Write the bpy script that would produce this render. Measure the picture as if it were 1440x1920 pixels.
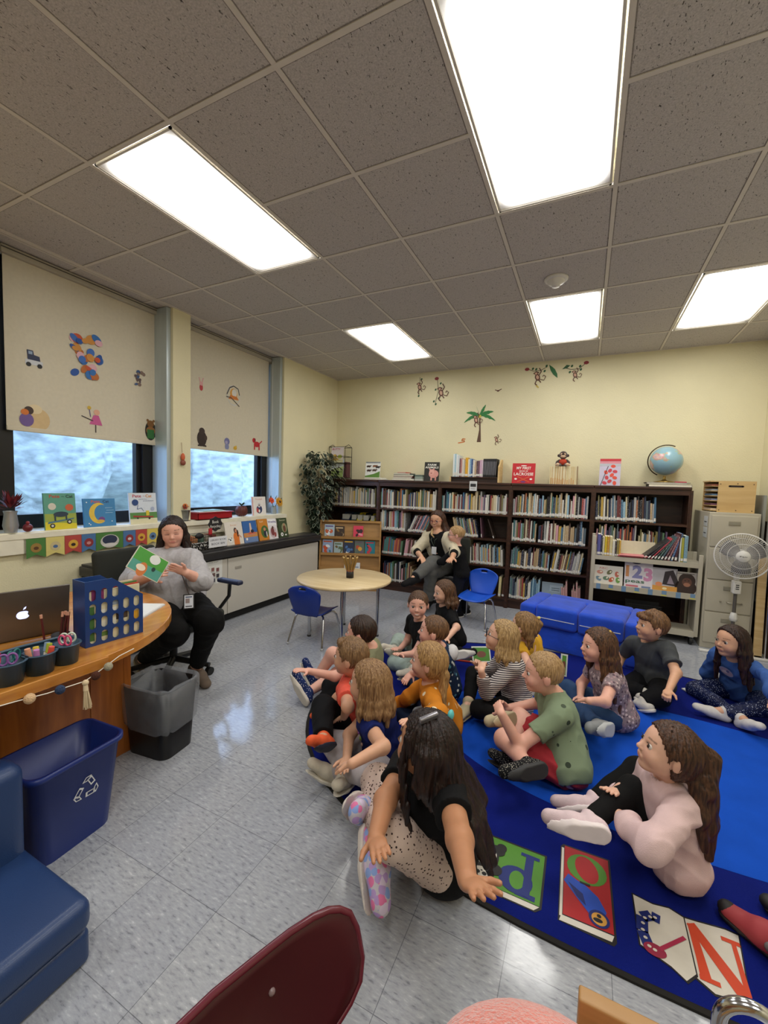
import bpy, math, random
import numpy as np
from mathutils import Vector, Matrix, Euler
from mathutils.geometry import tessellate_polygon
PI = math.pi
for o in list(bpy.data.objects): bpy.data.objects.remove(o)
scene = bpy.context.scene
COL = scene.collection

# ------------------------------------------------------------ camera
CR = np.array([[0.89950415, 0.43584057, 0.03058235],
               [0.05516311, -0.04385348, -0.99751386],
               [-0.43341586, 0.89895488, -0.06348871]])      # rows: right, down, forward
CC = np.array([3.56784, 0.0, 1.483]); CF = 781.353
_cam = bpy.data.cameras.new('camera'); cam = bpy.data.objects.new('camera', _cam); COL.objects.link(cam)
_cam.sensor_fit = 'HORIZONTAL'; _cam.sensor_width = 36; _cam.lens = CF/1440*36; _cam.clip_start = .02; _cam.clip_end = 200
_m = Matrix.Identity(4)
for i in range(3):
    _m[i][0] = CR[0, i]; _m[i][1] = -CR[1, i]; _m[i][2] = -CR[2, i]; _m[i][3] = CC[i]
cam.matrix_world = _m
scene.camera = cam
scene.view_settings.view_transform = 'Standard'; scene.view_settings.look = 'None'
scene.view_settings.gamma = 1; scene.view_settings.use_curve_mapping = False
scene.view_settings.exposure = 0.55
scene.cycles.max_bounces = 8; scene.cycles.diffuse_bounces = 5; scene.cycles.transparent_max_bounces = 12
PANEL = 8        # emission of the ceiling panels
SKY = 3.4
# world: overcast bluish daylight
W = bpy.data.worlds.new('world'); scene.world = W; W.use_nodes = True
_b = W.node_tree.nodes['Background']; _b.inputs[0].default_value = (.60, .75, 1.0, 1); _b.inputs[1].default_value = SKY

def ray(u, v): return CR.T @ np.array([(u-720)/CF, (v-960)/CF, 1.0])
def AZ(u, v, z=0.0): d = ray(u, v); return CC+d*((z-CC[2])/d[2])
def AX(u, v, x): d = ray(u, v); return CC+d*((x-CC[0])/d[0])
def AY(u, v, y): d = ray(u, v); return CC+d*((y-CC[1])/d[1])

# ------------------------------------------------------------ materials
def lin(c):
    if isinstance(c, str):
        c = c.lstrip('#'); c = [int(c[i:i+2], 16)/255 for i in (0, 2, 4)]
        return tuple(x/12.92 if x <= .04045 else ((x+.055)/1.055)**2.4 for x in c)
    return tuple(c)
MATS = {}
def mat(name, col='#808080', rough=.6, metal=0, var=.08, vscale=12, bump=0, bscale=60, coat=0, trans=0, emit=0, alpha=1, sheen=0, spec=.5, stretch=None):
    if name in MATS: return MATS[name]
    m = bpy.data.materials.new(name); m.use_nodes = True; nt = m.node_tree; N = nt.nodes; L = nt.links
    b = N['Principled BSDF']; c = lin(col)
    b.inputs['Base Color'].default_value = (*c, 1); b.inputs['Roughness'].default_value = rough
    b.inputs['Metallic'].default_value = metal; b.inputs['Coat Weight'].default_value = coat
    b.inputs['Coat Roughness'].default_value = .15
    b.inputs['Transmission Weight'].default_value = trans; b.inputs['Alpha'].default_value = alpha
    b.inputs['Sheen Weight'].default_value = sheen; b.inputs['Specular IOR Level'].default_value = spec
    if emit: b.inputs['Emission Color'].default_value = (*c, 1); b.inputs['Emission Strength'].default_value = emit
    tc = N.new('ShaderNodeTexCoord'); src = tc.outputs['Object']
    if stretch:
        mp = N.new('ShaderNodeMapping'); mp.inputs['Scale'].default_value = stretch; L.new(src, mp.inputs[0]); src = mp.outputs[0]
    if var:
        n = N.new('ShaderNodeTexNoise'); n.inputs['Scale'].default_value = vscale; n.inputs['Detail'].default_value = 4; L.new(src, n.inputs[0])
        r = N.new('ShaderNodeMapRange'); r.inputs[1].default_value = .25; r.inputs[2].default_value = .75
        r.inputs[3].default_value = 1-var; r.inputs[4].default_value = 1+var; L.new(n.outputs[0], r.inputs[0])
        v = N.new('ShaderNodeVectorMath'); v.operation = 'SCALE'; v.inputs[0].default_value = c; L.new(r.outputs[0], v.inputs['Scale'])
        L.new(v.outputs[0], b.inputs['Base Color'])
    if bump:
        n = N.new('ShaderNodeTexNoise'); n.inputs['Scale'].default_value = bscale; n.inputs['Detail'].default_value = 5; L.new(src, n.inputs[0])
        bp = N.new('ShaderNodeBump'); bp.inputs['Strength'].default_value = bump; bp.inputs['Distance'].default_value = .01
        L.new(n.outputs[0], bp.inputs['Height']); L.new(bp.outputs[0], b.inputs['Normal'])
    MATS[name] = m; return m
def P(m): return m.node_tree.nodes['Principled BSDF']
def nodes(m): return m.node_tree.nodes, m.node_tree.links
def C(hexcol, rough=.6):                 # plain colour for print and small pieces
    return mat('colour_'+hexcol.lstrip('#')+('' if rough == .6 else '_%d' % int(rough*100)), hexcol, rough, var=.04, vscale=30)
def wood(name, c1, c2, rough=.4, scale=3, stretch=(1, 12, 12), coat=0):
    m = mat(name, c1, rough, var=0, coat=coat); N, L = nodes(m)
    tc = N.new('ShaderNodeTexCoord'); mp = N.new('ShaderNodeMapping'); mp.inputs['Scale'].default_value = stretch
    n = N.new('ShaderNodeTexNoise'); n.inputs['Scale'].default_value = scale; n.inputs['Detail'].default_value = 6; n.inputs['Distortion'].default_value = .6
    cr = N.new('ShaderNodeValToRGB'); cr.color_ramp.elements[0].position = .35; cr.color_ramp.elements[1].position = .68
    cr.color_ramp.elements[0].color = (*lin(c1), 1); cr.color_ramp.elements[1].color = (*lin(c2), 1)
    L.new(tc.outputs['Object'], mp.inputs[0]); L.new(mp.outputs[0], n.inputs[0]); L.new(n.outputs[0], cr.inputs[0]); L.new(cr.outputs[0], P(m).inputs['Base Color'])
    return m

# ------------------------------------------------------------ objects
def tag(o, label=None, cat=None, group=None, kind=None):
    if label: o['label'] = label
    if cat: o['category'] = cat
    if group: o['group'] = group
    if kind: o['kind'] = kind
    return o
def thing(name, label, cat, loc=(0, 0, 0), rz=0, group=None):
    o = bpy.data.objects.new(name, None); COL.objects.link(o); o.location = tuple(map(float, loc)); o.rotation_euler = (0, 0, rz)
    o.empty_display_size = .1
    return tag(o, label, cat, group)
class MB:
    """collects shapes and links them as ONE mesh object"""
    def __init__(s): s.v = []; s.f = []; s.m = []; s.sm = []; s.mats = []; s.T = Matrix.Identity(4)
    def slot(s, m):
        if m is None: m = s.mats[0] if s.mats else C('#888888')
        if m not in s.mats: s.mats.append(m)
        return s.mats.index(m)
    def add(s, vs, fs, m=None, smooth=False):
        k = s.slot(m); b = len(s.v)
        for p in vs: s.v.append(tuple(s.T @ Vector([float(a) for a in p])))
        for f in fs: s.f.append(tuple(b+i for i in f)); s.m.append(k); s.sm.append(smooth)
        return s
    def box(s, x0, x1, y0, y1, z0, z1, m=None, bev=0):
        if bev <= 0:
            vs = [(x, y, z) for z in (z0, z1) for y in (y0, y1) for x in (x0, x1)]
            return s.add(vs, [(0, 2, 3, 1), (4, 5, 7, 6), (0, 1, 5, 4), (2, 6, 7, 3), (0, 4, 6, 2), (1, 3, 7, 5)], m)
        b = min(bev, (x1-x0)/2.01, (y1-y0)/2.01, (z1-z0)/2.01)
        return s.rbox(x0, x1, y0, y1, z0, z1, b, m)
    def rbox(s, x0, x1, y0, y1, z0, z1, r, m=None, seg=3):
        # rounded box: a cube-sphere pulled apart
        n = seg; vs = []; idx = {}; fs = []
        cx, cy, cz = (x0+x1)/2, (y0+y1)/2, (z0+z1)/2; hx, hy, hz = (x1-x0)/2-r, (y1-y0)/2-r, (z1-z0)/2-r
        t = [-1+2*i/(2*n) for i in range(n+1)]+[0.0001]+[2*i/(2*n) for i in range(1, n+1)]
        t = [-1+i/n for i in range(n+1)]+[i/n for i in range(n+1)]
        sg = [-1]*(n+1)+[1]*(n+1)
        def pt(a, i, j, side):
            key = (a, i, j, side)
            ax = [0, 0, 0]; sx = [0, 0, 0]; o = [(a+1) % 3, (a+2) % 3]
            ax[a] = side; sx[a] = side; ax[o[0]] = t[i]; sx[o[0]] = sg[i]; ax[o[1]] = t[j]; sx[o[1]] = sg[j]
            w = [math.tan(q*PI/4) for q in ax]; l = math.sqrt(sum(q*q for q in w)); w = [q/l for q in w]
            p = (cx+sx[0]*hx+w[0]*r, cy+sx[1]*hy+w[1]*r, cz+sx[2]*hz+w[2]*r)
            kk = tuple(round(q, 6) for q in p)
            if kk not in idx: idx[kk] = len(vs); vs.append(p)
            return idx[kk]
        for a in range(3):
            for side in (-1, 1):
                for i in range(2*n+1):
                    for j in range(2*n+1):
                        q = [pt(a, i, j, side), pt(a, i+1, j, side), pt(a, i+1, j+1, side), pt(a, i, j+1, side)]
                        if side < 0: q.reverse()
                        q2 = []
                        for e in q:
                            if e not in q2: q2.append(e)
                        if len(q2) > 2: fs.append(q2)
        return s.add(vs, fs, m, True)
    def cyl(s, a, b, r0, r1=None, m=None, n=16, cap=True, smooth=True):
        r1 = r0 if r1 is None else r1; a = Vector(a); b = Vector(b); d = (b-a).normalized()
        x = d.orthogonal().normalized(); y = d.cross(x)
        vs = []
        for c, r in ((a, r0), (b, r1)):
            for i in range(n): t = 2*PI*i/n; vs.append(c+x*(r*math.cos(t))+y*(r*math.sin(t)))
        s.add(vs, [(i, (i+1) % n, n+(i+1) % n, n+i) for i in range(n)], m, smooth)
        if cap:
            s.add(vs[:n], [tuple(reversed(range(n)))], m); s.add(vs[n:], [tuple(range(n))], m)
        return s
    def tube(s, pts, r, m=None, n=8, closed=False, cap=True):
        pts = [Vector(p) for p in pts]; k = len(pts); rr = r if isinstance(r, (list, tuple)) else [r]*k
        vs = []; prev = None
        for i, p in enumerate(pts):
            t = (pts[(i+1) % k]-pts[i-1]) if closed else (pts[min(i+1, k-1)]-pts[max(i-1, 0)])
            t = t.normalized() if t.length > 1e-9 else Vector((0, 0, 1))
            x = t.orthogonal().normalized() if prev is None else (prev-t*prev.dot(t)).normalized()
            prev = x; y = t.cross(x)
            for j in range(n): a = 2*PI*j/n; vs.append(p+(x*math.cos(a)+y*math.sin(a))*rr[i])
        fs = []
        for i in range(k if closed else k-1):
            a = i*n; b = ((i+1) % k)*n
            for j in range(n): fs.append((a+j, a+(j+1) % n, b+(j+1) % n, b+j))
        s.add(vs, fs, m, True)
        if cap and not closed:
            s.add(vs[:n], [tuple(reversed(range(n)))], m); s.add(vs[-n:], [tuple(range(n))], m)
        return s
    def lathe(s, prof, c=(0, 0, 0), m=None, n=24, sx=1, sy=1, smooth=True):
        vs = []; k = len(prof)
        for r, z in prof:
            for i in range(n): t = 2*PI*i/n; vs.append((c[0]+r*sx*math.cos(t), c[1]+r*sy*math.sin(t), c[2]+z))
        fs = [(a*n+i, a*n+(i+1) % n, (a+1)*n+(i+1) % n, (a+1)*n+i) for a in range(k-1) for i in range(n)]
        return s.add(vs, fs, m, smooth)
    def ball(s, c, r, m=None, n=14, sc=(1, 1, 1)):
        pr = [(r*math.sin(PI*i/(n//2))+1e-6, -r*math.cos(PI*i/(n//2))) for i in range(n//2+1)]
        vs = []; k = len(pr)
        for q, z in pr:
            for i in range(n): t = 2*PI*i/n; vs.append((c[0]+q*sc[0]*math.cos(t), c[1]+q*sc[1]*math.sin(t), c[2]+z*sc[2]))
        return s.add(vs, [(a*n+i, a*n+(i+1) % n, (a+1)*n+(i+1) % n, (a+1)*n+i) for a in range(k-1) for i in range(n)], m, True)
    def prism(s, poly, z0, z1, m=None, axis='z'):
        """poly: 2D outline; extruded along axis"""
        f = {'z': lambda a, b, c: (a, b, c), 'y': lambda a, b, c: (a, c, b), 'x': lambda a, b, c: (c, a, b)}[axis]
        n = len(poly); vs = [f(a, b, z0) for a, b in poly]+[f(a, b, z1) for a, b in poly]
        tr = tessellate_polygon([[Vector((a, b, 0)) for a, b in poly]])
        fs = [tuple(reversed(t)) for t in tr]+[tuple(i+n for i in t) for t in tr]
        fs += [(i, (i+1) % n, n+(i+1) % n, n+i) for i in range(n)]
        return s.add(vs, fs, m)
    def build(s, name, parent=None, label=None, cat=None, group=None, kind=None, world=False, loc=None, fixn=False):
        me = bpy.data.meshes.new(name)
        vs = s.v
        if world and parent is not None:
            im = parent.matrix_basis.inverted(); pp = parent.parent
            while pp is not None: im = im @ pp.matrix_basis.inverted(); pp = pp.parent
            vs = [tuple(im @ Vector(p)) for p in vs]
        if loc is not None: vs = [tuple(Vector(p)-Vector(loc)) for p in vs]
        me.from_pydata(vs, [], s.f); me.update()
        for m in s.mats: me.materials.append(m)
        me.polygons.foreach_set('material_index', s.m); me.polygons.foreach_set('use_smooth', s.sm); me.update()
        o = bpy.data.objects.new(name, me); COL.objects.link(o)
        if parent is not None: o.parent = parent
        if loc is not None: o.location = loc
        return tag(o, label, cat, group, kind)
def frame_at(o, x, y=None, z=None):
    """matrix with origin o, local x/y/z axes"""
    m = Matrix.Identity(4); o = Vector([float(a) for a in o])
    for i in range(3): m[i][0] = x[i]; m[i][1] = y[i]; m[i][2] = z[i]; m[i][3] = o[i]
    return m
class Art(MB):
    """flat print on a plane: local x right, y up, z out; each layer sits a hair above the last"""
    def __init__(s, T, z0=.0006, dz=.00025): super().__init__(); s.T = T; s.z = z0; s.dz = dz
    def poly(s, pts, col):
        m = C(col) if isinstance(col, str) else col
        tr = tessellate_polygon([[Vector((a, b, 0)) for a, b in pts]]); s.z += s.dz
        out = []
        for t in tr:
            a, b, c = [pts[i] for i in t]
            out.append(t if (b[0]-a[0])*(c[1]-a[1])-(b[1]-a[1])*(c[0]-a[0]) > 0 else tuple(reversed(t)))
        return s.add([(a, b, s.z) for a, b in pts], out, m)
    def rect(s, x0, y0, x1, y1, col): return s.poly([(x0, y0), (x1, y0), (x1, y1), (x0, y1)], col)
    def ell(s, x, y, rx, ry, col, rot=0, n=20):
        c, q = math.cos(rot), math.sin(rot)
        return s.poly([(x+rx*math.cos(t)*c-ry*math.sin(t)*q, y+rx*math.cos(t)*q+ry*math.sin(t)*c) for t in [2*PI*i/n for i in range(n)]], col)
    def line(s, pts, w, col):
        for (a, b), (c, d) in zip(pts, pts[1:]):
            l = math.hypot(c-a, d-b) or 1; nx, ny = -(d-b)/l*w/2, (c-a)/l*w/2
            s.poly([(a+nx, b+ny), (a-nx, b-ny), (c-nx, d-ny), (c+nx, d+ny)], col); s.z -= s.dz
        s.z += s.dz
        return s
    def text(s, body, x, y, h, col, w=None, align='CENTER', bold=.0, rot=0):
        cu = bpy.data.curves.new('t', 'FONT'); cu.body = body; cu.size = 1; cu.offset = bold; cu.resolution_u = 2
        to = bpy.data.objects.new('t', cu); me = bpy.data.meshes.new_from_object(to)
        if not me or not me.vertices: return s
        V = [v.co.copy() for v in me.vertices]; F = [tuple(p.vertices) for p in me.polygons]
        x0 = min(v.x for v in V); x1 = max(v.x for v in V); sy = h/.7; sx = sy
        if w: sx = w/max(x1-x0, 1e-6)
        ox = {'CENTER': (x0+x1)/2, 'LEFT': x0, 'RIGHT': x1}[align]; s.z += s.dz
        c, q = math.cos(rot), math.sin(rot); out = []
        for v in V:
            a, b = (v.x-ox)*sx, v.y*sy; out.append((x+a*c-b*q, y+a*q+b*c, s.z))
        s.add(out, F, C(col) if isinstance(col, str) else col)
        bpy.data.objects.remove(to); bpy.data.curves.remove(cu); bpy.data.meshes.remove(me)
        return s
def copy_tree(o, parent=None):
    c = o.copy(); COL.objects.link(c); c.parent = parent
    for ch in list(o.children): copy_tree(ch, c)
    return c
def struct(o): o['kind'] = 'structure'; return o
R = random.Random(7)
# ============================================================ the room
CEIL = 3.086; BW = 5.607; RX = 5.19; Y0 = -3.2
wallm = mat('cream_painted_wall', '#dfd7b4', .75, var=.03, vscale=3, bump=.25, bscale=90)
# floor: vinyl composition tile, streaky grey with thin seams, waxed
fm = mat('vinyl_tile_floor', '#a9acb2', .17, var=0, spec=.5); N, L = nodes(fm)
tc = N.new('ShaderNodeTexCoord'); mp = N.new('ShaderNodeMapping'); mp.inputs['Scale'].default_value = (30, 95, 1); mp.inputs['Rotation'].default_value = (0, 0, .45)
L.new(tc.outputs['Object'], mp.inputs[0]); n1 = N.new('ShaderNodeTexNoise'); n1.inputs['Scale'].default_value = 1; n1.inputs['Detail'].default_value = 5; n1.inputs['Roughness'].default_value = .6
L.new(mp.outputs[0], n1.inputs[0])
cr = N.new('ShaderNodeValToRGB'); e = cr.color_ramp.elements; e[0].position = .30; e[0].color = (*lin('#7d8188'), 1); e[1].position = .72; e[1].color = (*lin('#c8cace'), 1)
k = cr.color_ramp.elements.new(.43); k.color = (*lin('#a0a3aa'), 1); k = cr.color_ramp.elements.new(.6); k.color = (*lin('#acafb5'), 1)
L.new(n1.outputs[0], cr.inputs[0])
n2 = N.new('ShaderNodeTexNoise'); n2.inputs['Scale'].default_value = .9; L.new(tc.outputs['Object'], n2.inputs[0])
br = N.new('ShaderNodeTexBrick'); br.offset = 0; br.inputs['Scale'].default_value = 1; br.inputs['Mortar Size'].default_value = .0011; br.inputs['Mortar Smooth'].default_value = .2
br.inputs['Brick Width'].default_value = .3048; br.inputs['Row Height'].default_value = .3048
br.inputs['Color1'].default_value = (1, 1, 1, 1); br.inputs['Color2'].default_value = (.93, .94, .97, 1); br.inputs['Mortar'].default_value = (.42, .43, .45, 1)
mo = N.new('ShaderNodeMapping'); mo.inputs['Location'].default_value = (-.063, -.0625, 0); L.new(tc.outputs['Object'], mo.inputs[0]); L.new(mo.outputs[0], br.inputs[0])
mx = N.new('ShaderNodeMix'); mx.data_type = 'RGBA'; mx.blend_type = 'MULTIPLY'; mx.inputs[0].default_value = 1; L.new(cr.outputs[0], mx.inputs[6]); L.new(br.outputs[0], mx.inputs[7]); L.new(mx.outputs[2], P(fm).inputs['Base Color'])
rr = N.new('ShaderNodeMapRange'); rr.inputs[3].default_value = .06; rr.inputs[4].default_value = .15; L.new(n2.outputs[0], rr.inputs[0]); L.new(rr.outputs[0], P(fm).inputs['Roughness'])
bp = N.new('ShaderNodeBump'); bp.inputs['Strength'].default_value = .05; bp.inputs['Distance'].default_value = .01; n3 = N.new('ShaderNodeTexNoise'); n3.inputs['Scale'].default_value = 9; L.new(tc.outputs['Object'], n3.inputs[0]); L.new(n3.outputs[0], bp.inputs['Height']); L.new(bp.outputs[0], P(fm).inputs['Normal'])
struct(MB().box(-.3, RX+.1, Y0-.1, BW+.1, -.1, 0, fm).build('floor'))

# ceiling tiles: fissured mineral fibre
cm = mat('fissured_ceiling_tile', '#c2bcb8', .9, var=0); N, L = nodes(cm)
tc = N.new('ShaderNodeTexCoord'); mp = N.new('ShaderNodeMapping'); mp.inputs['Scale'].default_value = (150, 60, 1); L.new(tc.outputs['Object'], mp.inputs[0])
n1 = N.new('ShaderNodeTexNoise'); n1.inputs['Scale'].default_value = 1; n1.inputs['Detail'].default_value = 2.5; n1.inputs['Distortion'].default_value = 1.0; L.new(mp.outputs[0], n1.inputs[0])
cr = N.new('ShaderNodeValToRGB'); e = cr.color_ramp.elements; e[0].position = .31; e[0].color = (*lin('#453f3c'), 1); e[1].position = .35; e[1].color = (*lin('#c0bab7'), 1); L.new(n1.outputs[0], cr.inputs[0])
n2 = N.new('ShaderNodeTexNoise'); n2.inputs['Scale'].default_value = 160; n2.inputs['Detail'].default_value = 2; L.new(tc.outputs['Object'], n2.inputs[0])
mr = N.new('ShaderNodeMapRange'); mr.inputs[1].default_value = .3; mr.inputs[2].default_value = .7; mr.inputs[3].default_value = .8; mr.inputs[4].default_value = 1.1; L.new(n2.outputs[0], mr.inputs[0])
ck = N.new('ShaderNodeTexBrick'); ck.offset = 0; ck.inputs['Scale'].default_value = 1; ck.inputs['Mortar Size'].default_value = .0165; ck.inputs['Mortar Smooth'].default_value = 0; ck.inputs['Mortar'].default_value = (.5, .48, .46, 1); ck.inputs['Brick Width'].default_value = .6096; ck.inputs['Row Height'].default_value = .6096  # dark tile margins paint a shadow line beside the grid bars
ck.inputs['Color1'].default_value = (.92, .92, .93, 1); ck.inputs['Color2'].default_value = (1, 1, 1, 1)
mo = N.new('ShaderNodeMapping'); mo.inputs['Location'].default_value = (-1.18, -1.34, 0); L.new(tc.outputs['Object'], mo.inputs[0]); L.new(mo.outputs[0], ck.inputs[0])
vm = N.new('ShaderNodeVectorMath'); vm.operation = 'SCALE'; L.new(cr.outputs[0], vm.inputs[0]); L.new(mr.outputs[0], vm.inputs['Scale'])
mx = N.new('ShaderNodeMix'); mx.data_type = 'RGBA'; mx.blend_type = 'MULTIPLY'; mx.inputs[0].default_value = 1; L.new(vm.outputs[0], mx.inputs[6]); L.new(ck.outputs[0], mx.inputs[7]); L.new(mx.outputs[2], P(cm).inputs['Base Color'])
bp = N.new('ShaderNodeBump'); bp.inputs['Strength'].default_value = .5; bp.inputs['Distance'].default_value = .006; L.new(cr.outputs[0], bp.inputs['Height']); L.new(bp.outputs[0], P(cm).inputs['Normal'])
gx = lambda i: 1.18+.6096*i
gy = lambda j: 1.34+.6096*j
fix = [(0, 0), (0, 4), (3, 0), (3, 4), (5, 0), (5, 4), (0, -4), (3, -4), (5, -4)]
taken = {(i, j+q) for i, j in fix for q in (0, 1)}
mb = MB()
for i in range(-3, 8):
    for j in range(-8, 8):
        if (i, j) in taken: continue
        x0, x1 = max(gx(i), -.3), min(gx(i+1), RX+.05); y0, y1 = max(gy(j), Y0), min(gy(j+1), BW+.05)
        if x1 > x0 and y1 > y0: mb.box(x0, x1, y0, y1, CEIL, CEIL+.02, cm)
ceil_ = struct(mb.build('ceiling'))
gm = mat('ceiling_grid_white', '#cfc8c0', .5, var=.05)
mb = MB()
for i in range(-2, 8):
    if gx(i) < RX: [mb.box(gx(i)-.011, gx(i)+.011, max(gy(j), Y0), min(gy(j+1), BW), CEIL-.003, CEIL+.004, gm) for j in range(-8, 8) if not ((i, j) in taken and (i-1, j) in taken)]
for j in range(-7, 8):
    if gy(j) < BW-.02: [mb.box(max(gx(i), -.28), min(gx(i+1), RX), gy(j)-.011, gy(j)+.011, CEIL-.0035, CEIL+.004, gm) for i in range(-3, 8) if gx(i) < RX and not ((i, j) in taken and (i, j-1) in taken)]
mb.box(0, RX, BW-.02, BW, CEIL-.004, CEIL, gm); mb.box(-.02, .02, Y0, BW, CEIL-.004, CEIL, gm)
struct(mb.build('trim_1'))
struct(MB().box(-.4, RX+.2, Y0-.2, BW+.2, CEIL+.14, CEIL+.2, wallm).build('ceiling_slab'))

# walls
struct(MB().box(-.4, RX+.2, BW, BW+.12, -.1, CEIL+.2, wallm).build('wall_back'))
struct(MB().box(RX, RX+.12, Y0-.1, BW+.1, -.1, CEIL+.2, wallm).build('wall_right'))
struct(MB().box(-.4, RX+.2, Y0-.12, Y0, -.1, CEIL+.2, wallm).build('wall_front'))
SILL = 1.075
mb = MB(); wx = -.34
mb.box(wx, 0, 4.33, BW+.02, -.05, CEIL+.1, wallm)          # pier to the corner
mb.box(wx, 0, 2.725, 2.92, SILL-.04, CEIL+.1, wallm)            # pier between the windows
mb.box(wx, 0, Y0, 1.40, -.05, CEIL+.1, wallm)
mb.box(wx, 0, 1.40, 4.33, -.05, SILL-.045, wallm)
struct(mb.build('wall_left'))
bronze = mat('dark_bronze_window_frame', '#1b1a1c', .35, metal=.3)
silver = mat('window_side_channel', '#b9c4c8', .35, metal=.4, var=.1, stretch=(1, 1, .2))
glass = mat('hazy_window_glass', '#dbe9ff', .13, trans=1, var=0, spec=.3); P(glass).inputs['IOR'].default_value = 1.02
sillm = mat('white_painted_sill', '#e7e2cf', .45)
for k, (a, b) in enumerate(((1.40, 2.725), (2.92, 4.33))):
    w = thing('window_%d' % (k+1), None, None, (-.3, (a+b)/2, SILL)); w['kind'] = 'structure'
    mb = MB(); o = [a, b]; fw = .12 if k == 0 else .11
    mb.box(-.32, -.24, a, a+.19 if k == 0 else a+.06, SILL, CEIL, bronze); mb.box(-.32, -.24, b-fw-.02, b, SILL, CEIL, bronze)
    mb.box(-.32, -.24, a, b, SILL, SILL+.105, bronze); mb.box(-.32, -.24, a, b, CEIL-.1, CEIL, bronze)
    mb.box(-.335, -.28, b-fw-.06, b-fw-.02, SILL, CEIL, bronze)
    mb.build('window_frame', w, world=True)
    g = MB().box(-.30, -.296, a+.03, b-.05, SILL+.09, CEIL-.05, glass).build('glass_pane', w, world=True)
    MB().box(-.235, -.03, b-.045, b-.002, SILL, CEIL-.01, silver).box(-.24, -.2, a+.002, a+.03, SILL, CEIL-.01, silver).build('side_channel', w, world=True)
mb = MB().box(-.24, .035, 1.36, 4.34, SILL-.045, SILL-.008, sillm).box(.001, .03, 1.36, 1.52, SILL-.15, SILL-.045, sillm).box(.0, .05, 2.8, 4.36, SILL-.05, SILL-.006, sillm)
mb.box(-.24, .0, 1.36, 4.34, SILL-.01, SILL, sillm).box(0.001, .02, 1.52, 4.34, SILL-.15, SILL-.045, sillm)
struct(mb.build('trim_2'))
struct(MB().box(.0, .012, -3, 5.6, 0, .10, C('#3a3735')).build('baseboard_left'))

# outside: hazy trees beyond the glass
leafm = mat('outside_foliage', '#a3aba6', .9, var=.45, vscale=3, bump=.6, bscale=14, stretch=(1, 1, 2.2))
class Lump: pass
def blob(c, r, m, seed, amp=.35, n=26):
    rn = random.Random(seed); ph = [(rn.uniform(2, 7), rn.uniform(2, 7), rn.uniform(0, 6)) for _ in range(6)]
    mb = MB(); mb.ball((0, 0, 0), 1, m, n=n); vs = []
    for v in mb.v:
        d = Vector(v).normalized() if Vector(v).length > 0 else Vector((0, 0, 1))
        q = 1+amp*sum(math.sin(a*d.x*2+p)*math.cos(b*d.y*2+p) for a, b, p in ph)/3
        vs.append((c[0]+d.x*r[0]*q, c[1]+d.y*r[1]*q, c[2]+d.z*r[2]*q))
    mb.v = vs; return mb
barkm = mat('outside_bark', '#4b4440', .9)
k = 0
for x, y, r, z in ((-9, 2, 2.6, 1.4), (-10, 5.5, 3.0, 2.0), (-9.5, 9.5, 2.8, 1.3), (-12, 13, 3.6, 2.2), (-13, 18, 4, 2.4), (-9, -2.5, 2.8, 1.8), (-15, 25, 5, 3)):
    k += 1
    t = thing('garden_tree', ['broad hazy tree seen through the large left window', 'hazy grey green tree through the middle of the windows', 'low hazy tree beyond the right window', 'distant hazy tree beyond the right window frame', 'faint far tree behind the others outside', 'hazy tree at the outer left edge of the large window', 'farthest pale tree outside at the right'][k-1], 'tree', (x, y, -1.5), group='trees outside')
    blob((x, y, z), (r, r, r*1.0), leafm, k).build('foliage', t, world=True)
    MB().cyl((x, y, -1.5), (x, y, z-r*.5), .22, .16, barkm).build('trunk', t, world=True)
struct(MB().box(-60, -.5, -30, 60, -1.6, -1.5, mat('lawn', '#6f8a70', .9, var=.2)).build('ground_outside'))

# blinds
bl = mat('beige_roller_blind', '#d8cfba', .85, var=.04, vscale=40, bump=.15, bscale=250); N, L = nodes(bl)
tr = N.new('ShaderNodeBsdfTranslucent'); tr.inputs[0].default_value = (*lin('#d8cfba'), 1); ms = N.new('ShaderNodeMixShader'); ms.inputs[0].default_value = .12
out = N['Material Output']; L.new(P(bl).outputs[0], ms.inputs[1]); L.new(tr.outputs[0], ms.inputs[2]); L.new(ms.outputs[0], out.inputs[0])
railm = mat('blind_headrail', '#a9a294', .5)
def blind(label, a, b, zb):
    t = thing('roller_blind', label, 'blind', (-.2, (a+b)/2, zb), group='roller blinds')
    MB().box(-.2025, -.1995, a, b, zb+.03, CEIL-.05, bl).build('blind_fabric', t, world=True)
    MB().box(-.208, -.194, a, b, zb-.0, zb+.035, bl, bev=.005).build('hem_bar', t, world=True)
    MB().box(-.235, -.165, a-.02, b+.015, CEIL-.062, CEIL-.006, railm, bev=.008).box(-.165, -.161, a-.02, b+.015, CEIL-.03, CEIL-.024, C('#4a4640')).build('headrail', t, world=True)
    MB().box(-.232, -.168, b+.012, b+.03, CEIL-.085, CEIL-.004, C('#8d8578')).build('bracket', t, world=True)
    return t
blind('wide cream roller blind on the large left window, six stickers on it', 1.535, 2.70, 1.80)
t = blind('narrower cream roller blind on the right window with small stickers', 2.925, 4.265, 1.81)
MB().cyl((-.15, 4.285, 3.03), (-.15, 4.285, 1.1), .002, m=C('#eeeeee')).build('pull_cord', t, world=True)

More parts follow.
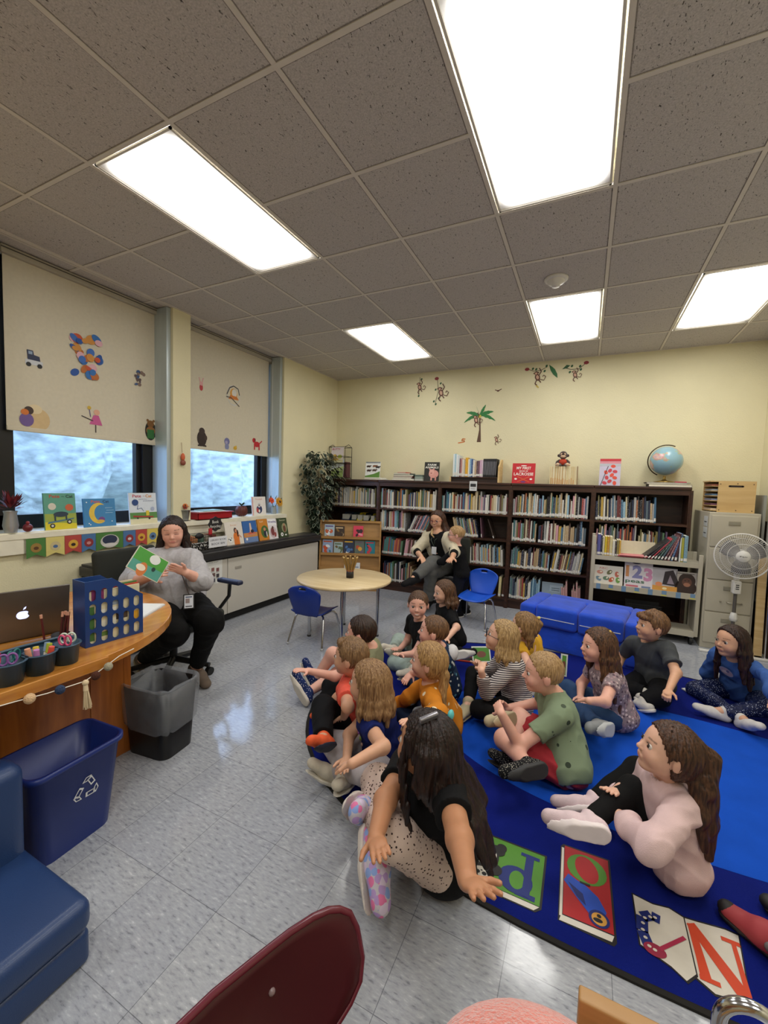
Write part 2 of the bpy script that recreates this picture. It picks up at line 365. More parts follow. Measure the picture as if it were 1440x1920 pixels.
# ceiling light panels
def panel(i, j, label):
    x0, x1, y0, y1 = gx(i)+.018, gx(i+1)-.018, gy(j)+.018, gy(j+2)-.018
    t = thing('ceiling_light', label, 'ceiling light', ((x0+x1)/2, (y0+y1)/2, CEIL), group='ceiling light panels')
    mb = MB(); fr = mat('light_frame', '#cfcac2', .4); g = .011
    for a in ((x0, x0+g, y0, y1), (x1-g, x1, y0, y1), (x0, x1, y0, y0+g), (x0, x1, y1-g, y1)): mb.box(*a, CEIL-.006, CEIL+.004, fr)
    mb.build('frame', t, world=True)
    mb = MB(); x0 += g; x1 -= g; y0 += g; y1 -= g; z = CEIL+.004
    dm = MATS.get('light_diffuser')
    if not dm:
        dm = mat('light_diffuser', '#fffdf8', .5, var=0, emit=1); N, L = nodes(dm)
        uv = N.new('ShaderNodeTexCoord'); sp = N.new('ShaderNodeSeparateXYZ'); L.new(uv.outputs['UV'], sp.inputs[0])
        def edge(o, w):      # tubes inside fall short of the tray's rim
            a = N.new('ShaderNodeMath'); a.operation = 'PINGPONG'; a.inputs[1].default_value = .5; L.new(o, a.inputs[0])
            b = N.new('ShaderNodeMapRange'); b.interpolation_type = 'SMOOTHSTEP'; b.inputs[1].default_value = 0; b.inputs[2].default_value = w; b.inputs[3].default_value = .07; b.inputs[4].default_value = 1; L.new(a.outputs[0], b.inputs[0]); return b.outputs[0]
        nz = N.new('ShaderNodeTexNoise'); nz.inputs['Scale'].default_value = 9; L.new(uv.outputs['UV'], nz.inputs[0])
        m1 = N.new('ShaderNodeMath'); m1.operation = 'MULTIPLY'; L.new(edge(sp.outputs[0], .17), m1.inputs[0]); L.new(edge(sp.outputs[1], .1), m1.inputs[1])
        m2 = N.new('ShaderNodeMath'); m2.operation = 'MULTIPLY'; m2.inputs[1].default_value = PANEL; L.new(m1.outputs[0], m2.inputs[0]); L.new(m2.outputs[0], P(dm).inputs['Emission Strength'])
    mb.add([(x0, y0, z), (x1, y0, z), (x1, y1, z), (x0, y1, z)], [(3, 2, 1, 0)], dm)
    o = mb.build('diffuser', t, world=True); uvl = o.data.uv_layers.new(name='UVMap')
    for l, c in zip(o.data.loops, [(0, 1), (1, 1), (1, 0), (0, 0)]): uvl.data[l.index].uv = c
    MB().box(x0, x1, y0, y1, CEIL+.11, CEIL+.12, C('#eeeeee')).build('housing', t, world=True)
labs = {(0, 0): 'long glowing light panel near the left windows, front row', (0, 4): 'glowing ceiling panel nearest the far left corner', (3, 0): 'largest brightest light panel at the top of the picture',
        (3, 4): 'small squarish looking light panel beside the smoke detector', (5, 0): 'light panel at the upper right just outside the picture', (5, 4): 'glowing light panel at the right edge, far row',
        (0, -4): 'light panel behind the camera near the windows', (3, -4): 'light panel behind the camera, middle column', (5, -4): 'light panel behind the camera near the right wall'}
for i, j in fix: panel(i, j, labs[(i, j)])
t = thing('smoke_detector', 'round white smoke detector on a square ceiling tile', 'smoke detector', (3.276, 3.481, CEIL))
wp = mat('white_plastic', '#d9d5cf', .4)
MB().lathe([(.001, 0), (.085, 0), (.085, -.012), (.07, -.02), (.001, -.02)], (3.276, 3.481, CEIL), wp).build('base_plate', t, world=True)
MB().lathe([(.062, -.018), (.058, -.035), (.03, -.05), (.028, -.062), (.001, -.064)], (3.276, 3.481, CEIL), wp).build('sensor_head', t, world=True)
# ============================================================ bookcases along the back wall
dkw = wood('dark_walnut_veneer', '#2e1a12', '#4a2d1f', .38, 2.5, (1, 14, 14))
dkb = wood('dark_walnut_back', '#24140e', '#3a2217', .5, 2.5, (1, 1, 10))
FY = 5.30; TOPZ = 1.56
SH = [1.165, .848, .512, .125]                 # top face of each shelf board
names = ['bookcase in the corner behind the leafy plant', 'second bookcase from the window corner', 'bookcase behind the seated woman and standing boy', 'bookcase behind the blue foam sofa', 'rightmost bookcase behind the metal cart']
for i in range(5):
    x0, x1 = i*.912+.002, (i+1)*.912-.002
    if i == 0: x0 = .02
    t = thing('bookcase', 'tall dark walnut '+names[i], 'bookcase', ((x0+x1)/2, 5.45, 0), group='bookcases along the back wall')
    for a, b in ((x0, x0+.022), (x1-.022, x1)): MB().box(a, b, FY, BW-.008, 0, TOPZ-.03, dkw).build('side_panel', t, world=True)
    MB().box(x0, x1, FY-.012, BW-.006, TOPZ-.03, TOPZ, dkw, bev=.006).build('top_board', t, world=True)
    MB().box(x0+.022, x1-.022, FY, FY+.02, TOPZ-.085, TOPZ-.03, dkw).build('top_rail', t, world=True)
    MB().box(x0+.022, x1-.022, BW-.02, BW-.01, 0, TOPZ-.03, dkb).build('back_panel', t, world=True)
    MB().box(x0+.022, x1-.022, FY+.03, FY+.05, 0, .10, dkw).build('kick_board', t, world=True)
    for z in SH: MB().box(x0+.022, x1-.022, FY+.004, BW-.02, z-.022, z, dkw).build('shelf_board', t, world=True)
for i in range(6):
    struct(MB().box(i*.912-.012 if i else .008, i*.912+.012, FY-.008, FY-.0005, 0, TOPZ-.034, dkw).build('trim_%d' % (3+i)))

# ---- shelf books: shared meshes, per-object colour
bm_ = mat('book_spine_cloth', '#ffffff', .5, var=0); N, L = nodes(bm_)
oi = N.new('ShaderNodeObjectInfo'); tc = N.new('ShaderNodeTexCoord'); sp = N.new('ShaderNodeSeparateXYZ'); L.new(tc.outputs['Object'], sp.inputs[0])
mrn = N.new('ShaderNodeTexNoise'); mrn.inputs['Scale'].default_value = 1.0; mp = N.new('ShaderNodeMapping'); mp.inputs['Scale'].default_value = (3, 3, 34)
ad = N.new('ShaderNodeVectorMath'); L.new(tc.outputs['Object'], ad.inputs[0]); cb = N.new('ShaderNodeCombineXYZ'); ml = N.new('ShaderNodeMath'); ml.operation = 'MULTIPLY'; ml.inputs[1].default_value = 50; L.new(oi.outputs['Random'], ml.inputs[0]); L.new(ml.outputs[0], cb.inputs[0]); L.new(ml.outputs[0], cb.inputs[2]); L.new(cb.outputs[0], ad.inputs[1])
L.new(ad.outputs[0], mp.inputs[0]); L.new(mp.outputs[0], mrn.inputs[0])
gt = N.new('ShaderNodeMapRange'); gt.inputs[1].default_value = .6; gt.inputs[2].default_value = .62; gt.inputs[3].default_value = 0; gt.inputs[4].default_value = .75; L.new(mrn.outputs[0], gt.inputs[0])
mx = N.new('ShaderNodeMix'); mx.data_type = 'RGBA'; L.new(gt.outputs[0], mx.inputs[0]); L.new(oi.outputs['Color'], mx.inputs[6])
iv = N.new('ShaderNodeMapRange'); iv.inputs[1].default_value = .4; iv.inputs[2].default_value = .6; iv.inputs[3].default_value = .75; iv.inputs[4].default_value = .12; L.new(oi.outputs['Random'], iv.inputs[0]); L.new(iv.outputs[0], mx.inputs[7]); L.new(mx.outputs[2], P(bm_).inputs['Base Color'])
paper = C('#e6dfcc'); lab = C('#e2e0da')
def book_mesh(k):
    """unit book: 1 thick (x), 1 deep (y, spine at y=0), 1 high"""
    mb = MB(); n = 5
    mb.box(.06, .94, .02, .985, .012, .988, paper)
    # case: boards and a rounded spine as one swept shell
    out = [(0, 1), (0, .02)]+[(.5-.5*math.cos(PI*i/n), .02-.02*math.sin(PI*i/n)) for i in range(1, n)]+[(1, .02), (1, 1)]
    inn = [(.94, 1), (.94, .04), (.06, .04), (.06, 1)]
    mb.prism(out+inn, 0, 1, bm_)
    z0 = (.04, .06, .05, .0)[k]
    if k < 3: mb.add([(.03+.94*i/n, -.003-.0165*math.sin(PI*i/n), z) for z in (z0, z0+.11+.02*k) for i in range(n+1)], [(i, i+1, n+2+i, n+1+i) for i in range(n)], lab)
    o = mb.build('book'); me = o.data; bpy.data.objects.remove(o); return me
BM = [book_mesh(k) for k in range(4)]
PAL = [('off white', '#d9d6cc', 7), ('cream', '#cfc3a2', 5), ('tan', '#b39a74', 5), ('pale grey', '#a9aaa8', 5), ('dark navy', '#27304a', 4), ('black', '#1f1d1f', 4), ('dark red', '#6e3536', 3), ('red', '#9c4640', 1),
       ('blue', '#47708f', 3), ('pale blue', '#8fb4c8', 3), ('teal', '#4f7f80', 2), ('green', '#57775a', 2), ('yellow', '#bf9f4a', 2), ('orange', '#b56f42', 1), ('purple', '#5f5068', 2), ('brown', '#5a4032', 4), ('pink', '#cf9aa2', 2), ('slate', '#5b6a74', 4), ('olive', '#77724a', 2)]
PW = [p for p in PAL for _ in range(p[2])]
nbook = 0; extra = MB(); RB = random.Random(3)
ROWN = ['top row', 'second row', 'third row', 'bottom row']
CASE = ['first', 'second', 'third', 'fourth', 'fifth']
def place_book(x, z, th, d, h, lean, col, name, row, case, y=None, mesh=None, lb=None):
    """lean: angle about y; positive tips the top towards +x"""
    global nbook
    nbook += 1
    o = bpy.data.objects.new('book', mesh or RB.choice(BM[:3]+BM[:1])); COL.objects.link(o)
    o.scale = (th, d, h); o.rotation_euler = (0, lean, 0); o.location = (x, FY+.03+(y or 0), z)
    o.color = (*lin(col), 1)
    where = lb or 'in the %s of the %s bookcase' % (row, case)
    tag(o, '%s spined picture book %s' % (name, where), 'book', '%s books %s' % (name, where)); return o
def fill(case, row, xa, xb, lean=0, pal=None, hmax=.29, tall=(.2, .285), stuff=False, th=(.008, .02)):
    x = xa; z = SH[row]; pal = pal or PW
    while x < xb:
        t = RB.uniform(*th); h = RB.uniform(*tall); d = min(.215, h*.85)
        p = RB.choice(pal); l = lean+RB.uniform(-.012, .012) if lean else RB.choice((0, 0, .01, .02, -.01))
        if RB.random() < .04: h = min(hmax, .3-.0)
        w = t/math.cos(l)
        if x+w > xb: break
        off = h*math.sin(abs(l)) if l < 0 else 0
        if stuff:
            k = len(extra.v); b = extra; T = b.T; b.T = Matrix.Translation((x, FY+.03, z+.0005)) @ Matrix.Rotation(l, 4, 'Y')
            b.box(0, t*.97, 0, d, 0, h, C(p[1])); b.box(t*.1, t*.85, -.001, 0, .012, .04, lab); b.T = T
        else:
            zz = z+.0005+(t*math.sin(l) if l > 0 else 0)
            place_book(x, zz, t*.97, d, h, l, p[1], p[0], ROWN[row], CASE[case])
        x += w+.0008
# rows as the photograph shows them
c = lambda i: i*.912+.03
warm = [p for p in PW if p[0] in ('yellow', 'tan', 'cream', 'olive', 'pale grey', 'off white', 'slate', 'green', 'purple')]
bright = [p for p in PAL if p[0] in ('red', 'dark red', 'green', 'teal', 'blue', 'orange')]
fill(0, 0, .10, .86, pal=warm, stuff=True, th=(.01, .024))
fill(1, 0, c(1), c(1)+.84, th=(.011, .023), stuff=True); fill(2, 0, c(2), c(2)+.85, th=(.011, .021), stuff=True); fill(3, 0, c(3), c(3)+.85, th=(.011, .022)); fill(4, 0, c(4), c(4)+.60, th=(.012, .025), lean=-.03)
fill(1, 1, c(1), c(1)+.40, tall=(.25, .3), th=(.013, .026)); fill(1, 1, c(1)+.42, c(1)+.70, lean=.42, tall=(.23, .27), th=(.012, .022))
fill(2, 1, c(2)+.20, c(2)+.50, lean=-.22, tall=(.2, .27), th=(.011, .02)); 
fill(3, 1, c(3), c(3)+.30, tall=(.22, .3), th=(.012, .024)); fill(3, 1, c(3)+.31, c(3)+.84, tall=(.2, .29), th=(.013, .028))
fill(4, 1, c(4)+.02, c(4)+.42, tall=(.2, .29), stuff=True); fill(4, 1, c(4)+.44, c(4)+.72, tall=(.14, .24), stuff=True)
fill(1, 2, c(1)+.04, c(1)+.36, pal=bright, lean=.08, tall=(.2, .25), th=(.015, .03), stuff=True); fill(1, 2, c(1)+.38, c(1)+.62, pal=[p for p in PW if p[0] in ('dark red', 'brown', 'pink', 'off white')], lean=.12, tall=(.2, .25), th=(.012, .022), stuff=True)
fill(2, 2, c(2)+.36, c(2)+.84, tall=(.19, .27), lean=-.05, th=(.012, .022)); fill(3, 2, c(3), c(3)+.45, tall=(.19, .27), lean=.03, th=(.012, .022)); fill(3, 2, c(3)+.46, c(3)+.80, tall=(.2, .28), lean=.14, th=(.012, .022))
fill(1, 3, c(1)+.07, c(1)+.55, tall=(.2, .3), th=(.012, .024), stuff=True); fill(3, 3, c(3), c(3)+.36, tall=(.2, .29), th=(.011, .02)); fill(3, 3, c(3)+.61, c(3)+.69, lean=-.06, tall=(.2, .26), pal=[('pink', '#c99a98', 1)]); fill(3, 3, c(3)+.72, c(3)+.82, lean=-.05, tall=(.18, .25), pal=[('pink', '#c99a98', 1)])
fill(2, 3, c(2)+.42, c(2)+.50, tall=(.25, .3), stuff=True)
for x, l, col, n in ((c(2)+.535, -.10, '#6d4a58', 'maroon'), (c(2)+.69, -.33, '#33241c', 'dark brown')):
    place_book(x, SH[1]+.001, .012, .2, .26, l, col, n, '', '', lb='leaning alone on the half empty shelf behind the woman')
place_book(c(2)+.78, SH[3]+.001, .03, .2, .25, .03, '#d8c98f', 'pale yellow', '', '', lb='on the bottom shelf behind the blue chair')
place_book(c(2)+.825, SH[3]+.001, .04, .2, .24, .06, '#5b3a2d', 'dark brown', '', '', lb='on the bottom shelf right of the pale yellow book')
if extra.v: tag(extra.build('packed_books'), 'packed small book spines on the corner shelf and behind the cart books', 'books', kind='stuff')
# file boxes in the corner case, second row
for x, w, col, n in ((.36, .13, '#1d2a44', 'navy blue'), (.50, .09, '#173638', 'dark teal'), (.60, .09, '#d3bd2a', 'yellow, left of the two yellow'), (.70, .10, '#15191f', 'black'), (.81, .07, '#cdb929', 'yellow, right of the two yellow')):
    t = thing('magazine_file', n+' file box on the corner shelf above the wooden rack', 'file box', (x, FY+.13, SH[1]), group='file boxes on the corner shelf')
    m = C(col); z = SH[1]
    mb = MB().box(x-w/2, x+w/2, FY+.03, FY+.035, z+.001, z+.12, m).box(x-w/2, x+w/2, FY+.25, FY+.255, z+.001, z+.22, m).box(x-w/2, x+w/2, FY+.03, FY+.255, z+.001, z+.005, m)
    for a in (x-w/2, x+w/2-.004): mb.prism([(FY+.03, z), (FY+.255, z), (FY+.255, z+.22), (FY+.15, z+.22), (FY+.03, z+.12)], a, a+.004, m, axis='x')
    mb.build('box_shell', t, world=True)
    MB().box(x-w/2+.008, x+w/2-.008, FY+.045, FY+.24, z+.006, z+.19, C('#a9a79d')).build('papers', t, world=True)

# ------------------------------------------------------------ face-out books
def cover_book(label, base, w, h, th, yaw, tilt, col, art, name='picture_book', cat='book', group=None, spine=None, roll=0):
    """stands on its lower edge, front cover facing yaw; base = middle of the lower front edge"""
    n = Vector((math.cos(yaw), math.sin(yaw), 0)); r = Vector((-n.y, n.x, 0))
    up = (Vector((0, 0, 1))*math.cos(tilt)-n*math.sin(tilt)); nn = r.cross(up)
    if roll: q = Matrix.Rotation(roll, 3, nn); r = q @ r; up = q @ up
    t = thing(name, label, cat, base, group=group)
    T = frame_at(Vector([float(a) for a in base]), r, up, nn)
    mb = MB(); mb.T = T; mb.box(-w/2, w/2, 0, h, -.0022, 0, C(col)); mb.box(-w/2, w/2, 0, h, -th, -th+.0022, C(spine or col)); mb.box(-w/2-.0015, -w/2+.0015, 0, h, -th, 0, C(spine or col)); mb.build('cover', t, world=True)
    mb = MB(); mb.T = T; mb.box(-w/2+.002, w/2-.003, .003, h-.003, -th+.0022, -.0022, paper).build('pages', t, world=True)
    a = Art(T); art(a, w, h); a.build('cover_print', t, world=True)
    return t
FACE = -PI/2
def a_animals(a, w, h):
    a.rect(-w/2, 0, w/2, h, '#e9ebe8'); a.rect(-w/2, h-.02, w/2, h, '#8a8f94'); a.poly([(-w/2, 0), (w/2, 0), (w/2, .09), (.02, .05), (-w/2, .02)], '#5f8a3c')
    for x, y, c2 in ((-.07, .16, '#3b2a24'), (.03, .165, '#8a5a3c'), (.08, .15, '#2a2423'), (-.06, .10, '#46302a'), (.03, .105, '#57453a')): a.ell(x, y, .035, .014, c2); a.rect(x-.026, y-.024, x-.02, y, c2); a.rect(x+.018, y-.024, x+.024, y, c2); a.ell(x+.036, y+.008, .011, .008, c2)
cover_book('white cover book with farm animals standing on the corner bookcase', (.775, 5.36, TOPZ+.035), .235, .225, .01, FACE, .12, '#e9ebe8', a_animals)
for k, (x, w, z, th, col, n) in enumerate(((.80, .30, TOPZ, .016, '#d5d3cb', 'lower of two pale books lying under the farm animals book'), (.79, .26, TOPZ+.0165, .016, '#e8e7e0', 'upper of two pale books lying under the farm animals book'))):
    MB().box(x-w/2, x+w/2, 5.34, 5.54, z+.0005, z+th, C(col), bev=.003).box(x-w/2+.003, x+w/2-.003, 5.338, 5.345, z+.003, z+th-.003, paper).build('lying_book', label=n, cat='book')
def a_farm(a, w, h):
    a.rect(-w/2, 0, w/2, h, '#2b2a26'); a.text('FARM', 0, h-.05, .026, '#f0eee4', w=.12, bold=.02); a.text('ANIMALS', 0, h-.085, .026, '#f0eee4', w=.19, bold=.02)
    a.ell(.03, .10, .07, .055, '#d99a90'); a.ell(.0, .125, .035, .04, '#e3aba0'); a.poly([(-.03, .15), (-.045, .18), (-.01, .165)], '#d99a90'); a.poly([(.03, .15), (.05, .185), (.01, .165)], '#d99a90')
    a.rect(-.01, .01, .012, .07, '#d99a90'); a.rect(.05, .01, .072, .07, '#c98a80'); a.ell(-.003, .11, .014, .01, '#b9766e')
cover_book('black cover book titled farm animals with a pink pig', (1.66, 5.40, TOPZ), .21, .262, .014, FACE, .1, '#2b2a26', a_farm)
def a_lax(a, w, h):
    a.rect(-w/2, 0, w/2, h, '#c2222c'); a.text('MY FIRST', 0, h-.075, .032, '#f3ece4', w=.17, bold=.02); a.text('BOOK OF', 0, h-.105, .016, '#f3ece4', w=.1, bold=.02); a.text('LACROSSE', 0, h-.150, .034, '#f3ece4', w=.23, bold=.02)
    a.line([(-.07, .02), (.07, .085)], .005, '#e07a3a'); a.line([(.07, .02), (-.07, .085)], .005, '#e07a3a'); a.ell(-.09, .055, .016, .011, '#f3ece4'); a.ell(.09, .055, .016, .011, '#f3ece4'); a.ell(0, .02, .03, .008, '#5c3f86'); a.ell(0, h-.03, .035, .006, '#f3ece4')
cover_book('square bright red lacrosse book standing on the fourth bookcase', (2.862, 5.38, TOPZ), .268, .25, .014, FACE, .1, '#c2222c', a_lax)
# flat pile
z = TOPZ
for w, th, col, n, dx in ((.33, .022, '#e4e2dc', 'white bottom book of the flat pile', 0), (.27, .02, '#d8d8d4', 'white second book of the flat pile', -.01), (.29, .016, '#7d2f3b', 'maroon book third from the bottom of the flat pile', 0), (.30, .022, '#3b4644', 'dark grey book fourth in the flat pile', .01), (.25, .02, '#5f6a66', 'grey green book near the top of the flat pile', -.015), (.13, .014, '#c9493a', 'small red orange book topping the flat pile', -.02)):
    MB().box(1.26+dx-w/2, 1.26+dx+w/2, 5.35, 5.55, z+.0005, z+th, C(col), bev=.003).box(1.26+dx-w/2+.003, 1.26+dx+w/2-.003, 5.346, 5.356, z+.004, z+th-.004, paper).build('lying_book', label=n+' on the second bookcase', cat='book'); z += th+.0005
for k, (dx, col, n) in enumerate(((.44-.30, '#9aa79c', 'grey'),)): pass
z = TOPZ
for th, col, n in ((.03, '#b9bdb4', 'pale grey lower'), (.03, '#8f9d92', 'grey green middle'), (.022, '#5b6b62', 'dark green upper')):
    MB().box(1.435, 1.55, 5.36, 5.52, z+.0005, z+th, C(col), bev=.003).build('small_book', label=n+' book of the small pile beside the white flat pile', cat='book'); z += th+.0005
# slanted book trough with books
tw = wood('pale_birch', '#c8a670', '#dcc08c', .5, 3, (1, 1, 9))
t = thing('book_trough', 'wooden book trough with a pale end panel on top of the third bookcase', 'book trough', (2.27, 5.45, TOPZ))
MB().box(1.955, 2.56, 5.34, 5.56, TOPZ+.055, TOPZ+.068, dkw).build('shelf', t, world=True)
MB().box(1.955, 2.56, 5.36, 5.375, TOPZ+.001, TOPZ+.055, dkb).build('front_rail', t, world=True)
MB().prism([(5.34, TOPZ), (5.57, TOPZ), (5.57, TOPZ+.30), (5.50, TOPZ+.30), (5.34, TOPZ+.20)], 2.56, 2.578, tw, axis='x').build('end_panel', t, world=True)
MB().prism([(5.34, TOPZ), (5.57, TOPZ), (5.57, TOPZ+.07), (5.34, TOPZ+.07)], 1.94, 1.955, tw, axis='x').build('end_panel', t, world=True)
x = 1.962; zt = TOPZ+.0685
for th, h, col, n in ((.022, .30, '#dfe8ea', 'tall white first'), (.018, .30, '#a9cbd8', 'tall pale blue'), (.02, .29, '#e9ebea', 'tall white'), (.022, .28, '#cfd6d8', 'tall light grey'), (.018, .24, '#7c4a52', 'maroon'), (.016, .24, '#c98f86', 'salmon pink'), (.02, .23, '#e3dcd0', 'cream'),
                      (.018, .22, '#b9b2a4', 'stone grey'), (.036, .25, '#e0a92c', 'thick yellow'), (.018, .23, '#ece7d8', 'ivory'), (.022, .24, '#7fa6c8', 'light blue'), (.018, .23, '#2c4f86', 'royal blue'), (.024, .22, '#e4ddd0', 'off white'), (.02, .20, '#c3a98a', 'tan'),
                      (.02, .21, '#5b4048', 'dark plum'), (.02, .21, '#7c5866', 'mauve'), (.022, .22, '#c9a2bc', 'lilac pink'), (.018, .22, '#d9c0cf', 'pale pink')):
    place_book(x, zt, th, .18, h, 0, col, n, '', '', lb='in the trough on the third bookcase', y=.06); x += th+.0015
bk = C('#211f22')
for i in range(9):
    o = MB().box(0, .0175, 0, .18, 0, .235, bk, bev=.002).box(.0035, .014, -.0012, 0, .03, .2, C('#6f6f75')).build('book', label='black and silver patterned volume of the matching set in the trough', cat='book', group='matching black volumes'); o.location = (x+.002, FY+.09, zt); x += .0188
# hung sign
t = thing('shelf_sign', 'small white paper sign taped to the third bookcase rail', 'sign', (2.27, FY-.015, 1.51))
MB().box(2.222, 2.317, FY-.014, FY-.0125, 1.45, 1.572, C('#dcdedf')).build('paper', t, world=True)
a = Art(frame_at((2.2695, FY-.0142, 1.45), (1, 0, 0), (0, 0, 1), (0, -1, 0))); a.rect(-.036, .05, .036, .09, '#2b2b2e'); a.rect(-.034, .1, .034, .104, '#8d8f92'); a.rect(-.03, .03, .03, .034, '#8d8f92'); a.rect(-.03, .02, .03, .023, '#8d8f92'); a.build('sign_print', t, world=True)
# bundle of thin books turned page-side out, with the plush on it
t = thing('thin_book', 'row of pale thin books standing page side out under the plush monkey', 'books', (3.316, 5.43, TOPZ)); t['kind'] = 'stuff'
mb = MB(); rn = random.Random(2); x = 3.165
while x < 3.46:
    w = rn.uniform(.004, .009); mb.box(x, x+w*.85, 5.37, 5.52, TOPZ+.001, TOPZ+.212+rn.uniform(-.003, .003), C(rn.choice(['#e0cfa0', '#d8bf8d', '#e8dcb8', '#cfae7c']))); x += w
for i in range(12): mb.box(3.18+i*.022, 3.186+i*.022, 5.3675, 5.37, TOPZ+.004, TOPZ+.05+rn.uniform(0, .03), C('#c98a4a'))
mb.build('pages', t, world=True); MB().box(3.462, 3.468, 5.365, 5.525, TOPZ+.001, TOPZ+.215, C('#8a6a4a')).build('end_cover', t, world=True)
# plush
t = thing('plush_monkey', 'brown plush monkey in an orange red shirt sitting on the pale books', 'stuffed toy', (3.30, 5.44, TOPZ+.216))
fur = mat('brown_plush', '#3a241b', .95, sheen=.5, bump=.6, bscale=300); tanf = mat('tan_plush', '#c9a98a', .9, sheen=.4); redf = mat('orange_red_knit', '#b23a22', .85)
x, y, z = 3.30, 5.44, TOPZ+.214
MB().ball((x, y, z+.045), .045, fur, sc=(1, .8, 1)).build('body', t, world=True)
MB().ball((x, y-.002, z+.052), .050, redf, sc=(1, .85, .85)).build('shirt', t, world=True)
h = MB().ball((x, y-.005, z+.135), .047, fur, sc=(1, .9, 1.05)).ball((x-.048, y, z+.13), .018, fur, sc=(1, .5, 1)).ball((x+.048, y, z+.13), .018, fur, sc=(1, .5, 1)).build('head', t, world=True)
MB().ball((x, y-.034, z+.118), .026, tanf, sc=(1.15, .8, .7)).ball((x-.014, y-.032, z+.142), .017, tanf, sc=(1, .8, 1)).ball((x+.014, y-.032, z+.142), .017, tanf, sc=(1, .8, 1)).build('face', t, world=True)
MB().ball((x-.013, y-.047, z+.142), .004, C('#111111')).ball((x+.013, y-.047, z+.142), .004, C('#111111')).build('eye', t, world=True)
for s in (-1, 1):
    MB().tube([(x+s*.035, y, z+.075), (x+s*.065, y-.02, z+.05), (x+s*.07, y-.04, z+.02)], [.016, .016, .014], fur).ball((x+s*.07, y-.042, z+.018), .016, tanf).build('arm', t, world=True)
    MB().tube([(x+s*.02, y, z+.02), (x+s*.045, y-.05, z+.02), (x+s*.05, y-.085, z+.018)], [.02, .018, .016], fur).ball((x+s*.052, y-.09, z+.02), .02, tanf).build('leg', t, world=True)
def a_mag(a, w, h):
    a.rect(-w/2, 0, w/2, h, '#c9c2d6'); a.rect(-w/2, h-.03, w/2, h, '#c2343e'); a.rect(-w/2, h-.055, w/2, h-.032, '#d88f98'); a.rect(-w/2, h-.085, w/2, h-.058, '#b9bcc4')
    for i, (x, y) in enumerate(((.03, .22), (.0, .17), (-.04, .15), (.05, .16), (.02, .12), (-.03, .09), (.05, .09), (.0, .05), (.05, .03), (-.05, .03))): a.ell(x, y, .024, .018, ('#e0533f', '#c9434f')[i % 2], rot=i)
    a.line([(-.09, .0), (-.02, .22)], .006, '#33222b')
cover_book('purple and red flower print book standing on the rightmost bookcase', (3.80, 5.38, TOPZ), .21, .305, .012, FACE, .08, '#c9c2d6', a_mag)
# books under the globe
z = TOPZ
for w, dx, th, col, n in ((.39, .01, .026, '#222022', 'thick black book at the bottom under the globe'), (.36, -.02, .012, '#dddad2', 'thin white book second under the globe'), (.40, -.01, .01, '#3a3236', 'thin dark book directly under the globe'), ):
    MB().box(4.36+dx-w/2, 4.36+dx+w/2, 5.34, 5.56, z+.0005, z+th, C(col), bev=.003).box(4.36+dx-w/2+.004, 4.36+dx+w/2-.004, 5.336, 5.345, z+.003, z+th-.003, paper).build('lying_book', label=n, cat='book'); z += th+.0005
GZ = z
MB().box(4.42, 4.53, 5.42, 5.54, GZ+.0005, GZ+.012, C('#c93a52'), bev=.003).build('lying_book', label='small crimson book beside the globe foot', cat='book')
t = thing('globe', 'large blue world globe on a stand atop the rightmost bookcase', 'globe', (4.33, 5.45, GZ))
gl = mat('globe_map', '#8fb3c4', .3, var=0, coat=.3); N, L = nodes(gl)
tc = N.new('ShaderNodeTexCoord'); n1 = N.new('ShaderNodeTexNoise'); n1.inputs['Scale'].default_value = 7; n1.inputs['Detail'].default_value = 5; L.new(tc.outputs['Object'], n1.inputs[0])
cr = N.new('ShaderNodeValToRGB'); e = cr.color_ramp.elements; e[0].position = .53; e[0].color = (*lin('#8fb6c6'), 1); e[1].position = .545; e[1].color = (*lin('#a8b98c'), 1)
for p, c_ in ((.58, '#c98f9c'), (.62, '#d8b7a2'), (.68, '#b8a3b8')): q = e.new(p); q.color = (*lin(c_), 1)
L.new(n1.outputs[0], cr.inputs[0]); L.new(cr.outputs[0], P(gl).inputs['Base Color'])
gc = Vector((4.335, 5.45, GZ+.235)); MB().ball(gc, .155, gl, n=32).build('globe_ball', t, world=True)
ax = Vector((.42, -.1, .9)).normalized(); pts = []
sd = Vector((-.9, 0, .42)).normalized()
for i in range(19):
    th = PI*i/18; pts.append(gc+ax*(.17*math.cos(th))*-1+sd*(.17*math.sin(th)))
br_ = mat('globe_bronze', '#4a3d2c', .35, metal=.7)
MB().tube(pts, .006, br_).build('meridian_arm', t, world=True)
MB().lathe([(.10, 0), (.10, .008), (.03, .02), (.014, .035), (.014, .068)], (4.33, 5.45, GZ+.0005), mat('brass', '#8a713c', .3, metal=.8)).build('foot', t, world=True)
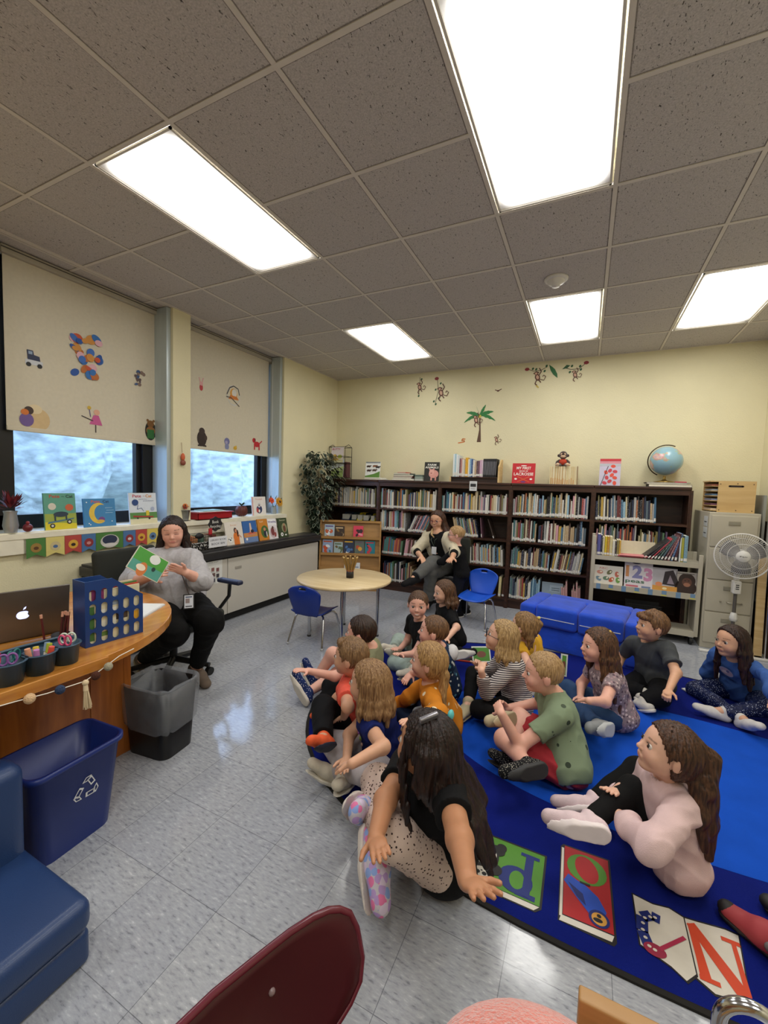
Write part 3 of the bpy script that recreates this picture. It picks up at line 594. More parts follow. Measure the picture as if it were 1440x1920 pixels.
# wire rack in the corner on top
t = thing('wire_display_rack', 'two tier dark wire display rack in the corner atop the bookcase', 'display rack', (.17, 5.47, TOPZ))
wm = mat('dark_wire', '#2a2622', .4, metal=.6); mb = MB()
for x in (.03, .31):
    for y in (5.36, 5.56): mb.tube([(x, y, TOPZ), (x, y, 2.04)], .004, wm, n=6)
    mb.tube([(x, 5.36, 2.04), (x, 5.46, 2.08), (x, 5.56, 2.04)], .004, wm, n=6)
for z in (TOPZ+.02, 1.80, 1.90, 2.04):
    mb.tube([(.03, 5.36, z), (.31, 5.36, z), (.31, 5.56, z), (.03, 5.56, z)], .004, wm, n=6, closed=True)
mb.build('wire_frame', t, world=True)
for z in (TOPZ+.016, 1.796): MB().box(.03, .31, 5.36, 5.56, z, z+.008, dkw).build('tier', t, world=True)
def a_m1(a, w, h):
    a.rect(-w/2, 0, w/2, h, '#d9d0d6'); a.text('BUTTY', -.02, h-.045, .028, '#b23a5c', w=.14, bold=.02); a.ell(-.04, .09, .04, .035, '#d8b04a'); a.ell(.05, .09, .04, .03, '#a8b24e'); a.rect(-w/2, 0, w/2, .05, '#c7c29a'); a.ell(-.02, .05, .05, .02, '#c9a03c')
cover_book('pink and yellow magazine on the upper tier of the wire rack', (.16, 5.37, 1.806), .215, .235, .006, FACE, .12, '#d9d0d6', a_m1, name='magazine', cat='magazine')
def a_m2(a, w, h):
    a.rect(-w/2, 0, w/2, h, '#cfd9dc'); a.rect(-w/2, 0, w/2, .12, '#9db56a'); a.poly([(-w/2, .12), (w/2, .17), (w/2, .10), (-w/2, .08)], '#b8c98a'); a.ell(.02, .15, .02, .015, '#6b6660'); a.ell(-.05, .19, .05, .008, '#e8eef0')
cover_book('pale landscape cover magazine on the lower tier of the wire rack', (.17, 5.37, TOPZ+.026), .21, .275, .006, FACE, .1, '#cfd9dc', a_m2, name='magazine', cat='magazine')
MB().box(.245, .3, 5.43, 5.54, TOPZ+.025, TOPZ+.26, C('#5a3238')).build('narrow_box', label='narrow maroon box at the right of the wire rack lower tier', cat='box')
def a_bt(a, w, h):
    a.rect(-w/2, 0, w/2, h, '#8fa0b0'); a.rect(-.03, .14, w/2-.02, .22, '#9fb0bf'); a.rect(-.01, .18, .08, .19, '#5b6c7a'); a.rect(-.01, .155, .08, .165, '#5b6c7a'); a.ell(-.01, .045, .07, .04, '#6b4a38'); a.ell(-.02, .055, .04, .035, '#8d6650'); a.rect(-w/2, 0, w/2, .018, '#dfe2e4')
cover_book('grey blue book with a brown animal facing out on the bottom shelf', (c(3)+.50, FY+.06, SH[3]), .235, .25, .012, FACE, .06, '#8fa0b0', a_bt)
# ============================================================ right end: cart, cabinet, fan
putty = mat('putty_painted_metal', '#b5ae9c', .45, var=.04, vscale=4)
cx0, cx1 = 3.66, 4.63; cy0, cy1 = 4.96, 5.26
t = thing('book_cart', 'putty metal book cart on casters in front of the rightmost bookcase', 'cart', ((cx0+cx1)/2, 5.1, 0))
for x in (cx0, cx1-.035):
    for y in (cy0, cy1-.03): MB().box(x, x+.035, y, y+.03, .09, 1.02 if x == cx0 else .90, putty, bev=.004).build('post', t, world=True)
for z, n in ((.815, 'upper_shelf'), (.50, 'middle_shelf'), (.13, 'bottom_shelf')):
    MB().box(cx0, cx1, cy0+.003, cy1-.003, z-.012, z, putty).box(cx0+.03, cx1-.03, cy0, cy0+.01, z-.045, z+.012 if n != 'upper_shelf' else z, putty).build(n, t, world=True)
MB().box(cx0+.02, cx1-.02, cy1-.02, cy1-.012, .815, .90, putty).build('back_rail', t, world=True)
MB().box(cx1-.03, cx1-.012, cy0+.03, cy1-.03, .13, .80, putty).build('end_panel', t, world=True)
for x in (cx0+.05, cx1-.05):
    for y in (cy0+.04, cy1-.04):
        o = MB().cyl((x-.012, y, .04), (x+.012, y, .04), .04, m=C('#151515')).build('caster', t, world=True); MB().box(x-.02, x+.02, y-.02, y+.02, .06, .10, mat('bright_zinc', '#c9c9c9', .3, metal=.9)).build('fork', o, world=True) if False else MB().box(x-.02, x+.02, y-.02, y+.02, .075, .095, mat('bright_zinc', '#c9c9c9', .3, metal=.9)).build('caster_plate', t, world=True)
a = MB()
for i in range(8):
    x = cx0+.06+i*.118
    MB().box(x, x+.04, cy0-.002, cy0-.0005, .475-(.02 if i % 2 == 0 else 0), .513, C('#6f8fb0')).build('blue_tab', t, world=True)
    if i % 2: MB().box(x-.005, x+.04, cy0-.004, cy0-.0025, .462, .470, C('#d6cf5a')).build('yellow_tab', t, world=True)
def cartbook(x, th, h, col, n, lean=0, d=.2, zz=.8155, yy=cy0+.02):
    o = bpy.data.objects.new('book', BM[0]); COL.objects.link(o); o.scale = (th, d, h); o.color = (*lin(col), 1); o.location = (x, yy, zz+(th*math.sin(lean) if lean > 0 else 0)); o.rotation_euler = (0, lean, 0)
    tag(o, n, 'book')
x = cx0+.05
for th, h, col, n in ((.03, .22, '#5a5a9a', 'blue violet book at the left end of the cart top'), (.014, .21, '#26283c', 'dark navy book second on the cart top'), (.018, .19, '#d9d0ae', 'cream book third on the cart top'), (.022, .20, '#d8bb2e', 'bright yellow book on the cart top'), (.02, .20, '#c99330', 'amber book right of the bright yellow one'), (.026, .20, '#d3c58e', 'straw coloured book on the cart top'),
                      (.022, .16, '#e3dfd0', 'short off white book on the cart top'), (.014, .16, '#3a2c24', 'short black book on the cart top'), (.018, .17, '#8a7d3c', 'olive book beside the white cardboard tray'), (.016, .17, '#d4a640', 'golden book touching the white tray')):
    cartbook(x, th, h, col, n); x += th+.002
t = thing('cardboard_tray', 'open white cardboard tray on the cart top between the books', 'tray', (4.02, 5.2, .816))
mb = MB(); wc = C('#ddd5bd'); mb.box(3.90, 4.26, 5.225, 5.235, .817, .965, wc).box(3.90, 4.26, 5.04, 5.235, .816, .820, wc).box(3.895, 3.90, 5.04, 5.235, .816, .90, wc).build('tray_shell', t, world=True)
t = MB(); t.T = Matrix.Translation((4.03, 5.02, .8205)) @ Matrix.Rotation(.1, 4, 'Z'); t.box(-.13, .13, -.05, .1, 0, .012, C('#b5525a'), bev=.004).box(-.12, .14, -.06, .09, .013, .02, C('#d98a8c'), bev=.003).build('folded_book', label='two thin pink covered books lying flat in front of the white tray', cat='books')
x = 4.13
for k, (th, h, col, l, n) in enumerate(((.016, .25, '#1d1b1e', .80, 'black thin book leaning lowest on the cart top'), (.014, .27, '#2c2a30', .72, 'charcoal thin book leaning second lowest'), (.012, .28, '#b5404e', .66, 'crimson thin book leaning on the black ones'), (.014, .26, '#25282a', .6, 'near black leaning book in the middle of the slanted run'), (.014, .26, '#32584e', .52, 'dark green leaning book on the cart'), (.016, .27, '#49606c', .46, 'slate leaning book on the cart'),
                                        (.016, .28, '#6e4148', .4, 'maroon leaning book on the cart'), (.016, .29, '#8f5a5e', .34, 'dusty red leaning book on the cart'), (.016, .29, '#3d5f8f', .26, 'blue leaning book on the cart'), (.02, .28, '#4b2630', .12, 'dark wine book nearly upright on the cart'))):
    cartbook(x, th, h, col, n, l); x += th/math.cos(l)+.012
for th, h, col, n in ((.014, .28, '#cfd6d8', 'pale grey upright book near the cart end'), (.02, .24, '#a9a840', 'lime green upright book near the cart end'), (.03, .26, '#7fa3b5', 'light blue upright book at the right cart end')):
    cartbook(x+.005, th, h, col, n); x += th+.002
def a1(a, w, h):
    a.rect(-w/2, 0, w/2, h, '#ddd8cc'); a.text('ABC', -.05, h-.04, .02, '#c2685c', w=.08)
    for i, (x, y, c2) in enumerate(((-.08, .13, '#c98a78'), (.01, .135, '#6b6a48'), (.08, .12, '#c26a58'), (-.09, .06, '#6d8896'), (-.02, .07, '#5d7a62'), (.03, .06, '#c25a38'), (.09, .06, '#6d9a48'))): a.ell(x, y, .03, .02, c2, rot=i*.8); a.ell(x+.01, y+.005, .012, .008, '#e8e0c8', rot=i)
def a2(a, w, h):
    a.rect(-w/2, 0, w/2, h, '#d9d3d8'); a.text('1', -.10, .12, .105, '#c98a58', bold=.05); a.text('2', -.01, .11, .12, '#7f7fae', bold=.05); a.text('3', .085, .09, .12, '#c98aae', bold=.05); a.text('peas', -.03, .055, .035, '#3d6a4c', w=.17, bold=.02); a.rect(-.11, .012, 0, .03, '#c26a78'); a.rect(.03, .01, .11, .028, '#6f7fa3'); a.ell(-.02, .265, .04, .016, '#2b2b45')
def a3(a, w, h):
    a.rect(-w/2, 0, w/2, h, '#b5b2b8'); a.poly([(-.02, .07), (.0, .2), (.07, .22), (.12, .1), (.1, .06)], '#2b2228'); a.poly([(.02, .08), (.045, .17), (.08, .08)], '#8c7f8c'); a.rect(-w/2, 0, w/2, .055, '#cf9440'); a.ell(-.05, .07, .03, .022, '#d98a5c'); a.ell(.0, .03, .02, .012, '#e8d9a8')
def a4(a, w, h):
    a.rect(-w/2, 0, w/2, h, '#b3aca4'); a.ell(-.01, .06, .09, .08, '#2e1c16'); a.ell(0, .13, .07, .075, '#33201a'); a.ell(0, .115, .04, .045, '#5f3d30'); a.ell(0, .09, .028, .02, '#9c6a52'); a.ell(-.015, .13, .006, .005, '#111111'); a.ell(.015, .13, .006, .005, '#111111'); a.rect(-.08, h-.02, .06, h-.012, '#6b6460')
for x, w, h, art, n in ((3.83, .27, .205, a1, 'pale cover book of small fruit and animal drawings on the cart'), (4.105, .25, .275, a2, 'tall counting book with 1 2 3 and peas on the cart'), (4.335, .21, .235, a3, 'grey cover book with a dark penguin like shape on the cart'), (4.52, .185, .215, a4, 'book with a brown ape photo at the right of the cart')):
    cover_book(n, (x, cy0+.03, .5005), w, h, .012, FACE, .18, '#d9d3d8', art)
t = thing('wire_basket', 'black wire basket hanging in the lower part of the cart', 'basket', (4.17, 5.12, .22)); mb = MB(); wk = C('#141414')
mb.box(4.02, 4.33, 5.02, 5.024, .32, .33, wk)
for i in range(16): mb.box(4.02+i*.02, 4.023+i*.02, 5.02, 5.023, .2, .33, wk)
for i in range(7): mb.box(4.02, 4.33, 5.019, 5.022, .2+i*.02, .203+i*.02, wk)
mb.box(4.02, 4.33, 5.02, 5.22, .195, .2, wk); mb.build('wire_grid', t, world=True)
for s_ in (0,): MB().box(4.02, 4.33, 5.21, 5.215, .2, .33, wk).build('back_grid', t, world=True)
# filing cabinet
fx0, fx1, fy0 = 4.65, 5.035, 4.97
t = thing('filing_cabinet', 'four drawer putty metal filing cabinet beside the book cart', 'filing cabinet', ((fx0+fx1)/2, 5.27, 0))
MB().box(fx0, fx1, fy0, BW-.02, .0, 1.325, putty, bev=.005).build('body', t, world=True)
steel = mat('tarnished_handle', '#9c9686', .35, metal=.5)
for i in range(4):
    z0 = .06+i*.312
    d = MB().box(fx0+.018, fx1-.018, fy0-.012, fy0-.001, z0, z0+.30, putty, bev=.004).build('drawer', t, world=True); d['label'] = 'drawer front'
    xm = (fx0+fx1)/2
    MB().box(xm-.045, xm+.045, fy0-.017, fy0-.0125, z0+.21, z0+.25, steel, bev=.002).box(xm-.038, xm+.038, fy0-.019, fy0-.0165, z0+.217, z0+.243, C('#8d8878')).build('label_holder', d, world=True)
    MB().tube([(xm-.01, fy0-.012, z0+.10), (xm-.008, fy0-.035, z0+.10), (xm+.10, fy0-.035, z0+.10), (xm+.102, fy0-.012, z0+.10)], .006, steel, n=8).build('handle', d, world=True)
    MB().cyl((xm-.06, fy0-.012, z0+.10), (xm-.06, fy0-.024, z0+.10), .008, m=steel).build('thumb_latch', d, world=True)
for k, (z, yy) in enumerate(((1.23, 5.02), (1.12, 5.02))):
    t = thing('paper_notice', ['upper', 'lower'][k]+' grey paper notice on the side of the filing cabinet', 'notice', (fx0-.004, yy+.05, z)); MB().box(fx0-.004, fx0-.001, yy, yy+.13, z-.05, z+.05, C('#c5c8c6'), bev=.001).build('paper', t, world=True); MB().box(fx0-.0055, fx0-.0041, yy+.02, yy+.1, z-.01, z+.0, C('#55585a')).build('printed_line', t, world=True)
# wooden sorter
t = thing('wooden_sorter', 'light birch wooden sorter box on the filing cabinet with paper slots at its side', 'paper sorter', (4.84, 5.2, 1.326)); z0 = 1.3265
bx0, bx1, by0, by1 = 4.66, 5.0, 5.03, 5.33; H = .29
birch = wood('birch_ply', '#c3a06a', '#d3b47e', .45, 2, (1, 1, 8))
MB().prism([(bx0+.055, z0), (bx1, z0), (bx1, z0+H), (bx0+.055, z0+H)], by0, by0+.012, birch, axis='y').build('front_panel', t, world=True)
MB().cyl((4.80, by0-.0005, z0+H-.04), (4.80, by0-.001, z0+H-.04), .009, m=C('#2a1a14')).cyl((4.90, by0-.0005, z0+H-.04), (4.90, by0-.001, z0+H-.04), .009, m=C('#2a1a14')).box(4.80, 4.90, by0-.001, by0-.0005, z0+H-.049, z0+H-.031, C('#2a1a14')).build('hand_slot', t, world=True)
MB().box(bx0, bx1, by1-.012, by1, z0, z0+H, birch).build('back_panel', t, world=True)
MB().box(bx0-.01, bx1, by0, by1, z0+H, z0+H+.01, birch).build('lid', t, world=True)
MB().box(bx1-.01, bx1, by0+.012, by1-.012, z0, z0+H, birch).build('side_panel', t, world=True)
for i in range(6): 
    z = z0+.01+i*.047; MB().box(bx0, bx1-.01, by0+.012, by1-.012, z, z+.006, birch).build('slot_shelf', t, world=True)
for i, col in enumerate(('#cdb9a0', '#6d4458', '#7f86a3', '#55708c', '#8a9098', '#9a5a48')): MB().box(bx0+.01, bx1-.03, by0+.02, by1-.02, z0+.0165+i*.047, z0+.034+i*.047, C(col)).build('paper_stack', label=['bottom tan', 'plum', 'lilac grey', 'blue', 'grey', 'top rust'][i]+' paper stack in the wooden sorter', cat='paper')
for x, z in ((4.73, .02), (4.86, .02), (4.98, .02), (4.73, H-.02), (4.86, H-.015), (4.98, H-.02)): MB().cyl((x, by0-.001, z0+z), (x, by0, z0+z), .005, m=C('#5a4530')).build('screw', t, world=True)
# things leaning at the far right
t = thing('folded_easel', 'grey framed board leaning behind the filing cabinet at the right wall', 'easel', (5.11, 5.2, 0)); 
MB().box(5.06, 5.08, 5.02, 5.56, .5, 1.50, mat('grey_board', '#8f918a', .4)).build('board', t, world=True)
MB().box(5.10, 5.125, 5.0, 5.03, .02, 1.50, C('#bdbdb4')).build('frame_post', t, world=True)
MB().box(5.05, 5.14, 4.9, 5.5, .0, .02, C('#8f918a')).build('foot', t, world=True)
t = MB(); t.T = Matrix.Translation((5.075, 4.90, 0)) @ Matrix.Rotation(-.02, 4, 'Y'); t.box(-.03, .03, 0, .02, .0, .93, tw).build('wood_plank', label='light wooden plank standing against the right side of the filing cabinet', cat='plank')
MB().box(5.135, 5.175, 4.80, 5.4, .0, 1.25, dkw).build('dark_panel', label='dark wooden panel stored against the right wall', cat='panel')
MB().cyl((5.115, 4.86, .0), (5.10, 4.87, 1.2), .008, m=mat('chrome', '#d0d0d2', .12, metal=1, var=0)).build('metal_pole', label='thin silver pole standing beside the wooden plank', cat='pole')
# pedestal fan
fwm = mat('white_fan_plastic', '#d7d5d0', .35); fc = Vector(AY(1392, 1043, 4.74)); fz = fc.z
t = thing('pedestal_fan', 'white pedestal fan with round wire guard in front of the filing cabinet', 'fan', (fc.x, 4.80, 0))
MB().cyl((fc.x, 4.84, .02), (fc.x, 4.84, .34), .011, m=C('#5a5a5c')).build('lower_pole', t, world=True)
MB().cyl((fc.x, 4.84, .30), (fc.x, 4.84, fz-.27), .014, m=C('#55504c')).build('pole', t, world=True)
MB().lathe([(.0, 0), (.028, .0), (.032, .03), (.024, .07), (.016, .08)], (fc.x, 4.84, .33), fwm).build('collar', t, world=True)
MB().box(fc.x-.032, fc.x+.032, 4.80, 4.87, fz-.36, fz-.24, fwm, bev=.012).box(fc.x-.02, fc.x+.02, 4.82, 4.86, fz-.24, fz-.10, fwm, bev=.01).build('control_box', t, world=True)
for i in range(3): MB().box(fc.x-.012, fc.x+.012, 4.797, 4.80, fz-.28-.018*i, fz-.272-.018*i, C('#2a2a2c')).build('button', t, world=True)
for s in (-1, 1): MB().box(fc.x-.02, fc.x+.02, 4.84-.0+(-.24 if s < 0 else 0), 4.84+(.0 if s < 0 else .1), .0, .02, fwm, bev=.006).build('base_foot', t, world=True)
MB().box(fc.x-.24, fc.x+.30, 4.82, 4.86, .0, .02, fwm, bev=.006).build('base_foot', t, world=True)
fn = Vector((-.15, -1, .05)).normalized(); fr = fn.cross(Vector((0, 0, 1))).normalized()*-1; fu = fr.cross(fn)*1
if fu.z < 0: fu = -fu
TF = frame_at(fc, fr, fu, fn)
RG = .2
mb = MB(); mb.T = TF; wg = mat('white_wire', '#dcdad6', .4)
for z, k in ((.0, 0), ):
    mb.tube([(RG*math.cos(a), RG*math.sin(a), 0) for a in [2*PI*i/40 for i in range(40)]], .006, wg, n=6, closed=True)
for rr, z in ((.16, .035), (.11, .05)):
    mb.tube([(rr*math.cos(a), rr*math.sin(a), z) for a in [2*PI*i/36 for i in range(36)]], .002, wg, n=5, closed=True)
for i in range(72):
    a = 2*PI*i/72; mb.tube([(q*math.cos(a+.3*(RG-q)/RG), q*math.sin(a+.3*(RG-q)/RG), z) for q, z in ((.05, .06), (.11, .052), (.165, .036), (RG, 0))], .0011, wg, n=4, cap=False)
    mb.tube([(q*math.cos(a), q*math.sin(a), z) for q, z in ((.05, -.06), (.12, -.06), (.18, -.035), (RG, 0))], .0011, wg, n=4, cap=False)
mb.build('wire_guard', t, world=True)
mb = MB(); mb.T = TF; mb.lathe([(.0, .068), (.045, .066), (.052, .058), (.052, .05)][::-1], (0, 0, 0), fwm).build('centre_cap', t, world=True)
a = Art(TF @ Matrix.Translation((0, 0, .0675))); a.text('Fan', 0, -.006, .011, '#3a3a3c', w=.05, bold=.01); a.m and a.build('cap_mark', t, world=True)
mb = MB(); mb.T = TF; mb.cyl((0, 0, -.16), (0, 0, -.05), .055, .05, fwm); mb.build('motor_housing', t, world=True)
bm2 = mat('translucent_grey_blade', '#6d6c70', .35, alpha=.75)
for k in range(3):
    mb = MB(); mb.T = TF @ Matrix.Rotation(2*PI*k/3+.5, 4, 'Z'); vs = []; fs = []; n = 8
    for i in range(n+1):
        q = .03+.14*i/n; hw = .02+.06*math.sin(min(1, i/n*1.15)*PI*.62)
        for j in range(5): s = -1+j/2; vs.append((q*math.cos(s*hw/q*.9), q*math.sin(s*hw/q*.9), .0+s*.018))
    fs = [(i*5+j, i*5+j+1, (i+1)*5+j+1, (i+1)*5+j) for i in range(n) for j in range(4)]
    o = mb.add(vs, fs, bm2, True).build('blade', t, world=True); md = o.modifiers.new('s', 'SOLIDIFY'); md.thickness = .002

# ============================================================ radiator cabinet and what stands on it
cabm = mat('grey_white_laminate', '#c4bfb5', .4, var=.03, vscale=2)
blk = mat('black_counter', '#2a292b', .35, var=.1)
t = thing('window_cabinet', 'long low light grey cabinet with black counter under the windows', 'cabinet', (.13, 3.2, 0))
MB().box(.015, .24, 1.9, 4.785, .09, .68, cabm).build('body', t, world=True)
MB().box(.015, .20, 1.9, 4.78, .0, .09, C('#121212')).build('toe_kick', t, world=True)
ct = MB().box(.013, .30, 1.88, 4.80, .70, .775, blk, bev=.008); ct.build('counter_top', t, world=True)
MB().box(.013, .22, 1.9, 4.80, .7755, .79, mat('counter_grille', '#3c3b3d', .4)).build('grille', t, world=True)
MB().box(.015, .27, 1.9, 4.79, .68, .70, C('#111111')).build('painted_shade_strip', t, world=True)  # solid near-black strip, colours in the shade under the counter
for a, b in ((1.92, 3.155), (3.165, 4.78)): 
    d = MB().box(.24, .262, a, b, .095, .675, cabm, bev=.002).build('front_panel', t, world=True)
MB().box(.262, .266, 3.26, 3.35, .55, .575, C('#9a958c')).build('flush_pull', t, world=True)
t = thing('notice_poster', 'white paper notice with small photos taped to the cabinet front', 'poster', (.264, 2.98, .56))
MB().box(.2625, .264, 2.865, 3.085, .445, .69, C('#dcdcd8')).build('paper', t, world=True)
a = Art(frame_at((.264, 2.975, .445), (0, 1, 0), (0, 0, 1), (1, 0, 0))); a.text('OUR STAFF', 0, .215, .012, '#6b6b6b', w=.12)
for i, (x, y, c2) in enumerate(((-.07, .15, '#6b4a48'), (-.01, .15, '#8a5a55'), (.05, .14, '#7a4b4b'), (-.07, .10, '#3e3c48'), (0, .095, '#6b5350'), (.05, .08, '#403a40'), (-.06, .04, '#75504a'), (.0, .04, '#4a4a55'))): a.rect(x-.018, y-.018, x+.018, y+.018, c2); a.rect(x-.02, y-.028, x+.02, y-.024, '#8a8a8a')
a.build('print', t, world=True)
YW = 0.0
def lean_row(args):
    for y, w, h, col, art, n in args: cover_book(n, (.16, y, .7905), w, h, .012, 0.0, .22, col, art)
def b1(a, w, h):
    a.rect(-w/2, 0, w/2, h, '#dfd8cf'); a.text('Soccer', 0, h-.045, .02, '#c98a58', w=.09); a.ell(.02, .08, .042, .06, '#d9762c'); a.rect(-.02, 0, .06, .05, '#d9762c'); a.ell(.015, .155, .022, .03, '#3a211a'); a.ell(.02, .15, .014, .02, '#c98a6c'); a.ell(.045, .12, .012, .04, '#3a211a'); a.line([(.05, .11), (.09, .07)], .012, '#c98a6c'); a.ell(-.07, .055, .026, .026, '#efefef'); a.ell(-.07, .055, .01, .01, '#222222'); a.ell(-.09, .065, .007, .007, '#222222'); a.ell(-.055, .075, .006, .006, '#222222')
def b2(a, w, h):
    a.rect(-w/2, 0, w/2, h, '#2f62a8'); a.rect(-w/2, .06, w/2, .11, '#c98a4a'); a.rect(-w/2, 0, w/2, .06, '#6d86b5'); a.poly([(-.01, .1), (.0, .22), (.02, .22), (.03, .11)], '#d9c0b0'); a.ell(.02, .1, .06, .018, '#c9604a'); a.ell(.03, .125, .025, .02, '#2a2432'); a.line([(-.07, .08), (.07, .09)], .014, '#c98a6c'); a.ell(-.07, .04, .015, .015, '#e8e8e8')
def b3(a, w, h):
    a.rect(-w/2, 0, w/2, h, '#c9822c'); a.text('Golf', -.02, h-.04, .018, '#efe4c8', w=.06); a.ell(0.02, .1, .065, .075, '#45692f'); a.ell(.03, .08, .035, .04, '#252a3a'); a.ell(.02, .13, .02, .02, '#c98a6c'); a.rect(.04, .04, .055, .1, '#e8e4dc')
def b4(a, w, h):
    a.rect(-w/2, 0, w/2, h, '#e4e0e4'); a.rect(-w/2, h-.08, w/2, h-.01, '#efeff2'); a.text('Wrestling', 0, h-.05, .025, '#4a3a8c', w=.14, bold=.02); a.ell(0, .08, .06, .07, '#c9b6bc'); a.ell(-.01, .09, .03, .05, '#7c3a3c'); a.ell(.0, .14, .015, .018, '#5a3b2a'); a.ell(.03, .05, .02, .03, '#9a4a4a')
def b5(a, w, h):
    a.rect(-w/2, 0, w/2, h, '#39482c'); a.text('Soccer', 0, h-.035, .02, '#d8d4b8', w=.11); a.ell(.02, .12, .05, .06, '#8f9470'); a.ell(.02, .11, .025, .045, '#6a3f30'); a.ell(.02, .16, .014, .016, '#b98468'); a.ell(-.04, .04, .024, .024, '#efefef'); a.ell(-.04, .04, .009, .009, '#1d1d1d'); a.ell(.03, .03, .018, .01, '#e8e8e8')
lean_row(((3.375, .245, .25, '#dfd8cf', b1, 'book showing a girl in orange beside a soccer ball'), (3.615, .215, .245, '#2f62a8', b2, 'blue book showing a tumbling gymnast'), (3.83, .165, .255, '#c9822c', b3, 'orange book with a green circle picture on the counter'), (3.995, .155, .25, '#e4e0e4', b4, 'white wrestling book on the counter'), (4.19, .17, .245, '#39482c', b5, 'dark green soccer book at the right end of the counter row')))
# wire basket with patterned fabric lining
t = thing('wire_book_basket', 'wire basket with black and white patterned lining and a hanging sign', 'basket', (.15, 2.96, .7905)); mb = MB(); wk = mat('dark_wire', '#2a2622')
X0, X1, Q0, Q1 = .03, .21, 2.70, 3.16
for i in range(24): y = Q0+(Q1-Q0)*i/23; mb.box(X1-.0015, X1+.0015, y-.0012, y+.0012, .80, .94, wk)
for z in (.80, .83, .86, .89, .92, .94): mb.tube([(X0, Q0, z), (X1, Q0, z), (X1, Q1, z), (X0, Q1, z)], .0022, wk, n=5, closed=True)
mb.build('wire_frame', t, world=True)
zm = mat('zebra_lining', '#ffffff', .8, var=0); N, L = nodes(zm); tc = N.new('ShaderNodeTexCoord'); w = N.new('ShaderNodeTexWave'); w.inputs['Scale'].default_value = 22; w.inputs['Distortion'].default_value = 9; w.inputs['Detail Scale'].default_value = 1.5; L.new(tc.outputs['Object'], w.inputs[0]); cr = N.new('ShaderNodeValToRGB'); cr.color_ramp.interpolation = 'CONSTANT'; e = cr.color_ramp.elements; e[0].color = (.01, .01, .01, 1); e[1].position = .5; e[1].color = (.75, .75, .73, 1); L.new(w.outputs[0], cr.inputs[0]); L.new(cr.outputs[0], P(zm).inputs['Base Color'])
MB().box(X0+.01, X1-.004, Q0+.01, Q1-.01, .792, .87, zm, bev=.01).build('lining', t, world=True)
for i, col in enumerate(('#c9703a', '#e0a070', '#5b7a6a', '#b9b2a4', '#8a4a3a')): 
    MB().box(X0+.03, X1-.03, Q0+.03+i*.075, Q0+.08+i*.075, .8705, .93, C(col)).build('flash_cards', label=['orange', 'peach', 'green', 'stone', 'rust'][i]+' bundle of cards in the patterned wire basket', cat='cards')
t = thing('basket_sign', 'white hand lettered sign clipped to the front of the wire basket', 'sign', (.222, 3.07, .86))
MB().box(.217, .2205, 2.955, 3.188, .806, .912, C('#dfe0e6')).build('card', t, world=True)
a = Art(frame_at((.2205, 3.0715, .806), (0, 1, 0), (0, 0, 1), (1, 0, 0))); a.text('LIBRARY BOOK', 0, .065, .02, '#5b5b68', w=.2); a.text('BOOK BIN', 0, .025, .022, '#5b5b68', w=.17); a.build('lettering', t, world=True)
MB().lathe([(.0, -.006), (.045, -.006), (.045, .006), (0, .006)], (0, 0, 0), C('#1a1a1c')).build('tmp')
o = bpy.data.objects['tmp']; o.name = 'oval_tag'; o.data.name = 'oval_tag'; o.rotation_euler = (0, PI/2, 0); o.scale = (.6, 1, 1); o.location = (.222, 2.84, .94); tag(o, 'small black oval tag on the rim of the patterned wire basket', 'tag')
t = thing('chalkboard_sign', 'black scalloped sign on a stick standing in the wire basket', 'sign', (.2, 3.05, .9))
mb = MB(); mb.prism([(.085*(1+.07*math.cos(8*q))*math.cos(q)+3.06, .072*(1+.07*math.cos(8*q))*math.sin(q)+1.04) for q in [2*PI*i/48 for i in range(48)]], .19, .194, C('#1f1d1f'), axis='x').build('board', t, world=True)
a = Art(frame_at((.194, 3.06, 1.04), (0, 1, 0), (0, 0, 1), (1, 0, 0))); a.text('Book', 0, .008, .03, '#e8e6e0', w=.08); a.text('Recycling', 0, -.035, .026, '#e8e6e0', w=.13); a.build('lettering', t, world=True)
MB().cyl((.192, 3.0, .80), (.192, 3.0, .985), .004, m=C('#9a2430')).box(.188, .2, 2.975, 3.015, .93, 1.0, C('#b3202c'), bev=.003).build('red_clip', t, world=True)

# ---- sill items
SZ = SILL
cat_note = None
def p1(a, w, h):
    a.rect(-w/2, 0, w/2, h, '#5b9a86'); a.rect(-w/2, 0, w/2, .12, '#9aa84a'); a.poly([(-w/2, 0), (w/2, 0), (w/2, .04), (-w/2, .06)], '#d8c82e'); a.text('Pete', -.035, h-.035, .024, '#b2483c', w=.07, bold=.02); a.text('the', .02, h-.03, .009, '#26302e', w=.02); a.text('Cat', .065, h-.035, .022, '#26302e', w=.05, bold=.02)
    a.ell(-.055, .175, .026, .026, '#d0cabc'); a.ell(.06, .165, .028, .026, '#c2603c'); a.poly([(-.09, .045), (.085, .075), (.09, .085), (-.085, .06)], '#4f7686')
    for x, y in ((-.06, .03), (.055, .055)): a.ell(x, y, .017, .017, '#1f2020'); a.ell(x, y, .009, .009, '#cfcfca')
    a.ell(0, .115, .05, .02, '#2b3a4a'); a.rect(-.045, .065, -.035, .11, '#2b3a4a'); a.rect(.03, .07, .04, .11, '#2b3a4a')
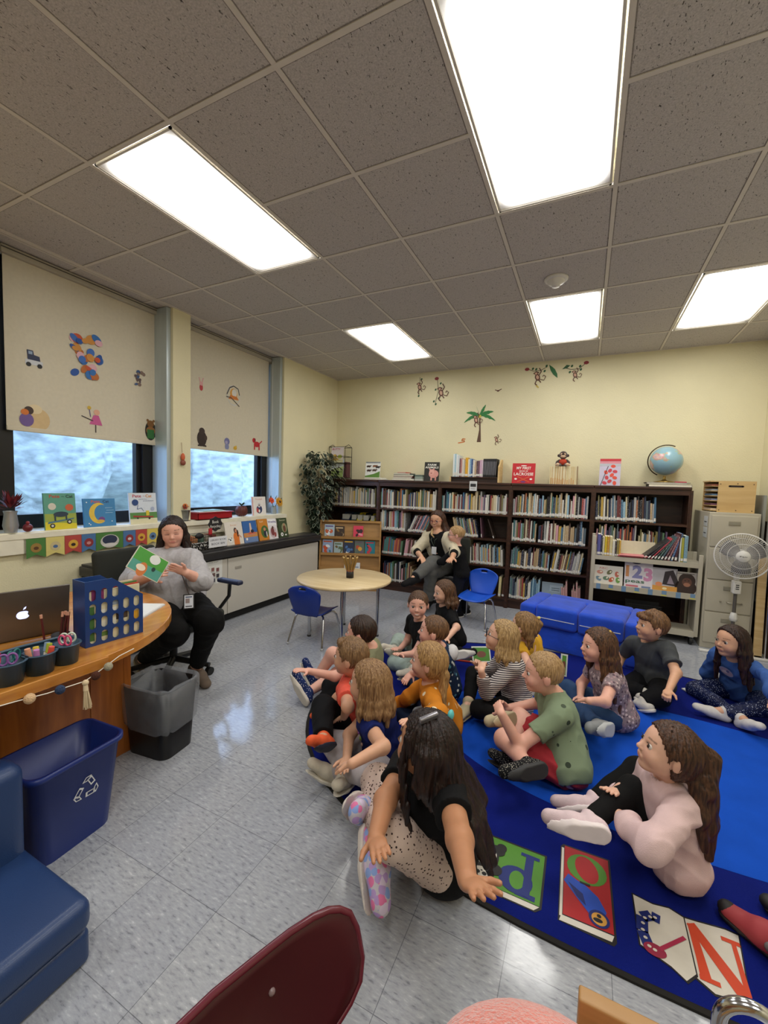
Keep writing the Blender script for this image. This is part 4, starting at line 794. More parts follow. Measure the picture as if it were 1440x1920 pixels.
def p2(a, w, h):
    a.rect(-w/2, 0, w/2, h, '#3f83b8'); a.text('Pete', -.03, h-.035, .022, '#c2604c', w=.07, bold=.02); a.text('Cat', .05, h-.035, .022, '#1f3a66', w=.05, bold=.02)
    pts = [(-.01+.075*math.cos(q), .11+.085*math.sin(q)) for q in [PI*.35+PI*1.3*i/16 for i in range(17)]]+[(.015+.06*math.cos(q), .11+.07*math.sin(q)) for q in [PI*1.62-PI*1.24*i/16 for i in range(17)]]
    a.poly(pts, '#e0bf4a'); a.ell(.01, .06, .025, .02, '#7a4a8c'); a.ell(.0, .045, .03, .012, '#d8b04a')
    for x, y in ((.07, .15), (.08, .13), (.07, .11)): a.rect(x-.03, y, x+.03, y+.004, '#9cc4e0')
    for x, y in ((-.09, .03), (-.1, .2), (.09, .04), (-.08, .02)): a.ell(x, y, .005, .005, '#dfe8ee')
def p3(a, w, h):
    a.rect(-w/2, 0, w/2, h, '#d3dbe6'); a.rect(-w/2, 0, w/2, .10, '#5a8a4a'); a.rect(-w/2, 0, w/2, .045, '#ddd7b4'); a.text('Pete', -.055, h-.04, .026, '#b2384c', w=.08, bold=.02); a.text('the', .01, h-.032, .009, '#c2603c', w=.02); a.text('Cat', .055, h-.04, .026, '#cf8a3c', w=.06, bold=.02); a.text('and his four', .0, h-.06, .009, '#2f3f7a', w=.08); a.text('groovy buttons', .05, h-.075, .009, '#2f3f7a', w=.1)
    a.ell(-.075, .19, .03, .028, '#27467f'); a.line([(-.05, .17), (-.06, .13), (-.02, .14), (0, .11)], .004, '#27467f'); a.poly([(-.1, .06), (.09, .05), (.09, .062), (-.1, .075)], '#a33a34'); a.ell(-.06, .05, .008, .008, '#222'.replace('#222', '#222222')); a.ell(.05, .045, .01, .01, '#222222'); a.rect(.02, .07, .05, .115, '#d9c23a'); a.ell(.085, .13, .018, .018, '#a9b4d0')
for y, w, h, col, art, n in ((1.777, .212, .275, '#5b9a86', p1, 'teal and yellow skateboard cover book on the window sill'), (2.062, .248, .23, '#3f83b8', p2, 'blue book with a yellow crescent moon on the window sill'), (2.437, .255, .275, '#d3dbe6', p3, 'pale blue and green cover book on the sill nearest the seated teacher')):
    cover_book(n, (-.005, y, SZ+.0005), w, h, .012, 0, .1, col, art)
def flower_head(mb, c, r, col, core, n=9, face=(1, 0, .3)):
    f = Vector(face).normalized(); x = f.orthogonal().normalized(); y = f.cross(x); c = Vector(c)
    for k in range(n):
        q = 2*PI*k/n; d = x*math.cos(q)+y*math.sin(q); s = f.cross(d)
        mb.add([c, c+d*r*.5+s*r*.2+f*.004, c+d*r+f*.002*(k % 3), c+d*r*.5-s*r*.2+f*.004], [(0, 1, 2, 3)], C(col))
        mb.add([c+f*.006, c+d*r*.35+s*r*.16+f*.009, c+d*r*.75+f*.006, c+d*r*.35-s*r*.16+f*.009], [(0, 1, 2, 3)], C(col))
    mb.ball(c+f*.006, r*.3, C(core), n=8)
rf = random.Random(5)
t = thing('flower_bucket', 'small metal bucket of orange artificial flowers on the sill beside the pillar', 'flowers', (-.04, 2.87, SZ))
MB().lathe([(.045, 0), (.058, .1), (.061, .1), (.061, .105), (.055, .105), (.045, .01)], (-.03, 2.865, SZ+.001), mat('galvanised', '#8f9292', .35, metal=.7)).build('bucket', t, world=True)
mb = MB()
for k in range(12): flower_head(mb, (-.03+rf.uniform(-.04, .05), 2.865+rf.uniform(-.07, .07), SZ+.125+rf.uniform(-.01, .035)), .032, rf.choice(['#d9762c', '#c9502c', '#e39a3c', '#9a2f2a']), '#5a3018', face=(1, rf.uniform(-.5, .5), rf.uniform(.2, 1)))
mb.build('flower_heads', t, world=True)
t = thing('red_tray', 'red plastic bin of papers on the sill behind the wire basket', 'tray', (-.03, 3.19, SZ)); rt = mat('red_plastic', '#a31c26', .35)
mb = MB(); 
x0, x1, y0, y1, z0, z1 = -.14, .05, 2.97, 3.42, SZ+.001, SZ+.075
mb.box(x0, x1, y0, y1, z0, z0+.004, rt).box(x1-.004, x1, y0, y1, z0, z1, rt).box(x0, x0+.004, y0, y1, z0, z1, rt).box(x0, x1, y0, y0+.004, z0, z1, rt).box(x0, x1, y1-.004, y1, z0, z1, rt).box(x0-.01, x1+.012, y0-.012, y1+.014, z1-.008, z1, rt)
mb.build('tray_shell', t, world=True); MB().box(x0+.01, x1-.01, y0+.02, y1-.08, z0+.01, z1+.008, C('#cfd6d2')).build('papers', t, world=True); MB().box(x0+.01, x1-.03, y0+.1, y1-.1, z1+.009, z1+.016, C('#7fa39a')).build('folder', t, world=True)
t = thing('pumpkin_planter', 'small dark red pumpkin ornament with green sprigs on the right sill', 'ornament', (-.02, 3.64, SZ))
mb = MB(); pm = mat('dark_red_slats', '#5c2620', .5)
for k in range(9): q = 2*PI*k/9; mb.ball((-.03+.03*math.cos(q), 3.64+.04*math.sin(q), SZ+.062), .06, pm, sc=(.6, .6, 1), n=10)
mb.build('pumpkin', t, world=True); mb = MB()
for k in range(16):
    q = rf.uniform(0, 6.3); c0 = Vector((-.03, 3.64, SZ+.12)); d = Vector((math.cos(q), math.sin(q), rf.uniform(.2, 1.2))).normalized()*rf.uniform(.04, .08); s = d.cross(Vector((0, 0, 1))).normalized()*.012
    mb.add([c0, c0+d*.6+s, c0+d, c0+d*.6-s], [(0, 1, 2, 3)], C('#31523a'))
mb.build('sprigs', t, world=True)
def p4(a, w, h):
    a.rect(-w/2, 0, w/2, h, '#e6e2df'); a.rect(-w/2, 0, -w/2+.02, h, '#d8a8a4'); a.text('Football', 0, h-.04, .02, '#c97a6c', w=.11); a.ell(0, .07, .05, .05, '#2b3a66'); a.ell(-.03, .06, .02, .03, '#b24a4a'); a.ell(.0, .12, .026, .028, '#c9ccd3'); a.ell(.0, .05, .014, .02, '#e6e2df'); a.ell(0, .12, .013, .01, '#8a6a5a')
cover_book('white football book standing on the right window sill', (-.01, 3.92, SZ+.0005), .235, .225, .01, 0.0, .1, '#e6e2df', p4)
t = thing('sunflower_vase', 'vase with a big yellow sunflower and an orange bloom on the right sill', 'flowers', (-.02, 4.2, SZ))
MB().lathe([(.03, 0), (.034, .02), (.026, .09), (.03, .1)], (-.03, 4.2, SZ+.001), mat('grey_glass', '#9aa09c', .2)).build('vase', t, world=True)
mb = MB(); mb.tube([(-.03, 4.2, SZ+.06), (.0, 4.24, SZ+.16)], .004, C('#3f5a2c')).tube([(-.03, 4.2, SZ+.06), (0, 4.12, SZ+.17)], .004, C('#3f5a2c'))
for k in range(10): q = rf.uniform(-1, 1); c0 = Vector((-.02, 4.2+q*.1, SZ+.12+rf.uniform(0, .08))); mb.add([c0, c0+Vector((.02, .03*q, .03)), c0+Vector((.02, .07*q+.02, .05)), c0+Vector((.01, .04*q, -.01))], [(0, 1, 2, 3)], C('#4a4a26'))
mb.build('stems', t, world=True)
mb = MB(); flower_head(mb, (.01, 4.25, SZ+.155), .075, '#e0a92a', '#4a2c16', n=14); flower_head(mb, (.02, 4.25, SZ+.155), .055, '#d69a24', '#4a2c16', n=12); mb.build('sunflower', t, world=True)
mb = MB(); [flower_head(mb, (.005, 4.11+.012*k, SZ+.175+.008*(k % 2)), .05-.008*k, '#e2562c', '#c23f1c', n=9, face=(1, .2*k-.2, .4)) for k in range(3)]; mb.build('orange_bloom', t, world=True)
t = thing('red_vase_arrangement', 'grey vase with dark red dried foliage at the left end of the sill', 'flowers', (-.02, 1.45, SZ))
MB().lathe([(.035, 0), (.045, .05), (.035, .13), (.04, .15)], (-.02, 1.47, SZ+.001), mat('silver_vase', '#a9adb0', .3, metal=.6)).build('vase', t, world=True); mb = MB()
for k in range(90):
    q = rf.uniform(0, 6.3); c0 = Vector((-.02, 1.47, SZ+.16)); d = Vector((math.cos(q)*.5, max(-.25, math.sin(q)), rf.uniform(.0, 2))).normalized()*rf.uniform(.06, .15); s = d.cross(Vector((0, 0, 1))).normalized()*.01
    mb.add([c0+d*.3, c0+d*.75+s, c0+d, c0+d*.75-s], [(0, 1, 2, 3)], C(rf.choice(['#6b1620', '#4a1018', '#7c2430'])))
mb.build('foliage', t, world=True)
MB().ball((.0, 1.56, SZ+.03), .03, C('#6b1a20', .4)).ball((0, 1.56, SZ+.065), .012, C('#8a2a2c')).build('pumpkin_ornament', label='small dark red pumpkin on the sill below the vase', cat='ornament')
# banner flags along the sill edge
banner_c = [('green', '#4a7c3c'), ('pale yellow', '#d8c97a'), ('red', '#b5473f'), ('blue', '#4a72a3'), ('green', '#4a7c3c'), ('blue', '#4a72a3'), ('red', '#b5473f'), ('yellow', '#d8c25a')]
ys = [1.53, 1.65, 1.772, 1.89, 1.995, 2.215, 2.325, 2.43, 2.54]
t = thing('banner', 'string of coloured paper pennants taped along the sill edge', 'banner', (.04, 2.0, 1.03))
for k, (n, col) in enumerate(banner_c):
    y0, y1 = ys[k]+.001, ys[k+1]-.001; h = .142; ym = (y0+y1)/2
    mb = MB(); mb.prism([(y0, 1.028), (y1, 1.028), (y1, 1.028-h), (ym, 1.028-h+.025), (y0, 1.028-h)], .0375, .0385+.0003*k, C(col), axis='x'); fl = mb.build('pennant', t, world=True); fl['label'] = n+' pennant'
    a = Art(frame_at((.0388+.0003*k, ym, .955), (0, 1, 0), (0, 0, 1), (1, 0, 0)))
    if k == 4: a.ell(0, .0, .075, .055, '#c9c6be'); a.ell(0, .012, .06, .038, '#2c3550'); a.ell(0, -.03, .06, .014, '#dcd8d4')
    else: a.ell(0, .005, .034, .034, ['#9a7a3c', '#c9b98a', '#d8a83c', '#8f2f34', '', '#8f2f34', '#d8a83c', '#5a7aa3'][k]); a.ell(0, .002, .016, .012, ['#5a3a20', '#4a6a9a', '#33211c', '#c98a8a', '', '#d8c8c8', '#8a3a2c', '#2c3550'][k])
    a.build('pennant_print', fl, world=True)
# hanging gourd ornament on the pillar
t = thing('hanging_gnome', 'small orange beaded ornament hanging on the pillar between windows', 'ornament', (.02, 2.815, 1.84))
MB().cyl((.008, 2.81, 1.84), (.012, 2.815, 1.74), .0015, m=C('#6b3a20')).build('cord', t, world=True)
MB().ball((.022, 2.815, 1.70), .022, C('#c9603a'), sc=(.7, 1, 1.7)).build('upper_bead', t, world=True); MB().ball((.024, 2.815, 1.645), .028, C('#8a4a3a'), sc=(.7, 1, 1)).build('lower_bead', t, world=True)

# ============================================================ desk
oak = wood('honey_oak_desktop', '#ae6e2c', '#cf9040', .25, 2.2, (9, 1, 9), coat=.4); oakd = wood('honey_oak_panel', '#8a4c1c', '#ac662a', .35, 2.2, (9, 9, 1), coat=.2)
t = thing('desk', 'honey oak desk with a rounded end at the left of the room', 'desk', (1.4, .8, 0))
out = [(1.845, -.9), (1.845, 1.02)]
cxr, cyr, rr_ = 1.03, .90, .82
for i in range(0, 15): q = math.radians(8+i*82/14); out.append((cxr+.81*math.cos(q), cyr+rr_*math.sin(q)))
out += [(.72, 1.72), (.66, 1.66), (.66, -.9)]
top = MB().prism(out, .706, .75, oak).build('desk_top', t, world=True); bv = top.modifiers.new('b', 'BEVEL'); bv.width = .008; bv.segments = 3; bv.limit_method = 'ANGLE'
MB().box(1.378, 1.40, -.85, 1.19, .04, .706, oakd).build('front_panel', t, world=True)
MB().box(1.372, 1.404, 1.19, 1.39, .0, .706, oakd).box(1.37, 1.406, 1.355, 1.392, 0, .706, oakd).build('corner_panel', t, world=True)
MB().box(.95, 1.37, 1.365, 1.39, .0, .706, oakd).build('end_panel', t, world=True)
MB().box(.95, 1.37, -.85, -.82, .0, .706, oakd).build('end_panel', t, world=True)
DZ = .7505
# garland
t = thing('pompom_garland', 'string garland with felt balls and a tassel taped under the desk edge', 'garland', (1.86, .9, .7)); gp = [(1.85, 1.12, .748), (1.857, 1.054, .741), (1.862, 1.0, .722), (1.864, .95, .703), (1.864, .915, .692), (1.865, .79, .700), (1.863, .70, .712), (1.862, .62, .72), (1.86, .4, .70), (1.86, .1, .72)]
MB().tube(gp, .0018, C('#e8e2d4'), n=6).build('string', t, world=True)
felt = lambda c: mat('felt_'+c[1:], c, .95, bump=.8, bscale=200)
for k, (y, z, r, col, n) in enumerate(((1.0, .720, .0165, '#a39c86', 'sage felt ball'), (.952, .701, .0165, '#4a2416', 'brown felt ball'), (.828, .699, .0165, '#2c3c5c', 'navy felt ball'), (.735, .708, .018, '#d8b48c', 'peach felt ball'), (.6, .72, .018, '#a39c86', 'sage felt ball'))):
    o = MB().ball((1.872, y, z), r, felt(col)).build('felt_ball', t, world=True); o['label'] = n
ts = MB(); tm = mat('cream_yarn', '#d8c3a0', .9); ts.ball((1.874, .913, .690), .0115, tm); ts.tube([(1.874, .913, .682), (1.876, .913, .66)], [.008, .0095], tm)
for k in range(34): q = rf.uniform(0, 6.3); w_ = rf.uniform(.2, 1); ts.tube([(1.876+.005*math.cos(q), .913+.006*math.sin(q), .672), (1.878+.012*w_*math.cos(q), .918+.02*w_*math.sin(q), .585+rf.uniform(0, .012))], .0014, tm, n=4)
ts.build('tassel', t, world=True)
# laptop
alum = mat('space_grey_aluminium', '#6b6560', .35, metal=.6)
t = thing('laptop', 'open grey laptop facing away, its lid showing a lit apple shape', 'laptop', (1.3, .9, DZ))
yaw = math.atan2(1.10-.70, 1.41-1.30)
dx = Vector((.265, .964, 0)).normalized(); p0 = Vector((1.405, 1.095, DZ))-dx*.33; nx_ = Vector((dx.y, -dx.x, 0))
upl = (Vector((0, 0, 1))*math.cos(.18)+nx_*math.sin(.18)).normalized()
TL = frame_at(p0+dx*.0+Vector((0, 0, .012)), dx, upl, dx.cross(upl))
mb = MB(); mb.T = TL; mb.box(0, .33, 0, .225, -.004, .004, alum, bev=.003).build('lid', t, world=True)
mb = MB(); mb.T = frame_at(p0, dx, nx_, Vector((0, 0, -1))); mb.box(0, .33, -.24, -.01, -.014, -.001, alum, bev=.004).build('base', t, world=True)
zn = 1 if (dx.cross(upl)).dot(nx_) > 0 else -1
mb = MB(); mb.T = TL; mb.box(.008, .322, .01, .217, (-.0048 if zn > 0 else .0041), (-.0041 if zn > 0 else .0048), mat('laptop_screen', '#9fb4d8', .3, emit=.8, var=0)).build('screen', t, world=True)
TA = TL @ Matrix.Translation((.165, .11, .0042)) if zn > 0 else TL @ Matrix.Translation((.165, .11, -.0042)) @ Matrix.Rotation(PI, 4, 'Y')
lm = mat('lit_logo', '#b8c4ff', .4, emit=1.2, var=0); a = Art(TA)
ap = []
for i in range(40):
    q = 2*PI*i/40; r = .021*(1+.06*math.cos(2*q)-.10*max(0, math.sin(q))**8-.10*max(0, -math.sin(q))**8); x, y = r*math.cos(q), r*math.sin(q)*1.02
    d = math.hypot(x-.028, y-.004)
    if d < .0125: x, y = .028+(x-.028)*.0125/d, .004+(y-.004)*.0125/d
    ap.append((x, y))
a.poly(ap, lm); a.poly([(0, .024), (.003, .034), (.011, .039), (.009, .029)], lm); a.build('lid_logo', t, world=True)
# caddy: three cups with an arched back rim
cadm = mat('dark_teal_plastic', '#2f4a60', .35, var=.03)
t = thing('supply_caddy', 'dark teal plastic supply caddy with three cups on the desk', 'caddy', (1.78, .8, DZ))
def cup(c, r, h, m, name, ins=True):
    MB().lathe([(.001, .003), (r*.78, .003), (r*.8, 0), (r*.82, .0), (r*.97, h-.006), (r*1.1, h-.004), (r*1.1, h), (r*.93, h), (r*.76, .006), (.001, .006)], c, m, n=28).build(name, t, world=True)
cups = [(1.775, .715, .052), (1.775, .812, .050), (1.765, .905, .045)]
for x, y, r in cups: cup((x, y, DZ), r, .078, cadm, 'cup')
mb = MB(); mb.prism([(1.66, .66), (1.73, .66), (1.735, .94), (1.70, .955), (1.665, .93), (1.652, .8)], DZ+.001, DZ+.006, cadm)
pr_ = [(1.735, .955), (1.70, .957), (1.67, .93), (1.655, .8), (1.665, .68), (1.69, .65), (1.73, .66)]
for (ax_, ay_), (bx_, by_) in zip(pr_, pr_[1:]): mb.cyl((ax_, ay_, DZ+.074), (bx_, by_, DZ+.074), .006, m=cadm, n=10); mb.add([(ax_, ay_, DZ), (bx_, by_, DZ), (bx_, by_, DZ+.074), (ax_, ay_, DZ+.074)], [(0, 1, 2, 3)], cadm)
mb.build('tray', t, world=True)
def marker(c, col, tip, n, tilt=(0, 0), l=.085):
    t2 = thing('marker', n, 'marker', c); d = Vector((tilt[0], tilt[1], 1)).normalized(); c = Vector([float(q) for q in c])
    MB().cyl(c, c+d*l*.65, .0075, m=C('#e8e0d0', .4)).build('barrel', t2, world=True); MB().cyl(c+d*l*.62, c+d*l, .010, .009, m=C(col, .4)).build('cap', t2, world=True)
for x, y, tx, ty, col, n in ((1.765, .79, -.1, -.25, '#e0a080', 'peach highlighter in the middle cup'), (1.775, .805, -.3, .0, '#e3c84a', 'yellow highlighter standing in the middle cup'), (1.79, .795, .2, -.1, '#b878b0', 'lilac highlighter leaning over the middle cup rim'), (1.77, .835, -.1, .3, '#a8b83c', 'lime highlighter in the middle cup'), (1.755, .835, -.3, .4, '#8fa8c8', 'pale blue highlighter at the back of the middle cup'), (1.795, .825, .3, .25, '#d8503c', 'coral red highlighter at the front of the middle cup')):
    marker((x, y, DZ+.012), col, None, n, (tx*.5, ty*.5))
def scissors(c, col, n, rz=0):
    t2 = thing('scissors', n, 'scissors', c, rz); m = C(col, .35)
    for k, dx_ in enumerate((-.012, .012)):
        mb = MB(); pts = [(dx_+.013*math.cos(q)*1.0, 0, .085+.019*math.sin(q)) for q in [2*PI*i/18 for i in range(18)]]; mb.tube(pts, .0038, m, n=6, closed=True); mb.build('handle_loop', t2)
        MB().box(-dx_*.4-.003, -dx_*.4+.003, -.001+k*.0022, .001+k*.0022, .005, .068, mat('steel', '#b8b8ba', .25, metal=.9)).build('blade', t2)
scissors((1.775, .895, DZ+.008), '#d8507c', 'pink handled scissors in the right cup of the caddy', .4); scissors((1.755, .915, DZ+.008), '#c9d8c8', 'pale green handled scissors behind the pink pair', .9)
scissors((1.79, .71, DZ+.004), '#8a5aa0', 'purple handled scissors in the left cup', 1.2); scissors((1.77, .735, DZ+.004), '#1f6a6a', 'teal handled scissors in the left cup', 2)
scissors((1.775, .69, DZ+.006), '#e04a70', 'hot pink scissors at the picture edge in the left cup', 2.6)
for k, (x, y, col) in enumerate(((1.60, .96, '#4a1a1c'), (1.585, .975, '#5a2024'), (1.57, .985, '#38201f'), (1.605, .985, '#6b2a2c'), (1.56, .93, '#5a2024'), (1.59, 1.0, '#4a3030'))):
    t2 = thing('pencil', ['maroon pencil nearest the laptop', 'red pencil in the cup behind the caddy', 'dark pencil in the cup behind the caddy', 'crimson pencil leaning right behind the caddy', 'lone maroon pencil standing left of the pencil bunch', 'brown pencil touching the blue book holder'][k], 'pencil', (x, y, DZ)); d = Vector((rf.uniform(-.2, .1), rf.uniform(-.1, .2), 1)).normalized(); p = Vector((x, y, DZ+.005))
    MB().cyl(p, p+d*.13, .0045, m=C(col, .3), n=6).build('barrel', t2, world=True); MB().cyl(p+d*.13, p+d*.145, .005, m=C('#d8a088')).build('eraser', t2, world=True)
t = thing('pencil_cup', 'dark cup holding pencils between the laptop and blue book holder', 'cup', (1.585, .975, DZ)); 
MB().lathe([(.03, 0), (.034, .06), (.03, .06), (.027, .004), (.001, .004)], (1.585, .975, DZ), C('#2c2a30')).build('cup_wall', t, world=True)
# blue magazine holder with oval holes
t = thing('book_holder', 'dark blue plastic book holder with oval cutouts on the desk corner', 'magazine holder', (1.62, 1.12, DZ))
bh = mat('deep_blue_plastic', '#163a78', .35, var=.05)
A = Vector((1.683, 1.017, DZ)); B = Vector((1.70, 1.262, DZ)); U = (B-A).normalized(); Nn = Vector((-U.y, U.x, 0)); Lh = (B-A).length; Hh = .285; wd = .10
def wall_with_holes(off, name):
    mb = MB(); T = frame_at(A+Nn*off, U, Vector((0, 0, 1)), U.cross(Vector((0, 0, 1)))); mb.T = T
    cols = 5; rows = 4; cw = Lh/cols*.96; rh = .062; hole = []
    def oval(cx, cy): return [(cx+.0135*math.cos(q), cy+(.011 if math.sin(q) > 0 else -.011)+.0135*math.sin(q)) for q in [2*PI*i/16+.01 for i in range(16)]]
    outer = [(0, 0), (Lh, 0), (Lh, .185), (.11, Hh), (0, Hh)]
    loops = [outer]
    for i in range(cols):
        for j in range(rows):
            cx, cy = .03+i*.0465, .036+j*.062
            top = Hh if cx < .1 else Hh-(cx-.11)*(Hh-.185)/(Lh-.11)
            if cy+.03 < top: loops.append(oval(cx, cy))
    tri = tessellate_polygon([[Vector((x, y, 0)) for x, y in lp] for lp in loops]); pts = [p for lp in loops for p in lp]
    mb.add([(x, y, 0) for x, y in pts]+[(x, y, .003) for x, y in pts], [tuple(q) for q in tri]+[tuple(len(pts)+i for i in reversed(q)) for q in tri], bh)
    b = 0
    for lp in loops:
        n = len(lp); mb.add([(x, y, z) for z in (0, .003) for x, y in lp], [(i, (i+1) % n, n+(i+1) % n, n+i) for i in range(n)], bh)
    return mb.build(name, t, world=True)
wall_with_holes(0, 'side_wall'); wall_with_holes(wd, 'side_wall')
for l, h, n in ((0, Hh, 'back_wall'), (Lh-.003, .02, 'front_lip')):
    p = A+U*l; mb = MB(); mb.T = frame_at(p, U, Nn, Vector((0, 0, 1))); mb.box(0, .003, 0, wd, 0, h, bh).build(n, t, world=True)
mb = MB(); mb.T = frame_at(A, U, Nn, Vector((0, 0, 1))); mb.box(0, Lh, 0, wd, 0, .003, bh).build('floor_plate', t, world=True)
cols = ['#d8d4c0', '#e0b02c', '#b5432c', '#4a7c3c', '#dcdcd6', '#7a3a7c', '#d8c8a0', '#e8e4d8']
for k in range(8):
    mb = MB(); mb.T = frame_at(A+Nn*(.008+k*.0112), U, Nn, Vector((0, 0, 1))); h = .235+.006*(k % 3)
    mb.box(.006, Lh-.01, 0, .008, .004, h, C(cols[(k+1) % 8] if k else '#d9cfae'))
    if k == 0:
        for j, (x, z, w_, hh, c2) in enumerate(((.05, .05, .08, .05, '#dcd8c8'), (.05, .12, .1, .03, '#e8e4d8'), (.03, .19, .05, .05, '#7a2a5c'), (.11, .16, .05, .04, '#8f9aa8'), (.06, .03, .04, .02, '#5a7c3c'), (.13, .09, .05, .03, '#4a3a2c'), (.19, .06, .04, .05, '#d8a02c'), (.02, .02, .02, .15, '#3f6a34'))): mb.box(x, x+w_, -.0006-.0001*j, 0, z, z+hh, C(c2))
    mb.build('book', label=['gold', 'brick', 'green', 'white', 'purple', 'tan', 'ivory', 'pale grey'][k]+' covered book standing in the blue plastic holder', cat='book')
mb = MB(); mb.T = Matrix.Translation((1.38, 1.42, DZ)) @ Matrix.Rotation(.5, 4, 'Z'); mb.box(-.11, .11, -.14, .14, 0, .008, C('#c9ccd0')).box(-.105, .105, -.135, .135, .008, .012, C('#e4e6e8')).build('paper_pad', label='white paper pad lying on the desk behind the blue holder', cat='paper')

# teacher's chair
ccm = mat('charcoal_mesh_fabric', '#262822', .85, bump=.3, bscale=400); cpl = mat('black_plastic', '#101010', .4)
t = thing('office_chair', 'dark swivel office chair carrying the teacher', 'office chair', (.78, 2.13, 0))
MB().rbox(.52, 1.04, 1.88, 2.40, .40, .47, .03, ccm).build('seat', t, world=True)
mb = MB(); mb.T = Matrix.Translation((.42, 2.02, .50)) @ Matrix.Rotation(.05, 4, 'Z') @ Matrix.Rotation(-.1, 4, 'Y'); mb.rbox(-.03, .03, -.25, .25, 0, .44, .03, ccm).build('backrest', t, world=True)
MB().cyl((.78, 2.13, .09), (.78, 2.13, .40), .028, m=cpl).build('gas_column', t, world=True)
for k in range(5):
    q = 2*PI*k/5+.35; e_ = (.78+.29*math.cos(q), 2.13+.29*math.sin(q)); MB().cyl((.78, 2.13, .11), (*e_, .075), .026, .018, cpl).build('base_arm', t, world=True)
    MB().cyl((e_[0]-.018, e_[1], .03), (e_[0]+.018, e_[1], .03), .03, m=cpl).build('caster', t, world=True)
MB().tube([(.95, 2.42, .45), (1.0, 2.47, .55), (1.02, 2.46, .66)], .014, cpl).rbox(.90, 1.14, 2.43, 2.49, .655, .69, .014, mat('navy_arm_pad', '#1d2440', .5)).build('armrest', t, world=True)

# bins
t = thing('waste_bin', 'black waste bin lined with a clear grey plastic bag beside the desk', 'waste bin', (1.55, 1.54, 0)); lbm = mat('black_bin_plastic', '#0e0e10', .35)
def rrect(hx, hy, r, n=6):
    p = []
    for sx_, sy_, a0 in ((1, 1, 0), (-1, 1, 90), (-1, -1, 180), (1, -1, 270)):
        for i in range(n+1): q = math.radians(a0+90*i/n); p.append((sx_*(hx-r)+r*math.cos(q), sy_*(hy-r)+r*math.sin(q)))
    return p
def loft(mb, rings, m, smooth=True, close=False):
    vs = [p for r in rings for p in r]; n = len(rings[0])
    return mb.add(vs, [(a*n+i, a*n+(i+1) % n, (a+1)*n+(i+1) % n, (a+1)*n+i) for a in range(len(rings)-1) for i in range(n)], m, smooth)
def ring(cx, cy, hx, hy, r, z, rot=0, wob=0, seed=0):
    c, s = math.cos(rot), math.sin(rot); out = []
    for i, (x, y) in enumerate(rrect(hx, hy, r)):
        w = 1+wob*math.sin(i*2.3+seed)+wob*.7*math.sin(i*5.1+seed*2); out.append((cx+(x*c-y*s)*w, cy+(x*s+y*c)*w, z+wob*.25*math.sin(i*1.7+seed)))
    return out
bc = (1.515, 1.49, .12)
mb = MB(); loft(mb, [ring(*bc[:2], .135, .105, .05, .0, bc[2]), ring(*bc[:2], .158, .130, .06, .37, bc[2]), ring(*bc[:2], .154, .126, .06, .37, bc[2]), ring(*bc[:2], .13, .10, .05, .01, bc[2])], lbm); mb.prism([(p[0], p[1]) for p in ring(*bc[:2], .13, .10, .05, 0, bc[2])], 0.001, .01, lbm).build('bin_shell', t, world=True)
bag = mat('clear_bag_film', '#a9aeb6', .15, alpha=.30, var=.2, bump=1, bscale=22); mb = MB()
loft(mb, [ring(*bc[:2], .146, .118, .06, .14, bc[2], .03, 1), ring(*bc[:2], .156, .128, .06, .17, bc[2], .03, 2), ring(*bc[:2], .163, .135, .06, .25, bc[2], .025, 3), ring(*bc[:2], .170, .141, .06, .33, bc[2], .02, 4), ring(*bc[:2], .172, .143, .07, .385, bc[2], .02, 5), ring(*bc[:2], .163, .134, .07, .392, bc[2], .02, 6), ring(*bc[:2], .142, .114, .06, .33, bc[2], .05, 7), ring(*bc[:2], .12, .094, .06, .2, bc[2], .08, 8), ring(*bc[:2], .10, .08, .05, .07, bc[2], .08, 9)], bag).build('plastic_bag', t, world=True)
t = thing('recycling_bin', 'blue rectangular recycling bin with a white recycling symbol below the desk', 'recycling bin', (1.70, .92, 0)); rbm = mat('recycle_blue_plastic', '#1b2f78', .38, var=.04)
rb = (1.705, .915, 0.06); mb = MB()
r_ = lambda hx, hy, z: ring(rb[0], rb[1], hx, hy, .05, z, rb[2])
loft(mb, [r_(.095, .14, 0), r_(.125, .172, .355), r_(.136, .184, .36), r_(.136, .184, .38), r_(.124, .172, .38), r_(.09, .135, .01)], rbm); mb.prism([(p[0], p[1]) for p in r_(.092, .137, 0)], .001, .012, rbm).build('bin_shell', t, world=True)
nrm = Vector((math.cos(rb[2]), math.sin(rb[2]), -.085)).normalized(); rt_ = Vector((-math.sin(rb[2]), math.cos(rb[2]), 0)); up_ = nrm.cross(rt_); cpos = Vector((rb[0], rb[1], 0))+Vector((math.cos(rb[2]), math.sin(rb[2]), 0))*.1155+Vector((0, 0, .225))+rt_*.02
a = Art(frame_at(cpos, rt_, up_, nrm)); 
def arrows(a, R0_, col):
    for k in range(3):
        q = 2*PI*k/3+PI/2
        def tr(x, y): c, s = math.cos(q-PI/2), math.sin(q-PI/2); return (R0_*(x*c-y*s), R0_*(x*s+y*c))
        for poly in ([(-.95, -.18), (-.55, .42), (-.22, .22), (-.62, -.38)], [(-.38, .62), (-.1, .98), (.32, .98), (.1, .6)], ):
            pp = [tr(*p) for p in poly]; n = len(pp); cx = sum(p[0] for p in pp)/n; cy = sum(p[1] for p in pp)/n; inn = [(cx+(x-cx)*.62, cy+(y-cy)*.62) for x, y in pp]
            for i in range(n): j = (i+1) % n; a.poly([pp[i], pp[j], inn[j], inn[i]], col); a.z -= a.dz
arrows(a, .052, '#d8dade'); a.build('recycling_symbol', t, world=True)
